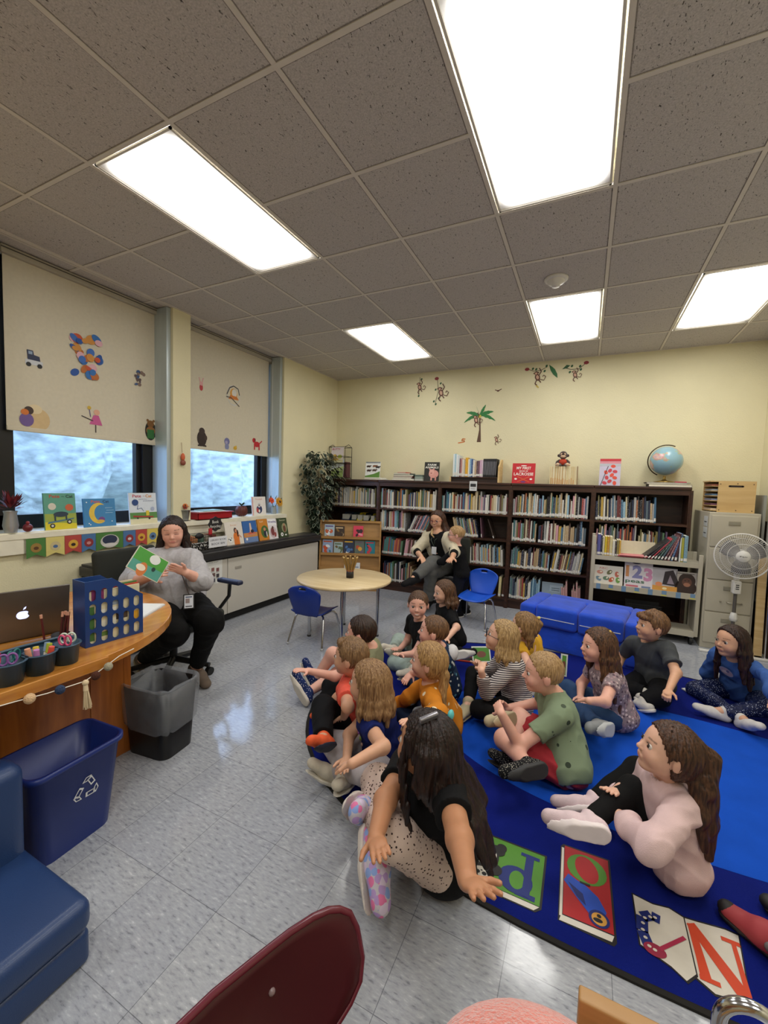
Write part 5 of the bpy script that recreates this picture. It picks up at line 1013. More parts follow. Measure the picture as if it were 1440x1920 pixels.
# blue vinyl foam seat
vb = mat('navy_vinyl', '#1d3866', .42, var=.04, bump=.15, bscale=300, coat=.1)
t = thing('foam_chair', 'dark blue vinyl foam child seat at the lower left corner', 'foam seat', (2.05, .45, 0))
MB().rbox(1.86, 2.28, .02, .70, .0, .11, .02, vb).build('base_block', t, world=True)
MB().rbox(1.86, 2.29, .01, .705, .108, .21, .035, vb).build('seat_cushion', t, world=True)
MB().rbox(1.80, 1.93, .02, .70, .0, .52, .045, vb).build('backrest', t, world=True)

# ============================================================ round table, chairs, rack, plant
chrome = mat('chrome_tube', '#c8c9cc', .15, metal=1, var=0); maple = wood('maple_laminate', '#cdb488', '#dcc69c', .3, 1.5, (1, 10, 1))
TH = .58; tc_ = (1.50, 3.45)
t = thing('round_table', 'low round maple table on chrome legs near the windows', 'table', (*tc_, 0))
MB().lathe([(.001, TH-.028), (.448, TH-.028), (.457, TH-.02), (.457, TH-.006), (.45, TH), (.001, TH)], (*tc_, 0), maple, n=56).build('table_top', t, world=True)
for q in (.5, 2.1, 3.7, 5.2): 
    x, y = tc_[0]+.33*math.cos(q), tc_[1]+.33*math.sin(q); l = MB().cyl((x, y, .012), (x, y, TH-.03), .016, m=chrome).build('leg', t, world=True); MB().cyl((x, y, 0), (x, y, .014), .019, m=C('#2a2a2c')).build('foot_cap', l, world=True)
t = thing('pencil_pot', 'small black pot with a red rim holding fat wooden pencils on the round table', 'pot', (*AZ(656, 1083, TH)[:2], TH+.001)); pc = Vector(t.location)
MB().lathe([(.001, 0), (.036, 0), (.036, .075), (.031, .075), (.03, .005), (.001, .005)], pc, C('#241f20')).build('pot_wall', t, world=True); MB().lathe([(.037, .066), (.038, .076), (.031, .078)], pc, C('#8a2a2a')).build('rim', t, world=True)
for k in range(9):
    q = k*.7; d = Vector((math.cos(q)*.32+(-.0), math.sin(q)*.32, 1)).normalized(); p = pc+Vector((.01*math.cos(q), .01*math.sin(q), .008)); pk = thing('ruler_stick', 'brown wooden rod standing in the black pot on the round table', 'stick', p, group='wooden rods in the pot')
    MB().cyl(p, p+d*.20, .009, .010, m=C('#8a6a34', .35), n=10).build('rod', pk, world=True); MB().cyl(p+d*.20, p+d*.205, .010, .008, m=C('#c9a86a')).build('rod_tip', pk, world=True)
def kid_chair(name_label, loc, rz, col):
    """faces +y locally"""
    pm_ = mat('moulded_blue_plastic_'+col[1:], col, .35, var=.04); t = thing('school_chair', name_label, 'chair', loc, rz); n = 10
    SHt = .30
    def shell(mb, f, nu, nv, th):
        vs = []; 
        for i in range(nu+1):
            for j in range(nv+1): vs.append(f(i/nu*2-1, j/nv))
        o = mb.add(vs, [(i*(nv+1)+j, (i+1)*(nv+1)+j, (i+1)*(nv+1)+j+1, i*(nv+1)+j+1) for i in range(nu) for j in range(nv)], pm_, True)
    mb = MB(); shell(mb, lambda u, v: (u*(.165-.02*v**3), -.15+.33*v, SHt-.012*math.cos(u*1.5)-.03*max(0, v-.75)*1.2+.02*abs(u)**3), 10, 10, .01); o = mb.build('seat', t); md = o.modifiers.new('s', 'SOLIDIFY'); md.thickness = .009; md.offset = 0
    def bk(u, v):
        w = .115+.055*math.sin(min(1, v*1.25)*PI/2); w *= 1-.38*max(0, (v-.72)/.28)**2.2; z = SHt-.01+.285*v-.022*max(0, v-.7)/.3*u*u
        return (u*w, -.15-.055*v-.03*(1-u*u)*math.sin(v*PI*.8)*1.0, z)
    mb = MB(); vs = []; nu, nv = 16, 14
    for i in range(nu+1):
        for j in range(nv+1): vs.append(bk(i/nu*2-1, j/nv))
    fs = [(i*(nv+1)+j, (i+1)*(nv+1)+j, (i+1)*(nv+1)+j+1, i*(nv+1)+j+1) for i in range(nu) for j in range(nv) if not (6 <= i <= 9 and j == 12)]
    mb.add(vs, fs, pm_, True); o = mb.build('backrest', t); md = o.modifiers.new('s', 'SOLIDIFY'); md.thickness = .009; md.offset = 0
    for sx_ in (-1, 1):
        for sy_ in (-1, 1):
            MB().tube([(sx_*.11, sy_*.08+.02, SHt-.025), (sx_*.135, sy_*.10+.02, SHt-.03), (sx_*.15, sy_*.12+.02, SHt-.06), (sx_*.18, sy_*.19+.02, .012)], .0095, chrome).ball((sx_*.18, sy_*.19+.02, .012), .013, C('#b8b8b8'), n=8).build('leg', t)
    for sx_ in (-1, 1): MB().tube([(sx_*.11, -.06, SHt-.025), (sx_*.11, .10, SHt-.025)], .0095, chrome).build('side_rail', t)
    return t
kid_chair('small blue school chair pushed up to the round table', (1.345, 3.19, 0), .06, '#12318c')
kid_chair('small blue school chair by the bookcases facing the camera', (2.55, 4.52, 0), PI-.12, '#1c55c8')
# magazine rack: angled, front plane from (0.263,4.81) to (0.975,5.456)
P0 = Vector((.262, 4.81, 0)); P1 = Vector((.975, 5.27, 0)); P0 = Vector((.285, 4.845, 0)); U = Vector((.80, .37, 0)).normalized(); P0 = Vector((.262, 4.805, 0)); Lr = .86; Nf = Vector((U.y, -U.x, 0))
lo = wood('light_oak_rack', '#9c7442', '#b88c54', .4, 2, (1, 1, 8))
t = thing('magazine_rack', 'light oak sloping magazine rack between the plant and bookcases', 'magazine rack', P0+U*Lr/2)
TR = frame_at(P0, U, -Nf, Vector((0, 0, 1)))
def rk(name, fn): mb = MB(); mb.T = TR; fn(mb); return mb.build(name, t, world=True)
side = [(0.0, 0), (.135, 0), (.135, .97), (.07, .97), (0, .20)]
rk('side_panel', lambda m: m.prism(side, 0, .02, lo, axis='x')); rk('side_panel', lambda m: m.prism(side, Lr-.02, Lr, lo, axis='x'))
rk('back_panel', lambda m: m.box(.02, Lr-.02, .123, .135, .02, .97, lo)); rk('top_rail', lambda m: m.box(.0, Lr, .065, .135, .95, .975, lo))
rk('front_panel', lambda m: m.add([(.02, .02, .0), (Lr-.02, .02, .0), (Lr-.02, .035, .30), (.02, .035, .30)], [(0, 1, 2, 3)], lo))
rk('kick_board', lambda m: m.box(.02, Lr-.02, .0, .015, .0, .08, lo))
for z, y in ((.72, .042), (.49, .025), (.29, .010)):
    rk('shelf_lip', lambda m: m.box(.02, Lr-.02, y-.012, y+.002, z, z+.035, lo)); rk('shelf', lambda m: m.box(.02, Lr-.02, y, y+.075, z, z+.012, lo))
    rk('slope_board', lambda m: m.add([(.02, y+.042, z+.01), (Lr-.02, y+.042, z+.01), (Lr-.02, y+.075, z+.23), (.02, y+.075, z+.23)], [(0, 1, 2, 3)], lo))
def rc(cols):
    def f(a, w, h):
        a.rect(-w/2, 0, w/2, h, cols[0]); rr2 = random.Random(cols[0]+cols[1])
        a.rect(-w/2+.01, h-.035, w/2-.02, h-.018, cols[1])
        for i in range(7): a.ell(rr2.uniform(-w*.3, w*.3), rr2.uniform(.03, h*.65), rr2.uniform(.012, .04), rr2.uniform(.01, .03), rr2.choice(cols), rot=rr2.uniform(0, 3))
    return f
yawr = math.atan2(Nf.y, Nf.x)
for x, z, yb, w, h, cols, n in ((.10, .732, .062+.03, .125, .185, ('#a9bcc8', '#5a4a8a', '#2c2c44', '#c2603c', '#dfe4e8'), 'pale blue magazine with a dark bird shape, top left of the oak rack'), (.225, .732, .092, .12, .165, ('#3b2c22', '#c9b08a', '#8a6a34', '#5c4a30'), 'brown patterned magazine second on the top row of the oak rack'), (.455, .732, .092, .125, .175, ('#d8405a', '#d8405a', '#3a1f28', '#e8909c'), 'hot pink magazine on the top row of the oak rack'),
                               (.085, .502, .06, .13, .20, ('#8fa3c4', '#c2502c', '#dfe6ee', '#3f7c94', '#c9602c'), 'sky blue magazine with red heading, lower left of the oak rack'), (.215, .502, .06, .11, .17, ('#9fb4b8', '#5a6a48', '#6b5a34', '#dfe2dc'), 'pale magazine second on the lower row of the oak rack'), (.345, .502, .06, .13, .205, ('#27324c', '#e0b02c', '#4a72a8', '#e8e4dc'), 'navy and yellow magazine in the middle of the lower rack row'),
                               (.475, .502, .06, .12, .20, ('#5c6a60', '#6b5a6a', '#d8a03c', '#b5482c'), 'grey and orange magazine fourth on the lower rack row'), (.605, .502, .06, .125, .20, ('#1f7a8a', '#c23a4a', '#e0c23a', '#14303c', '#dfe8e8'), 'teal magazine with a yellow picture, lower right of the oak rack')):
    cover_book(n, P0+U*(x*1.14+.02)-Nf*((.052 if z > .6 else .034))+Vector((0, 0, z+.0)), w*1.1, h, .004, yawr, .11, cols[0], rc(cols), name='magazine', cat='magazine')
t = thing('rack_notice', 'white printed notice on the lowest part of the oak rack', 'notice', P0+U*.5+Nf*.012+Vector((0, 0, .34))); mb = MB(); mb.T = TR; mb.box(.36, .58, -.014, -.012, .22, .40, C('#dfe2e6')).build('paper', t, world=True); mb = MB(); mb.T = TR; mb.box(.42, .56, -.0152, -.0142, .33, .345, C('#8a94a8')).box(.42, .56, -.0152, -.0142, .30, .305, C('#8a94a8')).build('printed_line', t, world=True)
# ficus
t = thing('ficus_plant', 'tall artificial ficus with white edged leaves in the back corner', 'plant', (.135, 5.06, 0))
MB().lathe([(.001, 0), (.09, 0), (.115, .24), (.105, .24), (.10, .20), (.001, .2)], (.135, 5.06, 0.001), C('#3a2c24')).build('pot', t, world=True)
rp = random.Random(11); tk = MB()
for k in range(4): tk.tube([(.11+.02*k, 5.06, .2), (.13+.02*math.sin(k*2), 5.03+.03*math.cos(k*2), .7), (.15+.03*math.sin(k), 4.98+.05*math.cos(k*3), 1.2), (.18+.06*math.sin(k*1.7), 4.93+.1*math.cos(k*2.1), 1.65)], [.014, .013, .010, .005], mat('ficus_stem', '#5a4a3a', .8))
tk.build('stems', t, world=True)
lg = mat('ficus_leaf_green', '#18261c', .35, var=.4, vscale=8); lw = mat('ficus_leaf_margin', '#a9b39c', .5); lf = MB()
for k in range(1150):
    z = rp.uniform(.72, 1.93); prof = (.33 if 1.35 < z < 1.75 else .24 if z > 1.2 else .17); 
    if z > 1.8: prof = .22
    q = rp.uniform(0, 6.3); r = prof*math.sqrt(rp.uniform(.15, 1)); c0 = Vector((.18+.02*math.sin(z*5)+r*math.cos(q)*.9, 4.93+r*math.sin(q)*1.15, z))
    c0.x = max(c0.x, .08+rp.uniform(0, .04)); c0.y = max(c0.y, 4.86) if z < .92 else c0.y; c0.x = min(c0.x, .2) if z < 1.02 else c0.x
    c0.y = min(c0.y, 5.22-rp.uniform(0, .05)) if z < TOPZ+.1 else min(c0.y, 5.3)
    d = Vector((abs(math.cos(q))*.4 if c0.x < .2 else math.cos(q)*.6, math.sin(q)*.6, rp.uniform(-1.1, .1))).normalized(); s = d.cross(Vector((0, 0, 1))).normalized(); nn = s.cross(d); l = rp.uniform(.06, .10); w_ = l*.26; e = .84
    P_ = [c0, c0+d*l*.3+s*w_, c0+d*l*.65+s*w_*.8, c0+d*l, c0+d*l*.65-s*w_*.8, c0+d*l*.3-s*w_]; mid = c0+d*l*.5-nn*.0
    Q_ = [mid+(p-mid)*e+nn*.0012 for p in P_]
    lf.add(P_, [(0, 1, 2, 3, 4, 5)], lw if rp.random() < .6 else lg); lf.add(Q_, [(0, 1, 2, 3, 4, 5)], lg); lf.add([mid+(p-mid)*e-nn*.0012 for p in P_], [(5, 4, 3, 2, 1, 0)], lg)
o = lf.build('leaves', t, world=True); o['kind'] = 'stuff'

# ============================================================ sofa
bv_ = mat('royal_blue_velour', '#0d45c4', .8, var=.22, vscale=7, sheen=.2, bump=.3, bscale=30)
t = thing('foam_sofa', 'low royal blue foam sofa with white piping in front of the bookcases', 'sofa', (3.55, 4.3, 0), -.19)
t.location = (3.055, 4.14, 0)
MB().rbox(.0, 1.02, .02, .60, .0, .22, .02, bv_).build('base', t)
MB().rbox(-.005, .15, .0, .60, .02, .40, .035, bv_).build('arm', t); MB().rbox(.88, 1.03, .0, .60, .02, .40, .035, bv_).build('arm', t)
MB().rbox(.14, .89, .40, .61, .02, .40, .03, bv_).build('backrest', t)
for k, (a_, b_) in enumerate(((.152, .515), (.52, .878))):
    o = MB().rbox(a_, b_, -.02, .42, .215, .415, .035, bv_).build('cushion', t); MB().box(a_+.02, b_-.02, -.0235, -.018, .30, .306, C('#dfe2ea')).build('piping', o)

# ============================================================ rug
ns, nl = mat('navy_rug_pile', '#0b1a72', .95, spec=.15, var=.10, vscale=6, bump=.5, bscale=500), mat('bright_blue_rug_pile', '#1450c4', .95, spec=.15, var=.10, vscale=6, bump=.5, bscale=500)
blkr = C('#15120f', .9)
def oval(cx, cy, a, b, p, n=96): return [(cx+a*abs(math.cos(q))**(2/p)*(1 if math.cos(q) > 0 else -1), cy+b*abs(math.sin(q))**(2/p)*(1 if math.sin(q) > 0 else -1)) for q in [2*PI*i/n for i in range(n)]]
t = thing('rug', 'large oval navy and bright blue alphabet rug under the children', 'rug', (3.8, 2.74, 0))
RCX, RCY, RA, RBb = 3.80, 2.74, 1.87, 1.34
mb = MB(); mb.prism(oval(RCX, RCY, RA, RBb, 2.45), .0005, .009, blkr); mb.build('binding', t, world=True)
RT = Matrix.Translation((0, 0, .009))
mb = Art(RT, z0=0, dz=.0004); mb.poly(oval(RCX, RCY, RA-.018, RBb-.018, 2.45), ns); mb.build('navy_field', t, world=True)
mb = Art(RT, z0=.0006, dz=.0004); mb.poly(oval(4.02, 2.66, 1.25, .655, 2.2), nl); mb.build('blue_centre', t, world=True)
G, Wt, Rd, Bk = '#4c8526', '#cfc9bd', '#a51419', '#0f0d10'
def rugart(name, cx, cy, rot, fn):
    a = Art(Matrix.Translation((cx, cy, .0100)) @ Matrix.Rotation(rot, 4, 'Z'), z0=.0003, dz=.00022); fn(a); a.build(name, t, world=True)
def fP(a):     # drawn upright in its own frame, which is turned half round
    a.poly([(-.15, -.12), (.12, -.12), (.13, -.10), (.13, .14), (-.13, .14), (-.15, .12)], Bk); a.rect(-.142, -.112, .118, .112, G); a.poly([(-.142, .115), (.118, .115), (.125, .135), (-.125, .135)], Wt)
    a.poly([(.12, -.11), (.14, -.10), (.14, .09), (.12, .10)], Wt)
    # letter P: stem with serifs and bowl
    a.rect(-.105, -.08, -.075, .10, '#10246e'); a.rect(-.125, .085, -.055, .105, '#10246e'); a.rect(-.125, -.09, -.055, -.075, '#10246e')
    a.ell(-.05, .045, .062, .058, '#10246e'); a.ell(-.055, .045, .027, .040, G); a.rect(-.105, -.08, -.078, .10, '#10246e')
    # panda
    for x, y, r1, r2 in ((.03, .04, .03, .026), (.105, .04, .028, .025), (.035, -.05, .032, .025), (.10, -.055, .03, .028), (.02, -.07, .02, .02), (.118, -.08, .02, .02)): a.ell(x, y, r1, r2, Bk)
    a.ell(.068, -.005, .047, .062, Bk); a.ell(.068, -.008, .038, .052, Wt); a.ell(.05, .10, .012, .012, Bk); a.ell(.095, .10, .012, .012, Bk); a.ell(.072, .078, .037, .030, Bk); a.ell(.072, .078, .032, .026, Wt); a.ell(.06, .08, .009, .008, Bk); a.ell(.085, .08, .009, .008, Bk); a.ell(.072, .07, .004, .003, Bk)
rugart('letter_p_picture', 3.358, 1.618, PI, fP)
def fO(a):
    a.poly([(-.09, -.175), (.08, -.175), (.09, -.16), (.09, .17), (-.08, .18), (-.09, .165)], Bk); a.poly([(-.083, -.168), (.075, -.168), (.075, .14), (-.083, .14)], Rd); a.rect(.077, -.155, .086, .15, Wt); a.poly([(-.083, .145), (.08, .145), (.086, .168), (-.075, .168)], Wt)
    a.ell(-.005, -.085, .07, .068, G, rot=.0); a.ell(-.005, -.085, .040, .060, Rd, rot=.25)
    a.poly([(.06, -.035), (.075, .0), (.03, .055), (-.01, .10), (-.05, .115), (-.065, .07), (-.04, .02), (.0, -.01), (.03, -.02)], '#1747b0'); a.poly([(.06, .0), (.03, .05), (0, .075), (.01, .03)], '#0c1f66'); a.ell(-.04, .105, .033, .032, '#0c1f66'); a.ell(-.04, .106, .024, .023, '#c9923a'); a.ell(-.036, .112, .015, .008, Bk); a.ell(-.04, .095, .007, .007, Bk); a.rect(-.015, -.02, .02, -.012, Bk)
rugart('letter_o_picture', 3.648, 1.66, PI+.02, fO)
def fN(a):
    L1 = [(.145, -.115), (.145, .075), (.13, .10), (.085, .12), (.055, .105), (.045, .08), (.035, -.09), (.06, -.115)]
    L0 = [(-.15, -.11), (-.145, .09), (-.11, .12), (-.04, .115), (.0, .09), (0, -.115), (-.03, -.12)]
    # page outlines: left page (letter) and right page (stick), seen turned half round
    pg1 = [(.0, .12-.22), (.0, .10), (-.04, .125), (-.09, .115), (-.13, .07), (-.155, -.115), (-.12, -.118), (-.04, -.105)]
    pg2 = [(.0, -.10), (.0, .09), (.03, .125), (.065, .10), (.145, .07), (.15, -.115), (.09, -.105), (.04, -.115)]
    for pg in (pg1, pg2):
        cx = sum(p[0] for p in pg)/len(pg); cy = sum(p[1] for p in pg)/len(pg); a.poly([(cx+(x-cx)*1.06, cy+(y-cy)*1.06) for x, y in pg], Bk); a.poly(pg, Wt)
    O = '#c9401c'
    a.poly([(-.025, .09), (-.010, .09), (-.012, -.06), (-.03, -.07)], O); a.poly([(-.02, -.07), (-.04, -.07), (-.13, .075), (-.105, .085)], O) if False else None
    a.poly([(-.012, .085), (-.04, .095), (-.028, -.085), (-.008, -.085)], O); a.poly([(-.012, -.09), (-.045, -.09), (-.135, .08), (-.095, .105)], O) if False else a.poly([(-.03, -.095), (-.005, -.08), (-.10, .105), (-.135, .085)], O); a.poly([(-.135, .09), (-.12, .10), (-.125, -.07), (-.138, -.07)], O); a.rect(-.15, -.085, -.10, -.07, O); a.rect(-.06, .085, -.008, .10, O)
    B = '#10246e'; pts = [(.12, .07), (.135, .02), (.13, -.035), (.10, -.055), (.075, -.05)]
    a.line(pts, .035, B); a.ell(.105, .07, .032, .022, '#8f1c3c'); a.line([(.09, .06), (.01, -.02)], .012, '#a31c44')
    for x, y in ((.105, .07), (.12, .065), (.128, .04), (.133, .015), (.13, -.01), (.122, -.033), (.105, -.045), (.09, -.05)): a.ell(x, y, .006, .005, Wt)
rugart('letter_n_picture', 3.955, 1.60, PI, fN)
# ============================================================ foreground
mar = mat('maroon_plastic', '#3a0d16', .32, var=.05, coat=.1)
t = thing('adult_chair', 'dark maroon moulded plastic chair at the bottom of the picture', 'chair', (3.4, .35, 0))
# the shell leans back; its outline is measured in its own plane
_N = Vector((.9, -.28, .33)).normalized(); _X = _N.cross(Vector((0, 0, 1))).normalized(); _Y = _X.cross(_N); _O = Vector((3.25, .52, .78))
half = [(.17, .036), (.092, .034), (.056, .034), (.017, .031), (-.009, .025), (-.028, .015), (-.044, 0), (-.053, -.028), (-.054, -.071), (-.043, -.097), (-.021, -.113), (.01, -.125), (.06, -.14), (.12, -.15), (.17, -.152)]
poly_ = half+[(.34-x, y) for x, y in reversed(half[1:-1])]
def _P(x, y, off=0): return _O+_X*x+_Y*y+_N*(off-.030*(1-((x-.17)/.22)**2)-.012*(1-((y+.06)/.1)**2))
mb = MB(); n = len(poly_)
for off, fl in ((.0045, True), (-.0045, False)):
    vs = [_P(.17+(x-.17)*k, -.06+(y+.06)*k, off*(1 if k < .99 else .3)) for k in (1, .975, .85, .6, .3, .02) for x, y in poly_]
    fs = [(a_*n+i, a_*n+(i+1) % n, (a_+1)*n+(i+1) % n, (a_+1)*n+i) for a_ in range(5) for i in range(n)]
    mb.add(vs, [tuple(reversed(f)) for f in fs] if fl else fs, mar, True)
mb.build('backrest', t, world=True); MB().tube([_P(x, y) for x, y in poly_], .0055, mat('maroon_rim', '#5a1c2a', .25), n=8, closed=True).build('rim', t, world=True)
MB().ball(_P(.092, -.02, .004), .0055, C('#7f6a6c', .3), n=10).build('rivet', t, world=True)
MB().rbox(3.24, 3.62, .14, .54, .43, .455, .012, mar).build('seat', t, world=True)
for x, y in ((3.28, .18), (3.28, .50), (3.58, .18), (3.58, .50)): MB().tube([(x, y, .43), (x+(.03 if x > 3.4 else -.03), y+(.0), 0)], .011, chrome).build('leg', t, world=True)
for y in (.2, .46): MB().tube([(3.28, y, .43), (3.20, y, .50), _P(.17+(.33-y)*.8, -.12, -.008)], .01, chrome).build('back_support', t, world=True)
t = thing('wooden_chair', 'pale wooden chair back rail at the bottom edge of the picture', 'chair', (3.76, .5, 0))
MB().box(3.60, 3.93, .660, .684, .64, .72, lo, bev=.004).build('back_rail', t, world=True)
for x in (3.61, 3.90): MB().box(x-.015, x+.015, .657, .687, 0, .645, lo).build('leg', t, world=True); MB().box(x-.015, x+.015, .25, .28, 0, .40, lo).build('leg', t, world=True)
MB().box(3.70, 3.93, .25, .645, .40, .425, lo, bev=.004).build('seat', t, world=True)
salm = mat('salmon_fleece', '#d9786a', .95, sheen=.8, bump=.8, bscale=160)
t = thing('padded_stool', 'round stool with a fuzzy salmon pink cushion at the bottom edge', 'stool', (3.53, .44, 0))
MB().ball((3.575, .505, .665), .16, salm, n=40, sc=(1.06, .94, .59)).build('cushion', t, world=True); MB().cyl((3.575, .50, .545), (3.575, .50, .580), .12, m=lo, n=28).build('seat_board', t, world=True)
for k in range(4): q = k*PI/2+.8; MB().cyl((3.575+.08*math.cos(q), .50+.08*math.sin(q), .55), (3.575+.12*math.cos(q), .50+.12*math.sin(q), 0), .012, m=lo).build('leg', t, world=True)
t = thing('chrome_chair_frame', 'bent chrome chair tube at the lower right corner', 'chair', (3.86, .76, 0))
cp = AZ(1400, 1885, .60); pts = [(cp[0]-.035+.045*(1-math.cos(q))-.0, cp[1]-.0, cp[2]-.045+.045*math.sin(q)) for q in [PI*i/14 for i in range(15)]]
MB().tube([(cp[0]-.035, cp[1], .0)]+pts+[(cp[0]+.055, cp[1], .0)], .0115, chrome, n=12).build('tube_frame', t, world=True)
# red and black shoe soles by the right edge
# ============================================================ figures: soft shapes meshed by surface nets
def _n(v): v = np.asarray(v, float); return v/(np.linalg.norm(v)+1e-12)
class Field:
    """list of shapes, each evaluated only near itself, blended with a smooth minimum"""
    def __init__(s): s.pr = []
    def add(s, lo, hi, fn, k=.012, op='u'): s.pr.append((np.array(lo)-.0, np.array(hi)+.0, fn, k, op)); return s
    def cap(s, a, b, ra, rb=None, k=.012, cuts=None, flat=None):
        a = np.asarray(a, float); b = np.asarray(b, float); rb = ra if rb is None else rb; ab = b-a; L2 = ab@ab+1e-12; m = max(ra, rb)
        if flat is not None:      # flattened along direction flat[0] by factor flat[1]
            fd = _n(flat[0]); ff = 1/flat[1]-1
        def fn(p):
            q = p-a; t = np.clip(q@ab/L2, 0, 1); d = q-t[:, None]*ab
            if flat is not None: d = d+np.outer(d@fd, fd)*ff
            v = np.sqrt((d*d).sum(1))-(ra+(rb-ra)*t)
            for c, n in (cuts or ()): v = np.maximum(v, (p-c)@n)
            return v
        return s.add(np.minimum(a, b)-m, np.maximum(a, b)+m, fn, k)
    def ell(s, c, r, F=None, k=.012, op='u'):
        """ellipsoid with axes = rows of F"""
        c = np.asarray(c, float); r = np.asarray(r, float); F = np.eye(3) if F is None else F; m = r.max()
        def fn(p):
            q = (p-c)@F.T; k0 = np.sqrt(((q/r)**2).sum(1)); k1 = np.sqrt(((q/(r*r))**2).sum(1)); return k0*(k0-1)/(k1+1e-9)
        return s.add(c-m, c+m, fn, k, op)
    def cut(s, c, n, lo=None, hi=None): 
        c = np.asarray(c, float); n = _n(n); s.pr.append((None if lo is None else np.asarray(lo), hi, lambda p: (p-c)@n, 0, 'i')); return s
    def sub(s, fn): s.pr.append((None, None, fn, .0, 's')); return s
    def disp(s, fn): s.pr.append((None, None, fn, 0, 'd')); return s
    def ev(s, p, coarse=False):
        f = np.full(len(p), .5 if not coarse else 9.0)
        for lo, hi, fn, k, op in s.pr:
            if op == 'u':
                if coarse: f = np.minimum(f, fn(p)); continue
                m = np.all((p > lo-.035) & (p < hi+.035), 1); i = np.nonzero(m)[0]
                if not len(i): continue
                d = fn(p[i]); g = f[i]; h = np.maximum(k-np.abs(g-d), 0)/k if k > 0 else 0; f[i] = np.minimum(g, d)-h*h*k*.25
            elif op == 's': f = np.maximum(f, -fn(p)) if not coarse else f
            elif op == 'c':
                if coarse: continue
                m = np.all((p > lo-.02) & (p < hi+.02), 1); i = np.nonzero(m)[0]
                if len(i): d = -fn(p[i]); g = f[i]; h = np.maximum(k-np.abs(g-d), 0)/k; f[i] = np.maximum(g, d)+h*h*k*.25
            elif op == 'i': f = np.maximum(f, fn(p)) if not coarse else f
            elif op == 'd' and not coarse: m = np.abs(f) < .03; f[m] += fn(p[m])
        return f
    def mesh(s, h):
        los = np.array([q[0] for q in s.pr if q[4] == 'u']); his = np.array([q[1] for q in s.pr if q[4] == 'u'])
        lo = los.min(0)-.03; B = 8; nb = np.ceil((his.max(0)+.03-lo)/(h*B)).astype(int)
        ctr = lo+(np.stack(np.meshgrid(*[np.arange(n) for n in nb], indexing='ij'), -1).reshape(-1, 3)+.5)*h*B
        fc = s.ev(ctr, True); act = np.nonzero(np.abs(fc) < h*B*.9+.022)[0]
        F = np.repeat(np.where(fc > 0, .1, -.1)[:, None], B**3, 1).astype(np.float32)
        off = (np.stack(np.meshgrid(*[np.arange(B)]*3, indexing='ij'), -1).reshape(-1, 3))*h
        for i0 in range(0, len(act), 900):
            a = act[i0:i0+900]; P_ = (ctr[a]-.5*h*B)[:, None, :]+off[None]; F[a] = s.ev(P_.reshape(-1, 3)).reshape(len(a), -1)
        F = F.reshape(*nb, B, B, B).transpose(0, 3, 1, 4, 2, 5).reshape(nb*B)
        S = F < 0
        c = S[:-1, :-1, :-1]; cnt = np.zeros(c.shape, np.int8)
        for dx in (0, 1):
            for dy in (0, 1):
                for dz in (0, 1): cnt += S[dx:S.shape[0]-1+dx, dy:S.shape[1]-1+dy, dz:S.shape[2]-1+dz]
        cells = np.argwhere((cnt > 0) & (cnt < 8)); idx = np.full(cnt.shape, -1, np.int64); idx[tuple(cells.T)] = np.arange(len(cells))
        acc = np.zeros((len(cells), 3)); w = np.zeros(len(cells)); cr = [(x, y, z) for x in (0, 1) for y in (0, 1) for z in (0, 1)]
        val = {q: F[cells[:, 0]+q[0], cells[:, 1]+q[1], cells[:, 2]+q[2]] for q in cr}
        for q in cr:
            for ax in range(3):
                if q[ax]: continue
                r = list(q); r[ax] = 1; r = tuple(r); a, b = val[q], val[r]; m = (a < 0) != (b < 0); t = a[m]/(a[m]-b[m]); pt = np.tile(np.array(q, float), (m.sum(), 1)); pt[:, ax] += t; acc[m] += pt; w[m] += 1
        V = lo+(cells+acc/w[:, None])*h
        quads = []
        for ax in range(3):
            sl0 = [slice(None)]*3; sl1 = [slice(None)]*3; sl0[ax] = slice(0, -1); sl1[ax] = slice(1, None); a = S[tuple(sl0)]; b = S[tuple(sl1)]
            e = np.argwhere(a != b); u, v = (ax+1) % 3, (ax+2) % 3; e = e[(e[:, u] > 0) & (e[:, v] > 0) & (e[:, u] < cnt.shape[u]) & (e[:, v] < cnt.shape[v]) & (e[:, ax] < cnt.shape[ax])]
            if not len(e): continue
            def at(du, dv): g = e.copy(); g[:, u] += du; g[:, v] += dv; return idx[tuple(g.T)]
            q = np.stack([at(-1, -1), at(0, -1), at(0, 0), at(-1, 0)], 1); flip = ~a[tuple(e.T)]; q[flip] = q[flip][:, ::-1]; quads.append(q)
        Q = np.concatenate(quads); Q = Q[(Q >= 0).all(1)]
        return V, Q
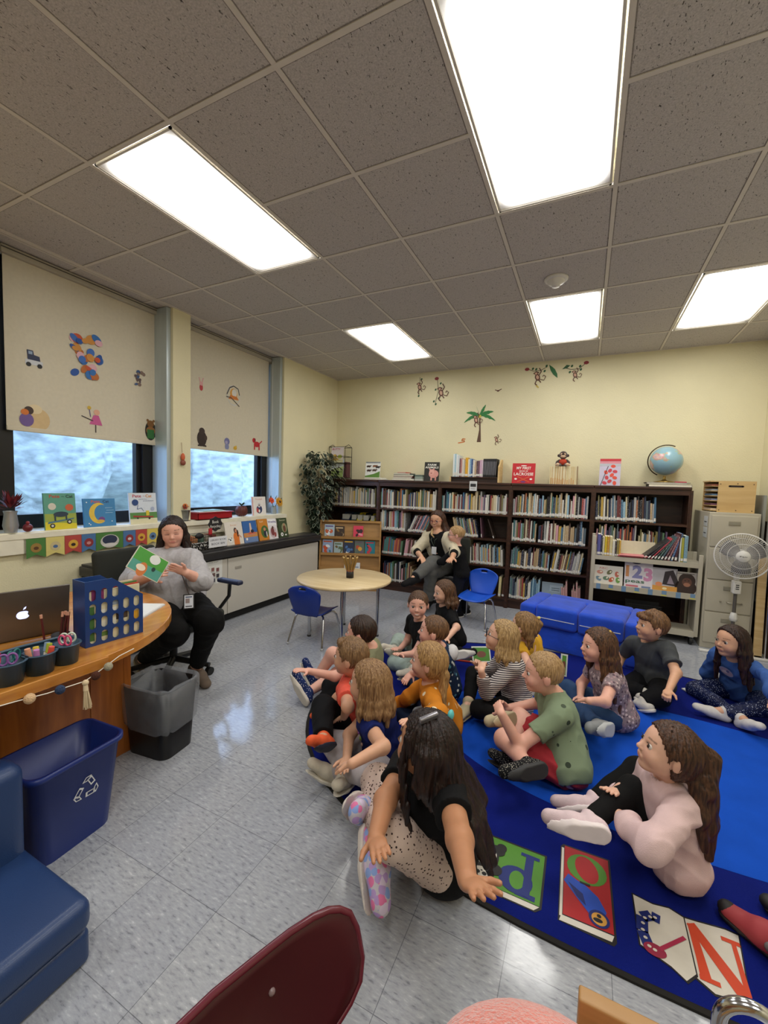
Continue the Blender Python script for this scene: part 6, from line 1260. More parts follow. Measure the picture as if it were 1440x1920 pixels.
def mesh_obj(name, V, Q, m, parent, col=None, relax=0):
    if relax:      # light smoothing
        for _ in range(relax):
            A = np.zeros_like(V); n = np.zeros(len(V))
            for i, j in ((0, 1), (1, 2), (2, 3), (3, 0)):
                for a, b in ((i, j), (j, i)): np.add.at(A, Q[:, a], V[Q[:, b]]); np.add.at(n, Q[:, a], 1)
            V = V*.5+.5*A/np.maximum(n, 1)[:, None]
    me = bpy.data.meshes.new(name); pl = np.array(parent.location) if parent is not None else np.zeros(3)
    if parent is not None and parent.parent is not None: pl = pl+np.array(parent.parent.location)
    X = (V-pl).astype(np.float32); me.vertices.add(len(X)); me.vertices.foreach_set('co', X.ravel()); me.loops.add(Q.size); me.loops.foreach_set('vertex_index', Q.ravel().astype(np.int32))
    me.polygons.add(len(Q)); me.polygons.foreach_set('loop_start', np.arange(0, Q.size, 4, dtype=np.int32)); me.polygons.foreach_set('loop_total', np.full(len(Q), 4, np.int32)); me.polygons.foreach_set('use_smooth', np.ones(len(Q), bool))
    me.update(calc_edges=True); me.validate()
    if col is not None:
        at = me.color_attributes.new('tint', 'FLOAT_COLOR', 'POINT'); at.data.foreach_set('color', np.c_[col, np.ones(len(col))].astype(np.float32).ravel())
    me.materials.append(m); o = bpy.data.objects.new(name, me); COL.objects.link(o)
    if parent is not None: o.parent = parent
    return o
def tint_mat(name, rough=.5, sss=0, spec=.4):
    if name in MATS: return MATS[name]
    m = mat(name, '#ffffff', rough, var=0, spec=spec); N, L = nodes(m); a = N.new('ShaderNodeAttribute'); a.attribute_name = 'tint'
    tc = N.new('ShaderNodeTexCoord'); n = N.new('ShaderNodeTexNoise'); n.inputs['Scale'].default_value = 35; L.new(tc.outputs['Object'], n.inputs[0]); r = N.new('ShaderNodeMapRange'); r.inputs[3].default_value = .93; r.inputs[4].default_value = 1.07; L.new(n.outputs[0], r.inputs[0])
    v = N.new('ShaderNodeVectorMath'); v.operation = 'SCALE'; L.new(a.outputs['Color'], v.inputs[0]); L.new(r.outputs[0], v.inputs['Scale']); L.new(v.outputs[0], P(m).inputs['Base Color'])
    if sss: P(m).inputs['Subsurface Weight'].default_value = sss; P(m).inputs['Subsurface Radius'].default_value = (.012, .004, .002); P(m).inputs['Subsurface Scale'].default_value = 1
    return m
def hair_mat(c1, c2):
    nm = 'hair_'+c1[1:]+c2[1:]
    if nm in MATS: return MATS[nm]
    m = mat(nm, c1, .42, var=0, spec=.35); N, L = nodes(m); tc = N.new('ShaderNodeTexCoord'); mp = N.new('ShaderNodeMapping'); mp.inputs['Scale'].default_value = (150, 150, 16); n = N.new('ShaderNodeTexNoise'); n.inputs['Detail'].default_value = 3; n.inputs['Distortion'].default_value = .4
    L.new(tc.outputs['Object'], mp.inputs[0]); L.new(mp.outputs[0], n.inputs[0]); n.inputs['Scale'].default_value = 1
    cr = N.new('ShaderNodeValToRGB'); e = cr.color_ramp.elements; e[0].position = .35; e[0].color = (*lin(c1), 1); e[1].position = .68; e[1].color = (*lin(c2), 1); L.new(n.outputs[0], cr.inputs[0]); L.new(cr.outputs[0], P(m).inputs['Base Color'])
    b = N.new('ShaderNodeBump'); b.inputs['Strength'].default_value = .7; b.inputs['Distance'].default_value = .004; L.new(n.outputs[0], b.inputs['Height']); L.new(b.outputs[0], P(m).inputs['Normal']); return m
def wr(seed, amp=.003, f=26):
    """cloth folds: slow swell plus narrower creases running in a few directions"""
    rn = np.random.RandomState(seed); K = rn.normal(size=(4, 3))*f; ph = rn.uniform(0, 6, 4); K2 = rn.normal(size=(4, 3)); K2 = K2/np.linalg.norm(K2, axis=1)[:, None]*np.array([62, 80, 95, 120])[:, None]; K3 = rn.normal(size=(4, 3))*14; p2 = rn.uniform(0, 6, 8)
    def fn(p):
        a = np.sin(p@K.T+ph).sum(1)/2.2; w = np.sin(p@K3.T+p2[:4]); c = np.abs(np.sin(p@K2.T*.5+w*1.6+p2[4:]))
        return amp*(a*.6+(c*np.maximum(0, w)).sum(1)*.9-.5)
    return fn
def solve(a, uv, L, side, zmin=None):
    """point on the sight line of uv at bone length L from a; side -1 nearer, +1 farther"""
    d = ray(*uv); d = d/np.linalg.norm(d); q = a-CC; b = q@d; c = q@q-L*L; D = b*b-c; t = b+side*math.sqrt(D) if D > 0 else b; p = CC+d*t
    if zmin is not None and p[2] < zmin: p = AZ(uv[0], uv[1], zmin)
    return p, (np.linalg.norm(p-a)/L)
WARN = []
SKIN = dict(fair=('#dcae96', '#c47f74'), light=('#d2a183', '#b9766c'), tan=('#b5805e', '#97564a'), rosy=('#e0ab98', '#c97b74'))
def person(label, J, yaw, head, hair, top, bottom, shoes, skin='fair', s=1.0, h=.0042, cat='person', glasses=None, fat=1.0, legfat=1.0, extras=None, name='person', hand=('relax', 'relax'), fem=False, seed=1, neckcol=None, smile=False, headk=1.0):
    """J: dict of joints already in metres; yaw: direction the chest faces; head: (yaw, pitch, roll)"""
    g = {k: np.asarray(v, float) for k, v in J.items()}; sk = lin(SKIN[skin][0]); lip = lin(SKIN[skin][1])
    root = thing(name, label, cat, (g['pel'][0], g['pel'][1], 0))
    fw = np.array([math.cos(yaw), math.sin(yaw), 0]); lf = np.array([-fw[1], fw[0], 0]); up = _n(g['neck']-g['pel'])
    f = Field(); k1 = .02*s
    # trunk
    ch = g['neck']+(g['pel']-g['neck'])*.26; be = g['neck']+(g['pel']-g['neck'])*.68
    tr = []
    def T(a, b, ra, rb, k=.03): tr.append((a, b, ra, rb, k*s))
    for sg in (-1, 1):
        T(ch+lf*sg*.042*s, be+lf*sg*.030*s, .068*s*fat, .066*s*fat); T(be+lf*sg*.030*s, g['pel']+lf*sg*.04*s+np.array([0, 0, .01*s]), .066*s*fat, .075*s*fat)
    T(g['shL']*.92+ch*.08, g['shR']*.92+ch*.08, .042*s*min(fat, 1.25), .042*s*min(fat, 1.25), .035); T(g['neck'], ch, .05*s, .07*s)
    if fem: [T(ch+lf*sg*.06*s-up*.05*s+fw*.055*s*fat, ch+lf*sg*.06*s-up*.06*s+fw*.055*s*fat, .05*s*fat, .05*s*fat) for sg in (-1, 1)]; T(be+fw*.05*s*fat, be+fw*.05*s*fat-up*.04*s, .08*s*fat, .08*s*fat)
    for a, b, ra, rb, k in tr: f.cap(a, b, ra, rb, k)
    af = min(fat, 1.35)
    arm = {}
    for S_ in 'LR':
        arm[S_] = [(g['sh'+S_], g['el'+S_], .034*s*af, .028*s*af), (g['el'+S_], g['wr'+S_], .028*s*af, .0185*s*min(af, 1.15))]
        for q in arm[S_]: f.cap(q[0], q[1], q[2], q[3], k1)
    leg = {}
    for S_ in 'LR':
        leg[S_] = [(g['hip'+S_], g['kn'+S_], .063*s*legfat, .046*s*legfat), (g['kn'+S_], g['an'+S_], .045*s*legfat, .027*s*min(legfat, 1.2))]
        for q in leg[S_]: f.cap(q[0], q[1], q[2], q[3], k1)
        f.cap(g['an'+S_], g['an'+S_]+(g['to'+S_]-g['an'+S_])*.75, .020*s, .012*s, .01)
    # hands
    for i, S_ in enumerate('LR'):
        w = g['wr'+S_]; d = _n(g['ha'+S_]-w); el = g['el'+S_]; st = hand[i]; pn = J.get('pn'+S_)
        if pn is None: pn = np.cross(d, np.cross(np.array([0, 0, -1.0]), d)); pn = _n(pn) if np.linalg.norm(pn) > .1 else _n(np.cross(d, lf))
        pn = _n(np.asarray(pn, float)); pn = _n(pn-d*(pn@d)); sd = np.cross(d, pn)*(1 if S_ == 'L' else -1)      # towards the thumb
        hs = s*.92; pc = w+d*.034*hs; f.ell(pc, np.array([.036, .027, .0125])*hs, np.array([d, sd, pn]), .01*s)
        curl = dict(relax=.45, flat=.08, fist=1.5, grip=1.0, spread=.05)[st]
        for j, (o, l) in enumerate(((.019, .042), (.0065, .047), (-.006, .044), (-.018, .034))):
            fan = (o*6 if st != 'spread' else o*15); b0 = w+(d*.058+sd*o)*hs; dd = _n(d+sd*fan); c1 = curl*.45; d1 = dd*math.cos(c1)+pn*math.sin(c1); m_ = b0+d1*l*.5*hs; c2 = curl*1.1; d2 = dd*math.cos(c2)+pn*math.sin(c2); e_ = m_+d2*l*.5*hs
            f.cap(b0-dd*.012*hs, m_, .0072*hs, .0066*hs, .004); f.cap(m_, e_, .0066*hs, .0055*hs, .003)
        td = _n(d*.55+sd*.8+pn*(.3 if st != 'spread' else .0)); t0 = w+(d*.02+sd*.02)*hs; t1 = t0+td*.026*hs; t2 = t1+_n(td+d*.8+pn*curl*.5)*.022*hs; f.cap(t0, t1, .0095*hs, .008*hs, .006); f.cap(t1, t2, .008*hs, .0062*hs, .003)
    # head
    hy, hp, hr = head; c, si = math.cos(hy), math.sin(hy); F0 = np.array([c*math.cos(hp), si*math.cos(hp), math.sin(hp)]); L0 = np.array([-si, c, 0.]); U0 = np.cross(F0, L0); L1 = L0*math.cos(hr)+U0*math.sin(hr); U1 = U0*math.cos(hr)-L0*math.sin(hr)
    FR = np.array([F0, L1, U1]); hc = g['head']; hsz = s*headk; H = lambda x, y, z: hc+(x*F0+y*L1+z*U1)*hsz
    f.cap(g['neck']-up*.01, H(-.012, 0, -.055), .034*s*min(fat, 1.2), .034*s*min(fat, 1.25), .015)
    f.ell(H(-.008, 0, .02), np.array([.088, .073, .082])*hsz, FR, .02); f.ell(H(.018, 0, -.032), np.array([.060, .055, .062])*hsz, FR, .03*hsz); f.ell(H(.052, 0, -.078), np.array([.020, .022, .016])*hsz, FR, .022*hsz)
    for sg in (-1, 1):
        f.ell(H(.050, sg*.032, -.030), np.array([.024, .024, .024])*hsz, FR, .02*hsz)
        f.pr.append((H(.078, sg*.030, .006)-.02*hsz, H(.078, sg*.030, .006)+.02*hsz, (lambda cc: lambda p: np.linalg.norm((p-cc)@FR.T/np.array([1, 1.3, .8]), axis=1)-.011*hsz)(H(.082, sg*.030, .004)), .012*hsz, 'c'))
        f.ell(H(-.008, sg*.075, -.008), np.array([.016, .007, .024])*hsz, FR, .006*hsz)
    f.cap(H(.074, 0, .002), H(.089, 0, -.020), .0065*hsz, .0095*hsz, .008*hsz); f.ell(H(.082, .008, -.024), np.array([.007, .006, .005])*hsz, FR, .005*hsz); f.ell(H(.082, -.008, -.024), np.array([.007, .006, .005])*hsz, FR, .005*hsz)
    f.cap(H(.076, -.016, -.048), H(.076, .016, -.048), .0055*hsz, .0055*hsz, .006*hsz); f.cap(H(.074, -.012, -.056), H(.074, .012, -.056), .0058*hsz, .0058*hsz, .006*hsz)
    V, Q = f.mesh(h)
    q = (V-hc)@FR.T/hsz; col = np.tile(np.array(sk), (len(V), 1))
    def mix(m, c_, a_=1): col[m] = col[m]*(1-a_)+np.array(c_)*a_
    lipz = -.052+(.010*(q[:, 1]/.02)**2 if smile else .0); mix((q[:, 0] > .055) & (np.abs(q[:, 1]) < (.024 if smile else .018)) & (np.abs(q[:, 2]-lipz) < .0065*(1-(q[:, 1]/.027)**2)), lip, .85)
    if False: mix((q[:, 0] > .06) & (np.abs(q[:, 1]) < .015) & (np.abs(q[:, 2]-lipz+.001) < .0022), lin('#eee6dc'), 1)
    ck = np.exp(-((np.abs(q[:, 1])-.038)**2+(q[:, 2]+.030)**2)/(2*.013**2))*(q[:, 0] > .02); col = col*(1-.30*ck[:, None])+np.array(lip)*.30*ck[:, None]
    ern = np.exp(-((np.abs(q[:, 1])-.078)**2+(q[:, 2]+.008)**2+(q[:, 0]+.008)**2)/(2*.012**2)); col = col*(1-.3*ern[:, None])+np.array(lip)*.3*ern[:, None]
    br = lin(hair.get('brow', hair['c'][0])); bz = .029-.05*(np.abs(q[:, 1])-.03)**1*np.sign(np.abs(q[:, 1])-.03)*.5; mix((q[:, 0] > .05) & (np.abs(np.abs(q[:, 1])-.031) < .016) & (np.abs(q[:, 2]-bz) < .0028), br, .55)
    nl = np.zeros(len(V), bool)
    body = mesh_obj('body', V, Q, tint_mat('skin', .48, .12), root, col)
    # eyes
    for sg in (-1, 1):
        mb = MB(); ec = H(.0690, sg*.030, .003)
        if hair.get('closed'):
            mb.tube([tuple(H(.078-.15*abs(y)**1.5, sg*.030+y, .002-3.0*(.013**2-y*y)*(1))) for y in np.linspace(-.013, .013, 7)], .0016*hsz, C('#3a261e')); mb.build('eyelid', root, world=True); continue
        mb.ball(tuple(ec-F0*.002*hsz), .0110*hsz, mat('eye_white', '#cfc8c2', .2, var=0), n=12); g2 = _n(F0+L1*sg*.12); ic = ec+g2*.0036*hsz
        mb.ball(tuple(ic), .0074*hsz, mat('eye_iris', '#2a1c14', .1, var=0), n=10); mb.build('eye', root, world=True)
        MB().tube([tuple(H(.0775-1.8*abs(y)**1.9, sg*.030+y, .0125-14*y*y)) for y in np.linspace(-.014, .014, 7)], .0013*hsz, C('#2a1b15')).build('eyelid', root, world=True)
    if smile: MB().tube([tuple(H(.0815-22*y*y, y, -.0525+14*y*y)) for y in np.linspace(-.015, .015, 9)], [.0012*hsz]+[.0036*hsz]*7+[.0012*hsz], C('#e6ded2', .3), n=8).build('teeth', root, world=True)
    # hair
    hf = Field(); v_ = hair.get('vol', .010)*(.55 if hair['kind'] == 'short' else .7); c1 = hair.get('line', .022); low = hair.get('low', -.052); kind = hair['kind']
    hf.ell(H(-.010, 0, .022), (np.array([.088, .074, .083])+v_/s)*hsz, FR, .02)
    if kind != 'short': hf.ell(H(-.022, 0, -.01), (np.array([.072, .070, .075])+v_/s)*hsz, FR, .03)
    nh = _n(F0*.86-U1*.50); hf.cut(H(.0, 0, 0)+nh*c1*hsz, nh)
    if kind in ('short', 'buzz'): hf.cut(H(0, 0, low), -U1)
    else: hf.cut(H(0, 0, -.075), -U1)
    for sg in (-1, 1): hf.sub((lambda cc: lambda p: np.linalg.norm((p-cc)@FR.T/np.array([1.0, 1.6, 1.3]), axis=1)-.019*hsz)(H(.002, sg*.082, -.012)) if kind in ('short', 'pony') else (lambda p: np.full(len(p), 1.0)))
    if hair.get('fringe'): hf.ell(H(.052, 0, .058), np.array([.040, .060, .026])*hsz, FR, .012)
    if hair.get('sweep'): hf.cap(H(.045, .04, .085), H(.075, -.035, .055), .018*hsz, .012*hsz, .012); hf.cap(H(.0, .0, .105), H(.05, .02, .09), .014*hsz, .016*hsz, .012)
    dwn = np.array([0, 0, -1.0])
    for lk in hair.get('locks', ()):       # (list of head-frame points, radii); points may be ('w', dx, dy, dz) offsets in the room
        pts = []
        for pt in lk[0]:
            pts.append(hc+np.array(pt[1:])*s if pt[0] == 'w' else H(*pt))
        for i_ in range(len(pts)-1): hf.cap(pts[i_], pts[i_+1], lk[1][i_]*s, lk[1][i_+1]*s, .014, flat=(lk[2], lk[3]) if len(lk) > 2 else None)
    L_ = hair.get('len', 0)
    if kind in ('long', 'bob'):
        bw = hair.get('bw', 1.0); n_ = 9
        for i_ in range(n_):
            ar = hair.get('arc', (.42, 1.58)); a_ = PI*(ar[0]+(ar[1]-ar[0])*i_/(n_-1)); bk_ = hair.get('back', 0); x_, y_ = math.cos(a_)*.078-.016, math.sin(a_)*.072
            p0 = H(x_*.85, y_*.9, .02); p1 = H(x_*1.05, y_*1.08, -.055); out_ = _n((F0*x_+L1*y_)*np.array([1, 1, 0]))
            LL = L_*(.88+.12*math.sin(i_*2.7+seed))*(hair.get('front', .8) if i_ in (0, n_-1) else 1); p2 = p1+(dwn*.5*LL+out_*.012*bw)*s; p3 = p1+(dwn*LL+out_*(.006+.014*bw))*s
            if L_ > .16 and hair.get('drape', True):
                p2 = p2-fw*(.01+bk_*.6)*s; p3 = p3-fw*(.02+bk_)*s
            hf.cap(p0, p1, .017*s, .019*s, .016); hf.cap(p1, p2, .019*s, .020*s, .016); hf.cap(p2, p3, .020*s, .010*s, .014)
    sd_ = np.random.RandomState(seed).uniform(0, 6, 4)
    def strands(p):
        q_ = (p-hc)@FR.T; th = np.arctan2(q_[:, 1], -q_[:, 0]+.02); zz = p[:, 2]
        return .0022*np.sin(th*34+zz*22+sd_[0])+.0016*np.sin(th*61-zz*31+sd_[1])+.0012*np.sin(th*17+zz*60+sd_[2])
    hf.disp(strands); hv, hq = hf.mesh(hair.get('h', .0040)); mesh_obj('hair', hv, hq, hair_mat(*hair['c']), root)
    for tie in hair.get('ties', ()):
        MB().ball(tuple(H(*tie[0])), tie[2]*s, C(tie[1]), n=10).build(tie[3] if len(tie) > 3 else 'hair_tie', root, world=True)
    # top
    mg = top.get('m', .0075)*s; tf = Field()
    nk = g['neck']+up*top.get('neck', .012)*s; hem = g['pel']+up*top.get('hem', -.02)*s; tc_ut = [(hem, -up)]; nc_ = (nk+(up*.02*s if top.get('collar') else 0), up)
    for i_, (a, b, ra, rb, k) in enumerate(tr): tf.cap(a, b, ra+mg, rb+mg*1.1+.004*s, k, cuts=tc_ut+([nc_] if i_ == 5 else []))
    st_ = top.get('sleeve', .55)
    for S_ in 'LR':
        a, e_, w = g['sh'+S_], g['el'+S_], g['wr'+S_]
        if st_ <= 1: b = a+(e_-a)*st_; n_ = _n(e_-a); tf.cap(a, b+n_*.03, .036*s*af+mg*1.1, .033*s*af+mg*(1.6+top.get('puff', 0)), k1, cuts=[(b, n_)])
        else: b = e_+(w-e_)*(st_-1); n_ = _n(w-e_); pf = top.get('puff', 0)*s; tf.cap(a, e_, .036*s*af+mg, .031*s*af+mg+pf*.6, k1); tf.cap(e_, e_+(w-e_)*(st_-1)*.75, .031*s*af+mg+pf*.6, .024*s*af+mg+pf, k1); tf.cap(e_+(w-e_)*(st_-1)*.75, b+n_*.02, .024*s*af+mg+pf, .02*s*af+mg*.8, k1, cuts=[(b, n_)])
    tf.sub(lambda p: np.linalg.norm(p-(g['neck']+up*.03*s*top.get('hole', 1)+fw*.02*s), axis=1)-.040*s*top.get('hole', 1))
    if top.get('collar'): tf.cap(g['neck']+up*.005*s, g['neck']+up*.03*s, .045*s, .042*s, .01)
    [tf.cap(be+lf*sg*.03*s, g['pel']+lf*sg*.056*s*min(fat, 1.25)+np.array([0, 0, .01*s]), .066*s*fat+mg, .074*s*fat+mg*1.4, .03*s, cuts=tc_ut) for sg in (-1, 1)] if top.get('hem', -.02) < -.025 else None; tf.disp(wr(seed, top.get('wr', .0035)*s)); tv, tq = tf.mesh(top.get('h', .005)); to = mesh_obj(top.get('name', 'shirt'), tv, tq, top['mat'], root)
    # bottoms
    bf = Field(); mb_ = bottom.get('m', .006)*s; ln = bottom.get('len', 1.9)
    for sg in (-1, 1): bf.cap(be+lf*sg*.02*s-up*.01, g['pel']+lf*sg*.04*s+np.array([0, 0, .01*s]), .064*s*fat+mb_*.6, .075*s*max(fat, legfat*.95)+mb_, .03, cuts=[(g['pel']+up*.10*s, up)])
    for S_ in 'LR':
        a, kn, an = g['hip'+S_], g['kn'+S_], g['an'+S_]; lo_ = bottom.get('loose', 0)*s
        if ln <= 1: b = a+(kn-a)*ln; n_ = _n(kn-a); bf.cap(a, b+n_*.03, .063*s*legfat+mb_, .054*s*legfat+mb_*2.2, k1, cuts=[(b, n_)])
        else:
            b = kn+(an-kn)*(ln-1); n_ = _n(an-kn); bf.cap(a, kn, .063*s*legfat+mb_, .047*s*legfat+mb_+lo_*.5, k1); bf.cap(kn, b+n_*.012, .046*s*legfat+mb_+lo_*.5, .028*s*min(legfat, 1.2)+mb_+lo_+(1-(ln-1))*.016*s, k1, cuts=[(b, n_)])
    bf.disp(wr(seed+9, bottom.get('wr', .003)*s)); bv2, bq = bf.mesh(.005); mesh_obj(bottom.get('name', 'trousers'), bv2, bq, bottom['mat'], root)
    # shoes
    sw_ = s*shoes.get('w', 1.12)
    for S_ in 'LR':
        an, to_ = g['an'+S_], g['to'+S_]; d = _n(to_-an); kn = g['kn'+S_]; sh = _n(kn-an); dn = -_n(sh-d*(sh@d)) if np.linalg.norm(sh-d*(sh@d)) > .2 else _n(np.cross(np.cross(d, [0, 0, -1.]), d)); 
        if J.get('dn'+S_) is not None: dn = _n(np.asarray(J['dn'+S_], float)); dn = _n(dn-d*(dn@d))
        lat = np.cross(d, dn); heel = an-d*.028*s+dn*.028*s; tip = to_+dn*.004*s; R3 = np.array([d, lat, dn]); Ls = np.linalg.norm(tip-heel)
        sf = Field(); sf.cap(heel, heel+(tip-heel)*.55, .030*sw_, .031*sw_, .01, flat=(dn, .95)); sf.cap(heel+(tip-heel)*.5, tip, .032*sw_, .026*sw_, .012, flat=(dn, .78)); sf.cap(an+sh*.012*s, heel+d*.01*s, .032*sw_, .028*sw_, .012, cuts=[(an+sh*.016*s, sh)]) if shoes.get('kind') != 'sock' else sf.cap(an+sh*.02*s, heel+d*.01*s, .028*sw_, .026*sw_, .012, cuts=[(an+sh*.03*s, sh)])
        sole_c = heel+dn*.020*sw_; sf.cut(sole_c, dn); sv, sq = sf.mesh(.0042); so = mesh_obj('shoe' if shoes.get('kind') != 'sock' else 'sock', sv, sq, shoes['mat'], root)
        if shoes.get('sole'):
            s2 = Field(); hb_, tb_ = heel+dn*.015*sw_, tip+dn*.010*sw_; s2.cap(hb_, hb_+(tb_-hb_)*.5, .0325*sw_, .034*sw_, .01); s2.cap(hb_+(tb_-hb_)*.5, tb_, .034*sw_, .029*sw_, .01); s2.cut(sole_c-dn*.008*sw_, -dn); s2.cut(sole_c+dn*.008*sw_, dn); a1, a2 = s2.mesh(.0045); o2 = mesh_obj('shoe_sole', a1, a2, C(shoes['sole']), root)
            if shoes.get('lace'):
                mbl = MB()
                for i_ in range(4):
                    pc_ = an+d*(.030+.016*i_)*s-dn*(.012-.004*i_)*s; mbl.tube([tuple(pc_-lat*.018*s+dn*.004*s), tuple(pc_-dn*.004*s), tuple(pc_+lat*.018*s+dn*.004*s)], .0028*s, C(shoes['lace']), n=6)
                mbl.build('shoe_laces', root, world=True)
    if glasses:
        mb = MB(); gm_ = C(glasses, .3)
        for sg in (-1, 1):
            cc = H(.090, sg*.031, .002); mb.tube([tuple(cc+(L1*math.cos(a)*.020+U1*math.sin(a)*.016)*hsz) for a in [2*PI*i/16 for i in range(16)]], .0022*hsz, gm_, n=6, closed=True); mb.tube([tuple(H(.090, sg*.051, .006)), tuple(H(.04, sg*.077, .006)), tuple(H(-.005, sg*.082, .002))], .0018*hsz, gm_, n=6)
        mb.tube([tuple(H(.090, -.011, .004)), tuple(H(.093, 0, .006)), tuple(H(.090, .011, .004))], .002*hsz, gm_, n=6); mb.build('glasses', root, world=True)
    if extras: extras(root, g, H, fw, lf, up, s)
    return root
LEN = dict(torso=.31, neck=.14, ua=.195, fa=.175, th=.27, sh=.255, ft=.125)
def pose(spec, s=1.0, fat=1.0):
    """joints from sight lines plus bone lengths. spec: pel=(u,v,z) ; neck=(u,v,side) ; head=(u,v,side) ; yaw ; for L/R: sh (optional), el, wr, ha, kn, an, to = (u,v,side)"""
    J = {}; W_ = []; yaw = spec['yaw']; lf = np.array([-math.sin(yaw), math.cos(yaw), 0]); fw = np.array([math.cos(yaw), math.sin(yaw), 0])
    J['pel'] = CC+ray(*spec['pel'][1:3])*spec['pel'][3] if spec['pel'][0] == 'p' else AZ(*spec['pel']) if len(spec['pel']) == 3 else np.array(spec['pel'][3:])
    def go(k, a, L, e, zmin=None):
        if e[0] == 'z': J[k] = AZ(e[1], e[2], e[3]); return
        if e[0] == 'p': J[k] = CC+ray(e[1], e[2])*e[3]; return
        if e[0] == 'y': J[k] = AY(e[1], e[2], e[3]); return
        if e[0] == 'r': J[k] = J[a]+(fw*e[1]+lf*e[2]+np.array([0, 0, e[3]]))*s; return       # relative: forward, left, up
        if e[0] == 'd': v = fw*e[1]+lf*e[2]+np.array([0, 0, e[3]]); J[k] = J[a]+v/np.linalg.norm(v)*L*s; return
        J[k], r = solve(J[a], e[:2], L*s, e[2], zmin)
        if not .8 < r < 1.25: W_.append('%s %.2f' % (k, r))
    go('neck', 'pel', spec.get('tl', LEN['torso']), spec['neck']); go('head', 'neck', spec.get('nl', LEN['neck']), spec['head'])
    sw = spec.get('sw', .115)*s*min(fat, 1.3)
    up = _n(J['neck']-J['pel'])
    for S_, sg in (('L', 1), ('R', -1)):
        J['sh'+S_] = J['neck']+lf*sg*sw-up*.035*s+fw*.005*s+fw*spec.get('twist', 0)*sg*s; J['hip'+S_] = J['pel']+lf*sg*.062*s*min(fat, 1.25)+fw*.0
        if 'sh'+S_ in spec: go('sh'+S_, 'neck', spec.get('sw', .115), spec['sh'+S_])
        go('el'+S_, 'sh'+S_, LEN['ua'], spec['el'+S_], .03*s); go('wr'+S_, 'el'+S_, LEN['fa'], spec['wr'+S_], .02*s); go('ha'+S_, 'wr'+S_, .10, spec['ha'+S_], .015*s)
        go('kn'+S_, 'hip'+S_, LEN['th'], spec['kn'+S_], .05*s); go('an'+S_, 'kn'+S_, LEN['sh'], spec['an'+S_], .064*s); go('to'+S_, 'an'+S_, LEN['ft'], spec['to'+S_], .044*s)
    J['pel'] = J['pel']
    for S_ in 'LR':
        if J['an'+S_][2] < .11*s and abs(J['to'+S_][2]-J['an'+S_][2]) < .07*s: J['dn'+S_] = np.array([0, 0, -1.0])
    for k in ('pnL', 'pnR', 'dnL', 'dnR'):
        if k in spec: J[k] = spec[k]
    if W_: print('POSE', spec.get('id', ''), W_)
    return J
# ============================================================ the people
RAD = math.radians
def cloth(name, col, **k):
    return mat('cloth_'+name, col, .85, var=k.pop('var', .08), vscale=k.pop('vscale', 40), bump=.25, bscale=400, spec=.2, **k)
def spots(name, base, dots, scale=60, thr=.3, stretch=(1, 1, 1), rough=.85, emit=0):
    m = mat('cloth_'+name, base, rough, var=0, spec=.2); N, L = nodes(m); tc = N.new('ShaderNodeTexCoord'); mp = N.new('ShaderNodeMapping'); mp.inputs['Scale'].default_value = stretch; v = N.new('ShaderNodeTexVoronoi'); v.inputs['Scale'].default_value = scale
    L.new(tc.outputs['Object'], mp.inputs[0]); L.new(mp.outputs[0], v.inputs[0]); r = N.new('ShaderNodeMath'); r.operation = 'LESS_THAN'; r.inputs[1].default_value = thr; L.new(v.outputs['Distance'], r.inputs[0])
    cr = N.new('ShaderNodeValToRGB'); cr.color_ramp.interpolation = 'CONSTANT'; e = cr.color_ramp.elements; dots = dots if isinstance(dots, (list, tuple)) else [dots]
    e[0].color = (*lin(dots[0]), 1); e[1].color = (*lin(dots[-1]), 1); e[1].position = 1-1/len(dots) if len(dots) > 1 else 1
    for i, d in enumerate(dots[1:-1], 1): q = e.new(i/len(dots)); q.color = (*lin(d), 1)
    sp = N.new('ShaderNodeSeparateColor'); L.new(v.outputs['Color'], sp.inputs[0]); L.new(sp.outputs[0], cr.inputs[0])
    mx = N.new('ShaderNodeMix'); mx.data_type = 'RGBA'; L.new(r.outputs[0], mx.inputs[0]); mx.inputs[6].default_value = (*lin(base), 1); L.new(cr.outputs[0], mx.inputs[7]); L.new(mx.outputs[2], P(m).inputs['Base Color']); return m
def stripes(name, a, b, n=55, rot=(0, 0, 0), w=.5):
    m = mat('cloth_'+name, a, .85, var=0, spec=.2); N, L = nodes(m); tc = N.new('ShaderNodeTexCoord'); mp = N.new('ShaderNodeMapping'); mp.inputs['Rotation'].default_value = rot; wv = N.new('ShaderNodeTexWave'); wv.bands_direction = 'Z'; wv.inputs['Scale'].default_value = n; wv.inputs['Distortion'].default_value = .6
    cr = N.new('ShaderNodeValToRGB'); cr.color_ramp.interpolation = 'CONSTANT'; e = cr.color_ramp.elements; e[0].color = (*lin(a), 1); e[1].position = w; e[1].color = (*lin(b), 1); L.new(tc.outputs['Object'], mp.inputs[0]); L.new(mp.outputs[0], wv.inputs[0]); L.new(wv.outputs[0], cr.inputs[0]); L.new(cr.outputs[0], P(m).inputs['Base Color']); return m
D = dict
def kid(label, sp, s, head, hair, top, bottom, shoes, **k):
    J = pose(sp, s, k.get('fat', 1)); return person(label, J, sp['yaw'], (RAD(head[0]), head[1], head[2]), hair, top, bottom, shoes, s=s, **k)
PONY = lambda tie: dict()
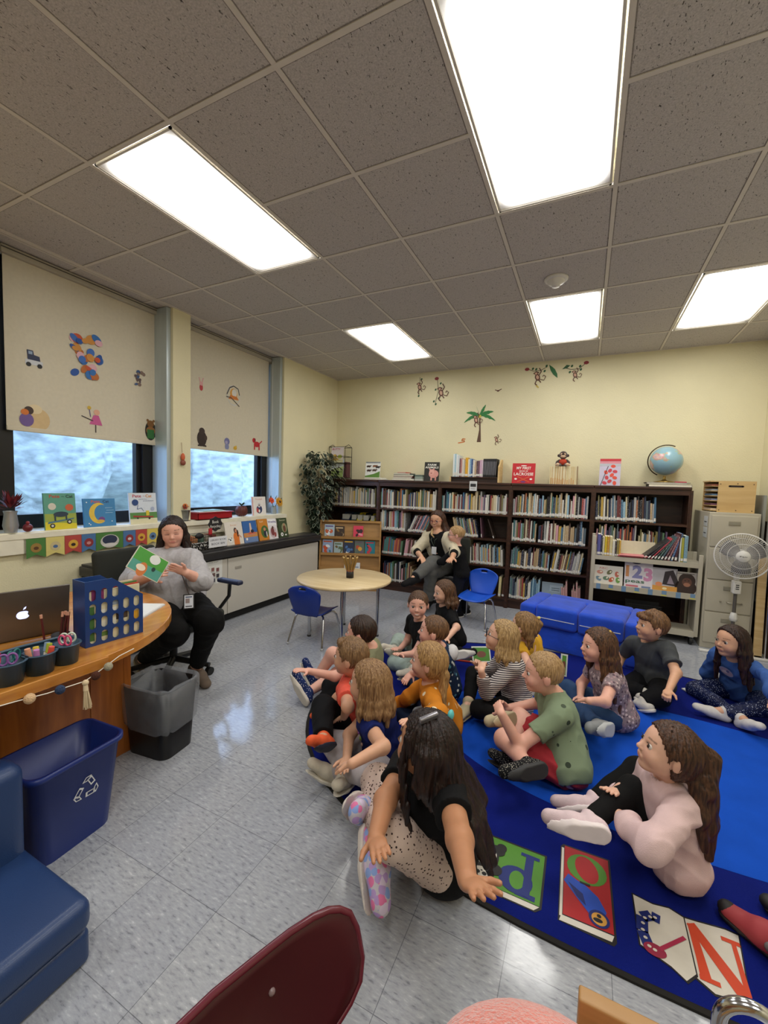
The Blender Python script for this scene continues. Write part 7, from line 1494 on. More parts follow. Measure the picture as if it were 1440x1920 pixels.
# girl in the pale pink sweatshirt
kid('girl in a pale pink sweatshirt and black leggings hugging her knees, long brown ponytail', D(id='pink', yaw=RAD(195), pel=(1262, 1602, .085), neck=(1252, 1462, -1), head=(1252, 1408, -1),
        elL=(1222, 1588, -1), wrL=(1162, 1532, 1), haL=(1140, 1500, 1), elR=(1190, 1520, 1), wrR=(1160, 1490, -1), haR=(1143, 1478, -1),
        knL=(1184, 1482, -1), anL=(1104, 1540, -1), toL=(1030, 1530, -1), knR=(1194, 1442, 1), anR=(1112, 1500, -1), toR=(1044, 1500, -1)), 1.03, (190, .25, 0),
       D(kind='pony', c=('#2b1a13', '#5a3b28'), vol=.008, line=.020, locks=[([(-.09, 0, .055), (-.125, 0, .03), ('w', .115, .0, -.10), ('w', .13, .01, -.22), ('w', .14, 0, -.34)], [.022, .030, .036, .034, .014]), ([(-.08, .02, -.02), ('w', .10, -.03, -.18), ('w', .12, -.03, -.30)], [.02, .026, .01])],
         ties=[((-.098, 0, .052), '#e0589a', .020)]), D(mat=cloth('pale_pink', '#d9bcbc', var=.1, vscale=12), sleeve=1.93, puff=.010, hem=-.035, m=.011, wr=.007, collar=True, name='sweatshirt'), D(mat=cloth('black_leggings', '#0b0b0c'), len=1.93, name='leggings', m=.004),
       D(mat=cloth('pink_sneaker', '#d8c2c6'), sole='#e8dcdc', lace='#efe6e6'), h=.0034, seed=2)
# boy in the green shirt
kid('boy in a sage green patterned tee and red shorts with clasped hands', D(id='green', yaw=RAD(196), pel=(1062, 1430, .085), neck=(1038, 1302, -1), head=(1017, 1262, -1),
        elL=(974, 1398, -1), wrL=(940, 1338, -1), haL=(926, 1308, 1), elR=(1012, 1318, 1), wrR=(950, 1328, 1), haR=(932, 1308, -1), pnL=(0, 1, -.2), pnR=(0, -1, -.2),
        knL=(946, 1386, -1), anL=(990, 1436, -1), toL=(945, 1446, -1), knR=(975, 1346, 1), anR=(962, 1424, 1), toR=(926, 1412, -1)), 1.06, (196, -.02, 0),
       D(kind='short', c=('#8a6c48', '#b59468'), vol=.007, line=.016, low=-.030), D(mat=spots('sage_print', '#7f8f74', ['#3a4438', '#4a5546'], 15, .20), sleeve=.62, hem=-.05, m=.010, wr=.005, puff=.004), D(mat=cloth('red_shorts', '#a8343c'), len=.78, name='shorts', m=.010, wr=.006),
       D(mat=spots('speckled_shoe', '#17171a', '#b9b5a8', 160, .25), sole='#2a2a2c'), h=.0034, seed=3, fat=1.12, legfat=1.05, skin='rosy', hand=('grip', 'grip'))
# front girl in black
def clipx(root, g, H, fw, lf, up, s):
    MB().rbox(-.035, .035, -.008, .008, -.012, .012, .006, mat('silver_bow', '#8f8d93', .25, metal=.7)).build('tmp_bow', None)
    o = bpy.data.objects['tmp_bow']; o.name = 'hair_bow'; o.data.name = 'hair_bow'; o.parent = root; p = H(-.012, .035, .112); o.location = Vector([float(q) for q in p])-root.location; o.rotation_euler = (.3, -.2, .8)
    o = MB().ball(tuple(H(-.045, -.05, .095)), .016*s, C('#58b8b8', .4), sc=(.6, 1, 1)).build('hair_tie', root, world=True)
kid('girl with very long dark hair and black tee leaning on one hand at the front', D(id='front', yaw=RAD(176), pel=(842, 1590, .10), neck=(806, 1452, -1), head=(800, 1398, -1), tl=.32,
        shL=(842, 1486, -1), shR=(762, 1436, 1), elL=(862, 1575, -1), wrL=(876, 1650, -1, ), haL=(918, 1684, -1), pnL=(0, 0, -1), pnR=(0, .3, -1), elR=(722, 1502, -1), wrR=(704, 1572, -1), haR=(716, 1602, -1),
        knL=(742, 1572, -1), anL=(694, 1524, 1), toL=(672, 1522, -1), knR=(708, 1468, 1), anR=(716, 1588, -1), toR=(716, 1690, -1), dnR=(-.3, -.6, -.7)), 1.14, (172, .08, 0),
       D(kind='long', c=('#120b0a', '#2c1a16'), vol=.012, line=.012, len=.24, bw=1.0, front=.9, arc=(.72, 1.4), back=.08, locks=[([(-.06, .05, .02), ('w', .08, .0, -.10), ('w', .11, .02, -.19), ('w', .12, .05, -.27)], [.03, .045, .048, .02]), ([(-.08, 0, 0), ('w', .09, .05, -.11), ('w', .12, .08, -.18), ('w', .13, .10, -.24)], [.03, .05, .05, .02]), ([(.03, .065, .04), (.035, .078, -.04), ('w', -.03, -.085, -.14), ('w', -.0, -.10, -.24)], [.014, .012, .012, .006]), ([(-.03, .07, .02), (-.04, .08, -.06), ('w', .06, -.07, -.13)], [.03, .03, .016])]),
       D(mat=cloth('black_tee', '#101012'), sleeve=.55, hem=-.03, m=.009, wr=.005), D(mat=spots('leopard', '#cdb7ab', ['#3a2a28', '#54403c'], 75, .27), len=1.95, name='leggings', m=.006), D(mat=spots('glitter_pastel', '#c9c2cc', ['#e07aa8', '#8fa8e0', '#d8c8e0', '#b89ad0'], 40, .6), sole='#d8cfc6', lace='#e8e2e4', w=1.35),
       h=.0034, seed=5, skin='tan', fat=1.12, legfat=1.2, hand=('spread', 'relax'), extras=clipx)
# girl in the navy tee
def chest_frame(g, fw, up, off, dn=.42):
    c_ = g['neck']+(g['pel']-g['neck'])*dn+fw*off; f_ = _n(fw-up*(fw@up)); return frame_at(c_, _n(np.cross(up, f_)), up, f_)
def tee_art(root, g, H, fw, lf, up, s):
    rn = random.Random(4); mb = MB(); TF_ = chest_frame(g, fw, up, 0)
    lfv = _n(np.cross(up, fw))
    for i in range(34):
        q = rn.uniform(-1.1, .9); h_ = rn.uniform(-.11, .09)*s; c_ = g['neck']+(g['pel']-g['neck'])*.45+up*h_; d_ = fw*math.cos(q)+lfv*math.sin(q); p = c_+d_*(.088*s)+lfv*math.copysign(.024, q)*s*min(1, abs(q)*2)
        r_ = rn.uniform(.008, .017)*s; mb.ball(tuple(p), r_, C(rn.choice(['#c2568f', '#d88ab0', '#8fa84a', '#d8b0a0', '#9a5aa8', '#3a2a40', '#e0c8d0'])), n=8, sc=(.7, .7, 1))
    mb.build('flower_print', root, world=True)
kid('girl with straight light brown hair in a navy tee and pale grey leggings', D(id='navy', yaw=RAD(190), pel=(722, 1412, .085), neck=(703, 1322, -1), head=(692, 1280, -1),
        elL=(718, 1400, -1), wrL=(660, 1432, -1), haL=(634, 1434, 1), elR=(655, 1378, 1), wrR=(650, 1422, -1), haR=(642, 1446, -1),
        knL=(686, 1448, -1), anL=(630, 1446, 1), toL=(588, 1430, -1), knR=(614, 1388, 1), anR=(652, 1448, -1), toR=(634, 1470, -1)), 1.06, (187, .02, 0),
       D(kind='long', c=('#6b4b30', '#a3815a'), vol=.008, line=.018, len=.10, bw=.8, front=.9), D(mat=cloth('navy_tee', '#14205c'), sleeve=.5, hem=-.03, m=.009, wr=.005), D(mat=cloth('pale_grey_leggings', '#b9b2b6'), len=1.93, name='leggings', m=.005),
       D(mat=cloth('cream_sneaker', '#c9c0ae'), sole='#ddd6c6', lace='#e8e4d8'), h=.0036, seed=6, skin='light', extras=tee_art)
# coral shirt boy
kid('boy in a bright coral tee and black trousers beside the girl in navy', D(id='coral', yaw=RAD(188), pel=(662, 1346, .085), neck=(665, 1268, -1), head=(657, 1232, -1),
        elL=(652, 1325, -1), wrL=(645, 1344, 1), haL=(634, 1348, 1), elR=(632, 1310, 1), wrR=(612, 1330, 1), haR=(605, 1340, 1),
        knL=(606, 1326, -1), anL=(606, 1384, -1), toL=(582, 1386, -1), knR=(622, 1288, 1), anR=(606, 1338, 1), toR=(588, 1340, 1)), 1.04, (192, .02, 0),
       D(kind='short', c=('#5f452e', '#8f6f4c'), vol=.010, line=.018, low=-.035, sweep=True), D(mat=cloth('coral', '#e8604e'), sleeve=.6, hem=-.03, m=.009), D(mat=cloth('black_trousers', '#0d0d10'), len=1.95, m=.009, loose=.008),
       D(mat=cloth('orange_shoe', '#e8643c'), sole='#1d2438', w=.95), h=.004, seed=7, skin='light')
# dark haired boy stretching to his shoes
kid('dark haired boy reaching for his navy sneakers at the far left of the rug', D(id='dark', yaw=RAD(200), pel=(694, 1284, .085), neck=(694, 1214, -1), head=(676, 1186, -1),
        elL=(628, 1268, -1), wrL=(578, 1258, -1), haL=(550, 1254, -1), elR=(650, 1240, 1), wrR=(632, 1228, 1), haR=(618, 1222, 1),
        knL=(632, 1264, 1), anL=(578, 1298, -1), toL=(556, 1262, -1), knR=(624, 1226, 1), anR=(592, 1272, 1), toR=(574, 1240, 1)), 1.06, (196, 0.0, 0),
       D(kind='short', c=('#1f1411', '#3f2a1e'), vol=.010, line=.018, low=-.045), D(mat=cloth('khaki_tee', '#7f8064'), sleeve=.6, hem=-.03, m=.009), D(mat=cloth('grey_shorts', '#454d5c'), len=.55, name='shorts', m=.010),
       D(mat=spots('navy_starred_shoe', '#1c2a58', '#d8d8e0', 90, .22), sole='#d9d2c6'), h=.004, seed=8, skin='rosy')
# smiling boy
kid('smiling boy in a black tee and mint trousers looking straight at the camera', D(id='smile', yaw=RAD(232), pel=(800, 1228, .085), neck=(788, 1163, -1), head=(784, 1134, -1),
        elL=(778, 1226, -1), wrL=(752, 1228, -1), haL=(740, 1224, -1), elR=(764, 1202, 1), wrR=(750, 1216, -1), haR=(738, 1216, -1),
        knL=(742, 1243, -1), anL=(775, 1256, -1), toL=(750, 1262, -1), knR=(748, 1202, 1), anR=(738, 1218, -1), toR=(718, 1212, -1)), 1.06, (-74, -.02, 0),
       D(kind='short', c=('#3a281c', '#6b4c34'), vol=.004, line=.026, low=-.02, closed=False), D(mat=cloth('black_tee_b', '#121214'), sleeve=.55, hem=-.03, m=.009), D(mat=cloth('mint_trousers', '#a3b3ab'), len=1.9, m=.010, loose=.01),
       D(mat=cloth('cream_shoe', '#cfc8ba'), sole='#dcd6c8'), h=.004, seed=9, skin='rosy', smile=True)
# bob haired girl
kid('girl with wavy brown bob in a black top behind the smiling boy', D(id='bob', yaw=RAD(215), pel=(852, 1196, .11), neck=(834, 1136, -1), head=(832, 1110, -1),
        elL=(856, 1176, -1), wrL=(838, 1198, -1), haL=(826, 1202, -1), elR=(822, 1170, 1), wrR=(818, 1190, 1), haR=(812, 1200, 1),
        knL=(818, 1222, -1), anL=(858, 1226, -1), toL=(888, 1222, 1), knR=(806, 1200, 1), anR=(835, 1216, 1), toR=(862, 1216, 1)), 1.02, (222, -.1, 0),
       D(kind='bob', c=('#3a2619', '#6d4c34'), vol=.010, line=.016, len=.09, bw=1.4, sweep=False), D(mat=cloth('black_top', '#0e0e10'), sleeve=.9, hem=-.04, m=.009), D(mat=cloth('black_pants', '#0c0c0e'), len=1.95, m=.007),
       D(mat=cloth('black_sneaker', '#141416'), sole='#cfccc6', lace='#d8d8d8'), h=.0042, seed=10)
# boy in navy floral with white hood
kid('short haired boy in a navy floral shirt with white hood behind the mustard sweater', D(id='floral', yaw=RAD(200), pel=(838, 1284, .085), neck=(824, 1216, -1), head=(812, 1184, -1),
        elL=(800, 1262, -1), wrL=(772, 1262, 1), haL=(754, 1280, -1), elR=(796, 1240, 1), wrR=(772, 1262, 1), haR=(760, 1272, 1),
        knL=(782, 1300, -1), anL=(800, 1330, -1), toL=(780, 1335, -1), knR=(776, 1276, 1), anR=(790, 1300, 1), toR=(770, 1305, 1)), 1.04, (196, .10, 0),
       D(kind='short', c=('#4a3120', '#7d5c3e'), vol=.005, line=.020, low=-.030), D(mat=spots('navy_floral', '#1b2a44', ['#5f9aa8', '#d8dcd8', '#33506c'], 34, .33), sleeve=1.3, hem=-.03, m=.011), D(mat=cloth('dark_jeans', '#1a2740'), len=1.95, m=.008),
       D(mat=cloth('grey_shoe', '#7f8488'), sole='#cfccc6'), h=.004, seed=11, skin='rosy',
       extras=lambda root, g, H, fw, lf, up, s: MB().ball(tuple(g['neck']-fw*.075*s-up*.03*s), .062*s, cloth('white_hood', '#d8d8dc'), sc=(.7, 1, .9)).build('hood', root, world=True))
# mustard girl
kid('girl in a mustard sweater with white hearts, blonde hair in a low ponytail', D(id='mustard', yaw=RAD(196), pel=(836, 1352, .085), neck=(808, 1282, -1), head=(803, 1240, -1),
        elL=(822, 1338, -1), wrL=(778, 1352, -1), haL=(752, 1352, -1), elR=(768, 1306, 1), wrR=(744, 1322, 1), haR=(730, 1330, 1),
        knL=(776, 1368, -1), anL=(800, 1400, -1), toL=(780, 1405, -1), knR=(756, 1336, 1), anR=(780, 1362, 1), toR=(760, 1366, 1)), 1.05, (190, .06, 0),
       D(kind='pony', c=('#7a5a38', '#b8935f'), vol=.008, line=.020, locks=[([(-.07, .02, -.02), (-.095, .02, -.05), ('w', .09, -.03, -.16), ('w', .12, -.04, -.26)], [.022, .024, .022, .010])]),
       D(mat=spots('mustard_hearts', '#c47a22', '#dccfb0', 15, .20), sleeve=1.95, hem=-.03, m=.010, wr=.005, puff=.003, name='sweater'), D(mat=cloth('dark_jeans', '#1a2740'), len=1.95, m=.007), D(mat=cloth('tan_shoe', '#a08a68'), sole='#cfc4ae'), h=.0036, seed=12)
# striped girl
kid('girl with blonde bob and dark glasses in a black and white striped shirt', D(id='stripe', yaw=RAD(196), pel=(970, 1314, .085), neck=(955, 1228, -1), head=(940, 1194, -1),
        elL=(912, 1298, -1), wrL=(902, 1258, -1), haL=(906, 1232, 1), elR=(918, 1262, 1), wrR=(896, 1252, -1), haR=(900, 1230, -1), pnL=(0, 1, .2), pnR=(0, -1, .2),
        knL=(898, 1330, -1), anL=(940, 1346, -1), toL=(915, 1352, -1), knR=(888, 1264, 1), anR=(878, 1318, -1), toR=(862, 1342, -1)), 1.06, (192, .22, 0),
       D(kind='bob', c=('#7d6240', '#bd9d6c'), vol=.010, line=.016, len=.085, bw=1.2), D(mat=stripes('stripe', '#2c2430', '#d0c8c4', 26, (.25, .1, 0), .42), sleeve=1.75, hem=-.03, m=.009, wr=.005), D(mat=cloth('black_pants', '#0c0c0e'), len=1.9, m=.006),
       D(mat=cloth('cream_knit', '#b5a98c'), sole='#b8a888'), h=.0036, seed=13, glasses='#1d2430', hand=('fist', 'fist'))
# yellow girl
kid('little girl in a yellow top with beaded braids seen from behind', D(id='yellow', yaw=RAD(160), pel=(1003, 1262, .085), neck=(990, 1202, -1), head=(982, 1174, -1),
        elL=(990, 1246, -1), wrL=(972, 1258, 1), haL=(958, 1258, 1), elR=(962, 1232, 1), wrR=(950, 1250, 1), haR=(940, 1252, 1),
        knL=(950, 1270, -1), anL=(985, 1290, -1), toL=(960, 1292, -1), knR=(944, 1250, 1), anR=(970, 1264, 1), toR=(950, 1266, 1)), 1.0, (165, .05, 0),
       D(kind='pony', c=('#5f4529', '#a07d52'), vol=.008, line=.014, locks=[([(-.07, -.05, .06), (-.10, -.05, .03), ('w', .055, .0, -.10), ('w', .065, 0, -.15)], [.016, .016, .014, .006]), ([(-.06, .05, .0), (-.07, .04, -.06), ('w', .05, -.05, -.14)], [.022, .024, .010])],
         ties=[((-.085, -.05, .075), '#d8c870', .012, 'hair_bead'), ((-.085, -.05, -.06), '#d0b8c8', .008, 'hair_bead')]), D(mat=cloth('yellow', '#cf9e2e', vscale=8), sleeve=.5, puff=.016, hem=-.03, m=.010, wr=.007), D(mat=cloth('dark_pants', '#1b1b22'), len=1.9, m=.006),
       D(mat=cloth('grey_shoe', '#7f8488'), sole='#cfccc6'), h=.0042, seed=14)
# long haired girl with floral top
kid('girl with very long brown hair in a grey pink floral top and jeans', D(id='long', yaw=RAD(200), pel=(1156, 1336, .085), neck=(1133, 1252, -1), head=(1121, 1211, -1),
        elL=(1134, 1316, -1), wrL=(1104, 1314, -1), haL=(1088, 1308, 1), elR=(1090, 1282, 1), wrR=(1088, 1306, -1), haR=(1094, 1318, -1),
        knL=(1090, 1340, -1), anL=(1122, 1362, -1), toL=(1104, 1364, -1), knR=(1064, 1292, 1), anR=(1096, 1330, 1), toR=(1074, 1334, 1)), 1.06, (204, .0, 0),
       D(kind='long', c=('#2e1d14', '#6a4830'), vol=.012, line=.018, len=.30, bw=1.5, front=.8, ties=[((-.05, .03, .098), '#d8b860', .008, 'hair_clip')], locks=[([(-.06, 0, -.02), ('w', .06, .02, -.14), ('w', .09, .0, -.28), ('w', .10, 0, -.36)], [.03, .045, .045, .02])]),
       D(mat=spots('floral_grey', '#8f7f84', ['#d0bcbc', '#5f4c58', '#a88a90'], 55, .42), sleeve=.5, hem=-.035, m=.010, wr=.005), D(mat=cloth('blue_jeans', '#2c4468', vscale=10, var=.2), len=1.93, m=.008, loose=.004), D(mat=cloth('grey_shoe2', '#8f9296'), sole='#b8bbbe'), h=.0036, seed=15, skin='rosy')
# grey tee boy
kid('boy in a charcoal grey tee and black trousers in front of the blue sofa', D(id='grey', yaw=RAD(214), pel=(1226, 1276, .085), neck=(1219, 1203, -1), head=(1222, 1174, -1),
        shL=(1248, 1214, -1), shR=(1188, 1206, 1), elL=(1268, 1262, -1), wrL=(1254, 1294, -1), haL=(1247, 1308, -1), elR=(1166, 1230, 1), wrR=(1158, 1256, -1), haR=(1150, 1268, -1),
        knL=(1236, 1306, -1), anL=(1206, 1316, 1), toL=(1196, 1316, 1), knR=(1172, 1290, -1), anR=(1210, 1300, 1), toR=(1226, 1304, 1)), 1.08, (200, .08, 0),
       D(kind='short', c=('#4f3522', '#8a6544'), vol=.012, line=.020, low=-.035, sweep=True, fringe=True), D(mat=cloth('charcoal_tee', '#484b4e'), sleeve=.7, hem=-.05, m=.011, wr=.006, puff=.006), D(mat=cloth('black_trousers', '#0d0d10'), len=1.95, m=.010, loose=.008),
       D(mat=cloth('white_shoe', '#cfcac0'), sole='#dcd6cc'), h=.004, seed=16, skin='light', hand=('fist', 'relax'))
# blue sweatshirt girl
def crest(root, g, H, fw, lf, up, s):
    c_ = g['neck']+(g['pel']-g['neck'])*.42+fw*.106*s; a = Art(frame_at(c_, _n(-np.cross(up, fw))*-1 if False else _n(np.cross(up, fw)), up, fw)); a.ell(0, .02*s, .045*s, .038*s, '#9aa3c4'); a.ell(0, .02*s, .040*s, .033*s, '#b8a3b4'); a.ell(-.01*s, .015*s, .022*s, .012*s, '#e0ccd0', rot=.5); a.ell(.012*s, .03*s, .014*s, .009*s, '#6d6f9c', rot=1); a.text('BELIEVER', 0, -.042*s, .013*s, '#1f2c5c', w=.085*s, bold=.02); a.build('chest_print', root, world=True)
kid('girl with long dark hair in a blue sweatshirt and sequined navy leggings, white socks', D(id='blue', yaw=RAD(222), pel=(1392, 1296, .085), neck=(1378, 1234, -1), head=(1371, 1203, -1),
        elL=(1446, 1272, -1), wrL=(1452, 1310, -1), haL=(1448, 1330, -1), elR=(1326, 1262, 1), wrR=(1330, 1288, 1), haR=(1334, 1302, 1),
        knL=(1442, 1328, -1), anL=(1352, 1334, -1), toL=(1308, 1324, -1), knR=(1304, 1292, 1), anR=(1394, 1350, -1), toR=(1424, 1360, -1)), 1.04, (212, .0, 0),
       D(kind='long', c=('#1a0f0d', '#3c241c'), vol=.012, line=.010, len=.24, bw=1.2, front=1.0), D(mat=cloth('denim_blue', '#3d5fa0', vscale=10, var=.15), sleeve=1.95, hem=-.03, m=.011, wr=.006, puff=.005, name='sweatshirt'), D(mat=spots('sequin_navy', '#10183c', ['#10183c', '#8f9cc4', '#28386c', '#c8d0e4'], 150, .3, rough=.4), len=1.93, m=.007, name='leggings'),
       D(mat=cloth('white_sock', '#cfcbc8'), kind='sock'), h=.004, seed=17, skin='light', extras=crest)
# standing boy beside the seated woman
fx, fy = 2.33, 4.66
def at3(x, y, z): return np.array([x, y, z])
Jb = D(pel=at3(2.33, 4.70, .49), neck=at3(2.27, 4.69, .79), head=AY(855, 1003, 4.67), shL=at3(2.26, 4.58, .765), shR=at3(2.28, 4.80, .765), elL=at3(2.14, 4.54, .64), wrL=at3(2.02, 4.60, .60), haL=at3(1.94, 4.64, .59), elR=at3(2.16, 4.82, .66), wrR=at3(2.04, 4.80, .68), haR=at3(1.96, 4.79, .69),
       hipL=at3(2.32, 4.64, .47), hipR=at3(2.34, 4.76, .47), knL=at3(2.29, 4.62, .26), anL=at3(2.32, 4.64, .05), toL=at3(2.22, 4.58, .03), knR=at3(2.32, 4.78, .26), anR=at3(2.36, 4.79, .05), toR=at3(2.26, 4.74, .03))
person('blond boy with glasses in a black long sleeved shirt standing beside the seated woman', Jb, RAD(190), (RAD(196), -.05, 0), D(kind='short', c=('#8a6a44', '#bd9a6c'), vol=.006, line=.018, low=-.02), D(mat=cloth('black_tee', '#101012'), sleeve=1.95, hem=-.03, m=.009), D(mat=cloth('navy_trousers', '#14161f'), len=1.96, m=.010),
       D(mat=cloth('black_sneaker', '#141416'), sole='#cfccc6'), s=1.0, h=.0044, glasses='#1d2430', seed=18, skin='rosy')
# seated woman
ww = 4.80
Jw = pose(D(id='woman', yaw=RAD(246), pel=(0, 0, 0, 2.08, 4.92, .54), neck=(822, 1000, -1), head=(820, 975, -1), nl=.115, tl=.30,
        elR=(780, 1032, -1), wrR=(790, 1044, -1), haR=(797, 1056, -1), elL=(852, 1036, -1), wrL=(848, 1046, -1), haL=(840, 1052, -1),
        knL=(808, 1074, -1), anL=('y', 803, 1126, 4.62), toL=('y', 796, 1138, 4.52), knR=(812, 1055, -1), anR=(778, 1082, -1), toR=(758, 1094, -1)), 1.36)
def womanx(root, g, H, fw, lf, up, s):
    b = g['neck']+(g['pel']-g['neck'])*.52+fw*.16; MB().box(b[0]-.03, b[0]+.03, b[1]-.004, b[1], b[2]-.045, b[2]+.045, C('#d4d6d8'), bev=.003).build('name_badge', root, world=True)
    MB().tube([tuple(g['neck']+lf*.06-up*.0), tuple(g['neck']+fw*.13-up*.08+lf*.03), tuple(b+np.array([0, 0, .045])), tuple(g['neck']+fw*.13-up*.08-lf*.03), tuple(g['neck']-lf*.06)], .005, C('#2c3a30'), n=6).build('lanyard', root, world=True)
    t_ = Field(); m_ = .018*s
    for S_, sg in (('L', 1), ('R', -1)):
        e_ = g['el'+S_]; w_ = g['wr'+S_]; cutp = e_+(w_-e_)*.25; nn = _n(w_-e_); t_.cap(g['sh'+S_], e_, .036*s+m_*.9, .032*s+m_*.8, .02); t_.cap(e_, cutp+nn*.02, .032*s+m_*.8, .03*s+m_*.7, .02, cuts=[(cutp, nn)])
        ch = g['neck']+(g['pel']-g['neck'])*.2; t_.cap(g['sh'+S_]-up*.02, g['pel']+lf*sg*.10*s+up*.05, .058*s+m_, .05*s+m_, .03, cuts=[(g['pel']+lf*sg*.055*s*1.0, -lf*sg*1.0)])
    t_.disp(wr(3, .006)); v, q = t_.mesh(.006); mesh_obj('cardigan', v, q, cloth('cream_cardigan', '#c9bfa6'), root)
    MB().tube([tuple(H(.0, .06, -.11)), tuple(H(.07, .035, -.15)), tuple(H(.085, 0, -.175)), tuple(H(.07, -.035, -.15)), tuple(H(0, -.06, -.11))], .016*s, mat('patterned_scarf', '#c9a878', .8, var=.4, vscale=60)).build('scarf', root, world=True)
person('woman with curly brown hair, cream cardigan and grey trousers seated by the shelves', Jw, RAD(246), (RAD(262), -.18, 0), D(kind='long', c=('#24150f', '#553526'), vol=.014, line=.012, len=.13, bw=2.2, front=1.0, h=.005), D(mat=cloth('black_tee', '#101012'), sleeve=1.4, hem=-.03, m=.007),
       D(mat=cloth('grey_trousers', '#5b5b59'), len=1.95, m=.010, loose=.006), D(mat=cloth('black_flat', '#141416')), s=1.36, h=.005, headk=.80, glasses='#8a3a44', seed=19, skin='light', extras=womanx)
t = thing('black_chair', 'black office style chair under the woman by the bookcases', 'chair', tuple(Jw['pel'][:2])+(0,)); px_, py_ = Jw['pel'][0], Jw['pel'][1]
MB().rbox(px_-.24, px_+.22, py_-.24, py_+.20, .38, .45, .03, cpl).build('seat', t, world=True); MB().rbox(px_-.22, px_+.22, py_+.20, py_+.26, .52, .86, .025, ccm).build('backrest', t, world=True); MB().cyl((px_, py_, .08), (px_, py_, .42), .028, m=cpl).build('gas_column', t, world=True)
MB().rbox(px_-.30, px_-.25, py_-.18, py_+.10, .63, .66, .012, cpl).cyl((px_-.27, py_, .44), (px_-.275, py_, .64), .014, m=cpl).build('armrest', t, world=True)
for k in range(5): q = 2*PI*k/5+.2; MB().cyl((px_, py_, .10), (px_+.27*math.cos(q), py_+.27*math.sin(q), .07), .024, .016, cpl).ball((px_+.27*math.cos(q), py_+.27*math.sin(q), .03), .03, cpl).build('base_arm', t, world=True)
# the teacher
Jt = pose(D(id='teacher', yaw=RAD(-24), pel=('p', 322, 1124, 3.12), neck=('p', 321, 1036, 3.13), head=('p', 324, 996, 3.08),
        shL=('p', 360, 1050, 3.05), shR=('p', 272, 1052, 3.08), elL=('p', 378, 1090, 2.92), wrL=('p', 350, 1074, 2.78), haL=('p', 326, 1064, 2.74), elR=('p', 246, 1092, 2.92), wrR=('p', 284, 1080, 2.74), haR=('p', 306, 1070, 2.70), pnL=(.2, -1, .0), pnR=(.5, 1, .0),
        knL=('p', 394, 1166, 2.82), anL=('z', 368, 1250, .09), toL=('z', 386, 1281, .035), knR=('p', 326, 1188, 2.72), anR=('z', 268, 1236, .09), toR=('z', 276, 1256, .035)), 1.3, 1.15)
def teachx(root, g, H, fw, lf, up, s):
    b = CC+ray(354, 1128)*2.80; f_ = _n(CC-b); r_ = _n(np.cross([0, 0, 1.], f_)); u_ = np.cross(f_, r_); TB = frame_at(b, r_, u_, f_)
    mb = MB(); mb.T = TB; mb.rbox(-.034, .034, -.05, .05, -.004, .002, .003, C('#1a1a1c')).build('badge_holder', root, world=True); a = Art(TB, z0=.003); a.rect(-.027, -.042, .027, .042, '#c9ccd4'); a.rect(-.02, -.01, .005, .02, '#8a7a78'); a.rect(-.02, .027, .02, .034, '#3a4468'); a.rect(-.02, -.034, .02, -.028, '#1f1f22'); a.build('badge_card', root, world=True)
    MB().tube([tuple(g['neck']+lf*.07), tuple(H(.09, .03, -.2)), tuple(CC+ray(342, 1080)*2.80), tuple(b+u_*.05)], .003, C('#3a2c28'), n=6).build('lanyard', root, world=True)
    MB().tube([tuple(g['neck']-lf*.07), tuple(H(.09, -.03, -.2)), tuple(CC+ray(342, 1080)*2.80)], .0025, C('#3a2c28'), n=6).build('lanyard', root, world=True)
person('woman with dark shoulder length hair in a light grey top reading a picture book aloud', Jt, RAD(-22), (RAD(-42), -.20, .05), D(kind='long', c=('#140d0d', '#2e1f1c'), vol=.006, line=.020, len=.12, bw=.7, front=1.1, closed=True, h=.0045), D(mat=cloth('heather_grey', '#aeacb0', vscale=60, var=.12), sleeve=1.35, hem=-.06, m=.013, wr=.005, puff=.004, hole=.9, name='sweatshirt'),
       D(mat=cloth('black_trousers_t', '#0b0b0c'), len=1.88, m=.008, name='trousers'), D(mat=cloth('taupe_slipon', '#6d5f54'), sole='#b5aa9c', lace='#c9a888'), s=1.3, h=.0042, headk=.83, fat=1.42, legfat=1.3, fem=True, seed=20, skin='rosy', hand=('relax', 'grip'), extras=teachx)
# the book she holds: an open picture book
hb = Jt['haR']; dh = float(CR[2]@(hb-CC)); t = thing('held_picture_book', 'open green picture book held up in the seated teacher\'s hand', 'book', tuple(hb))
AD = lambda u, v, d: CC+ray(u, v)*d
A_, B_, D_ = AD(294, 1093, dh-.03), AD(317, 1054, dh+.05), AD(265, 1037, dh-.08)
e1 = _n(B_-A_); e2 = _n((D_-A_)-e1*((D_-A_)@e1)); wv = np.linalg.norm(B_-A_); hv_ = np.linalg.norm(D_-A_); n3 = np.cross(e1, e2); sgn = 1 if n3@(CC-A_) > 0 else -1
TBk = frame_at(A_, e1, e2, n3*1.0)
mb = MB(); mb.T = TBk; mb.box(0, wv, 0, hv_, -.004, .004, C('#d8d4c4')).build('open_cover', t, world=True)
a = Art(TBk if sgn > 0 else TBk @ Matrix.Diagonal((1, 1, -1, 1)), z0=.0045); a.rect(.004, .004, wv-.004, hv_-.004, '#4f9a8c'); a.poly([(wv*.45, .004), (wv-.004, .004), (wv-.004, hv_-.004), (wv*.45, hv_-.004)], '#4a9a3c'); a.ell(wv*.2, hv_*.6, .045, .03, '#c9763c'); a.ell(wv*.25, hv_*.65, .02, .03, '#e8dcc8'); a.ell(wv*.78, hv_*.4, .03, .035, '#dfe2e0'); a.ell(wv*.4, hv_*.3, .014, .012, '#1f3a3a'); a.build('page_picture', t, world=True)
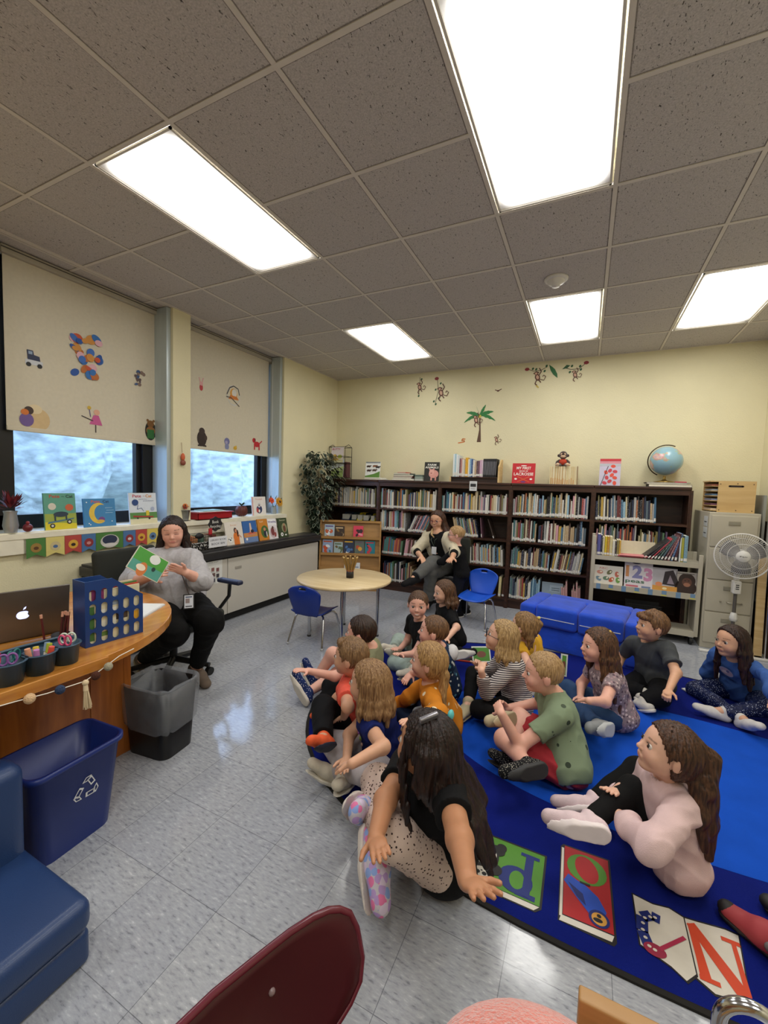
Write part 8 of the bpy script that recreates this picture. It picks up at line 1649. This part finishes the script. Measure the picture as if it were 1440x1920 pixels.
# small things among the children
def floor_book(n, uv, w, h, rz, col, art):
    p = AZ(*uv, .012); t = thing('picture_book', n, 'book', p, 0); T = Matrix.Translation((p[0], p[1], .0125)) @ Matrix.Rotation(rz, 4, 'Z'); mb = MB(); mb.T = T; mb.box(-w/2, w/2, -h/2, h/2, 0, .008, C(col)).build('cover', t, world=True); a = Art(T @ Matrix.Translation((0, 0, .008))); art(a, w, h); a.build('cover_print', t, world=True)
def stand_book(n, uvb, uvz, w, h, yaw, lean, col, c2):
    p = AZ(*uvb, .012); cover_book(n, (p[0], p[1], .0125), w, h, .008, yaw, lean, col, lambda a, W, Hh: (a.rect(-W/2, 0, W/2, Hh, '#dfe4dc'), a.rect(-W/2+.01, .01, W/2-.01, Hh-.01, c2), a.ell(0, Hh*.5, W*.25, Hh*.2, '#7a4a3c')))
stand_book('green picture book held open behind the girl in stripes', (904, 1242), None, .16, .13, RAD(-60), .5, '#dfe4dc', '#4f8a34')
stand_book('green picture book propped beside the boy in sage green', (1056, 1268), None, .05, .17, RAD(-90), .2, '#dfe4dc', '#5a9a34')
floor_book('red edged thin book lying on the rug under a black sneaker', (868, 1236), .2, .1, .2, '#c9402c', lambda a, w, h: a.rect(-w/2+.01, -h/2+.01, w/2-.01, h/2-.01, '#2a2a2c'))
floor_book('white paper lying by the knee of the girl in the blue sweatshirt', (1306, 1300), .12, .14, .6, '#d8d8d4', lambda a, w, h: a.rect(-w/2+.01, -h/2+.01, w/2-.01, h/2-.01, '#dcdad2'))
# red and black shoes entering at the right edge
def big_shoe(n, a, b, wd):
    t = thing('shoe', n, 'shoe', (*a[:2], .01)); a = np.array([a[0], a[1], .04]); b = np.array([b[0], b[1], .05]); f = Field(); dn = np.array([0, 0, -1.])
    f.cap(a, a+(b-a)*.5+[0, 0, .008], wd*.75, wd, .02, flat=(dn, .75)); f.cap(a+(b-a)*.5+[0, 0, .008], b+[0, 0, .03], wd, wd*1.1, .02); f.cut(np.array([0, 0, .034]), dn); v, q = f.mesh(.004); mesh_obj('upper', v, q, mat('red_black_shoe', '#a33a40', .6, var=.1), t)
    f = Field(); f.cap(a, b, wd*.85, wd*1.05, .02); f.cut(np.array([0, 0, .034]), -dn); f.cut(np.array([0, 0, .012]), dn); v, q = f.mesh(.004); mesh_obj('shoe_sole', v, q, C('#1a1718'), t)
    m_ = a+(b-a)*.72; l_ = _n(np.cross(b-a, [0, 0, 1])); MB().ball(tuple(m_+l_*wd*.9+np.array([0, 0, .02])), .022, C('#6f6a6a'), sc=(1, .6, .8)).build('grey_patch', t, world=True); MB().ball(tuple(a+_n(b-a)*-.012+np.array([0, 0, .004])), .030, C('#1a1718'), sc=(1, 1, .8)).build('toe_cap', t, world=True)
big_shoe('large red and black shoe pointing in from the right edge of the rug', AZ(1372, 1712, .04), AZ(1500, 1810, .05), .045)
big_shoe('tip of a second red and black shoe at the right edge', AZ(1452, 1700, .04), AZ(1560, 1760, .05), .04)
# stickers on the blinds and on the wall
def sticker(n, T, shapes, name='wall_sticker', cat='sticker', group=None):
    t = thing(name, n, cat, T.translation, group=group); mb = Art(T, z0=.0008, dz=.0004); 
    for s_ in shapes:
        k, *r = s_
        getattr(mb, k)(*r)
    mb.build('printed_shape', t, world=True)
def BL(y, z): return frame_at((-.1985, y, z), (0, 1, 0), (0, 0, 1), (1, 0, 0))
def patch(w, h, cols, seed, n=9):
    n = int(n*2.4)
    rn = random.Random(seed); out = []
    for i in range(n): out.append(('ell', rn.uniform(-w*.38, w*.38), rn.uniform(-h*.40, h*.40), rn.uniform(w*.06, w*.15), rn.uniform(h*.05, h*.11), cols[i % len(cols)], rn.uniform(0, 3)))
    return out
sticker('small dark blue truck sticker at the left of the large blind', BL(1.71, 2.335), [('rect', -.055, -.035, .055, .0, '#c9ccd2'), ('poly', [(-.04, 0), (.04, 0), (.035, .035), (-.0, .04), (-.005, .07), (-.045, .07)], '#2c3350'), ('rect', -.035, .04, -.01, .062, '#8fa0b8'), ('ell', -.035, -.035, .016, .016, '#1b1b20'), ('ell', .035, -.035, .016, .016, '#1b1b20')])
sticker('large colourful patchwork sticker in the middle of the large blind', BL(2.075, 2.475), patch(.27, .40, ['#b5682c', '#24509c', '#2c6ab0', '#c98a3c', '#c2502c', '#d8a8b4', '#3a6ab8'], 3, 14))
sticker('small grey and blue sticker at the right of the large blind', BL(2.53, 2.40), patch(.12, .17, ['#7f6a60', '#35507c', '#5b4a4c'], 4, 7))
sticker('tan and purple rounded sticker at the lower left of the large blind', BL(1.70, 1.90), [('ell', .03, 0, .075, .085, '#cbb083'), ('ell', .01, .075, .045, .035, '#dccaa4'), ('ell', -.03, .06, .03, .03, '#3c2a22'), ('ell', -.045, -.01, .045, .05, '#6b5390'), ('ell', -.055, .045, .025, .022, '#c9702c'), ('ell', 0, -.085, .11, .012, '#2e2624')])
sticker('pink star shaped sticker at the lower middle of the large blind', BL(2.14, 1.95), [('poly', [(-.05, -.03), (.055, -.03), (.025, .05), (-.015, .05)], '#c2568f'), ('ell', .01, .075, .024, .024, '#d9a58c'), ('line', [(-.11, .03), (-.02, .0)], .008, '#3a2e30'), ('line', [(.0, -.03), (.0, -.095)], .008, '#3a2e30'), ('line', [(-.05, .1), (-.04, .03)], .006, '#5c4a7a'), ('ell', -.05, .105, .015, .015, '#c9a83c')])
sticker('brown and green rounded sticker at the lower right of the large blind', BL(2.635, 1.945), [('ell', 0, -.01, .055, .09, '#1d1a17'), ('ell', 0, .055, .035, .032, '#7a5228'), ('ell', -.0, -.01, .045, .04, '#8a5e30'), ('rect', -.035, -.085, .035, -.0, '#2f6a34'), ('ell', -.03, .085, .012, .012, '#7a5228'), ('ell', .03, .085, .012, .012, '#7a5228')])
sticker('small pink and red sticker at the upper left of the right blind', BL(3.215, 2.50), [('ell', 0, -.03, .022, .035, '#b2343c'), ('ell', 0, .01, .022, .02, '#d8a0a0'), ('line', [(-.01, .02), (-.03, .07)], .012, '#d8a0a0'), ('line', [(.01, .02), (.025, .075)], .012, '#d8a0a0')])
sticker('round giraffe sticker at the upper right of the right blind', BL(3.67, 2.475), [('ell', .0, .0, .10, .115, '#c9c9c9'), ('ell', 0, 0, .09, .105, '#cfc7b0'), ('line', [(-.1, .0), (-.06, .08), (0, .11), (.07, .09), (.09, .02)], .012, '#3a3438'), ('ell', 0, .02, .055, .06, '#d59a3c'), ('ell', .01, .03, .038, .045, '#d8d4cc'), ('poly', [(-.08, -.05), (.08, -.04), (.05, -.005), (-.05, .0)], '#c9762c'), ('line', [(-.11, -.03), (-.04, -.03), (.09, -.11)], .010, '#3a3438')])
sticker('dark brown rounded sticker at the lower left of the right blind', BL(3.225, 1.94), [('ell', 0, -.01, .062, .085, '#2c1c19'), ('ell', 0, .07, .038, .035, '#332320'), ('ell', .05, .0, .02, .03, '#3d2a26'), ('ell', -.03, -.09, .025, .014, '#2c1c19'), ('ell', .035, -.09, .025, .014, '#2c1c19')])
sticker('small lavender sticker on the lower edge of the right blind', BL(3.575, 1.905), [('ell', 0, .03, .04, .042, '#6f6f9c'), ('ell', 0, -.03, .03, .04, '#7c82a8'), ('ell', -.01, .02, .02, .018, '#a09ab8')])
sticker('tiny yellow sticker beside the lavender one', BL(3.70, 1.87), [('ell', 0, 0, .028, .022, '#c9a02c'), ('ell', .012, .018, .014, .013, '#d8b040')])
sticker('bright red four legged sticker at the lower right of the right blind', BL(4.06, 1.95), [('ell', 0, 0, .05, .035, '#b8202c'), ('ell', -.05, .045, .028, .03, '#b8202c'), ('rect', -.05, -.07, -.03, 0, '#b8202c'), ('rect', .03, -.07, .05, 0, '#b8202c'), ('line', [(.04, .01), (.09, .05)], .014, '#b8202c'), ('ell', -.035, .05, .012, .022, '#7a1420')])
def WL(u, v): p = AY(u, v, BW-.0005); return frame_at(p, (1, 0, 0), (0, 0, 1), (0, -1, 0))
MO, TN, GN, RD_, VN = '#5b3226', '#c9a088', '#2f5a3a', '#8f3238', '#4a3c2c'
def monkey(x, y, s_, tail=1):
    return [('ell', x, y, .035*s_, .05*s_, MO, .3), ('ell', x, y, .02*s_, .032*s_, TN, .3), ('ell', x-.02*s_, y+.06*s_, .028*s_, .025*s_, MO), ('ell', x-.022*s_, y+.056*s_, .018*s_, .016*s_, TN), ('ell', x-.05*s_, y+.06*s_, .010*s_, .010*s_, MO), ('ell', x+.010*s_, y+.066*s_, .010*s_, .010*s_, MO),
            ('line', [(x+.02*s_, y+.03*s_), (x+.05*s_, y+.08*s_), (x+.02*s_, y+.13*s_)], .014*s_, MO), ('line', [(x-.01*s_, y-.04*s_), (x-.03*s_, y-.09*s_), (x+.0*s_, y-.12*s_)], .014*s_, MO), ('line', [(x+.02*s_, y-.04*s_), (x+.05*s_, y-.08*s_)], .014*s_, MO),
            ('line', [(x+.03*s_, y-.03*s_), (x+.09*s_, y-.05*s_), (x+.115*s_, y-.0*s_), (x+.085*s_, y+.025*s_), (x+.07*s_, y+.0*s_)], .009*s_, MO)]
def leafs(pts): return [('ell', x, y, .016, .012, GN, 1) for x, y in pts]
sticker('monkey clinging to a short vine, leftmost wall sticker', WL(787, 725), [('line', [(0, .13), (.0, -.02), (-.015, -.12)], .006, VN)]+leafs([(.025, .1), (-.01, -.13)])+monkey(.0, -.01, .8))
sticker('monkey hanging on a long vine with a red flower on top', WL(822, 733), [('line', [(-.02, .17), (-.0, .0), (-.04, -.17)], .007, VN), ('ell', -.03, .17, .03, .022, RD_)]+leafs([(.03, .1), (-.04, .02), (.01, -.1), (-.06, -.14), (-.03, -.18)])+monkey(.04, -.03, .95))
sticker('tiny brown bird like sticker right of the palm top', WL(934, 732), [('line', [(-.04, .01), (0, -.005), (.045, .015)], .010, MO), ('ell', .0, -.006, .016, .010, MO)])
def frond(a0, l, dr):
    x, y = 0, 0; up_ = []; lo_ = []
    for i in range(9):
        q = i/8; cx_ = l*q*math.cos(a0); cy_ = l*q*math.sin(a0)-dr*q*q; wv_ = .034*math.sin(PI*min(1, q*.9+.08))*(1 if i % 2 else .75); up_.append((cx_-wv_*math.sin(a0)*.3, cy_+wv_*.55)); lo_.append((cx_+wv_*math.sin(a0)*.3, cy_-wv_))
    return ('poly', up_+lo_[::-1], '#2c7a3e')
sticker('green palm tree sticker with a monkey climbing its trunk', WL(899, 792), [('poly', [(-.025, -.26), (.03, -.26), (.02, -.1), (.008, .1), (-.008, .1), (-.0, -.1)], '#5c4030')]+[frond(PI*f, l, d) for f, l, d in ((.05, .20, .06), (.2, .19, .02), (.35, .17, -.0), (.62, .18, .0), (.80, .19, .03), (.97, .20, .07))].__class__([('poly', [(x, y+.10) for x, y in frond(PI*f, l, d)[1]], '#2c7a3e') for f, l, d in ((.02, .21, .10), (.14, .20, .05), (.33, .15, .0), (.64, .18, -.03), (.86, .20, .05), (.98, .21, .11))])+[('ell', 0, .08, .022, .02, '#c9b84a')]+monkey(-.045, .03, .75))
sticker('orange coiled snake sticker left of the palm base', WL(867, 829), [('line', [(-.06, -.01), (-.02, -.005), (.03, .005), (.02, .025), (-.01, .02), (.0, .045), (.04, .04)], .014, '#c9763c')])
sticker('little monkey sticker right of the palm base', WL(931, 825), monkey(0, .0, .55))
sticker('monkey swinging from a vine with a red flower, left of the two upper ones', WL(1008, 706), [('line', [(-.12, .1), (-.05, .07), (.03, .07), (.11, .11)], .007, VN), ('ell', -.13, .10, .028, .02, RD_)]+leafs([(-.06, .1), (.08, .06), (.1, .12), (-.02, .09)])+monkey(.0, -.01, .85)+[('line', [(-.01, -.11), (.02, -.14)], .014, '#c9b04a')])
sticker('single green leaf sticker between the two swinging monkeys', WL(1037, 697), [('poly', [(-.05, .09), (-.01, .06), (.02, .03), (.05, -.03), (.055, -.08), (.03, -.06), (.0, -.03), (-.03, .02)], '#2c6a3c')])
sticker('monkey swinging from a vine, rightmost of the wall stickers', WL(1077, 697), [('line', [(-.12, .06), (-.04, .03), (.05, .03), (.12, .09)], .007, VN), ('ell', .125, .095, .028, .02, RD_), ('poly', [(-.14, .04), (-.09, .09), (-.05, .08), (-.08, .05)], GN)]+leafs([(-.05, .0), (.06, .06), (.07, .02), (-.03, .07)])+monkey(.01, -.04, .65))
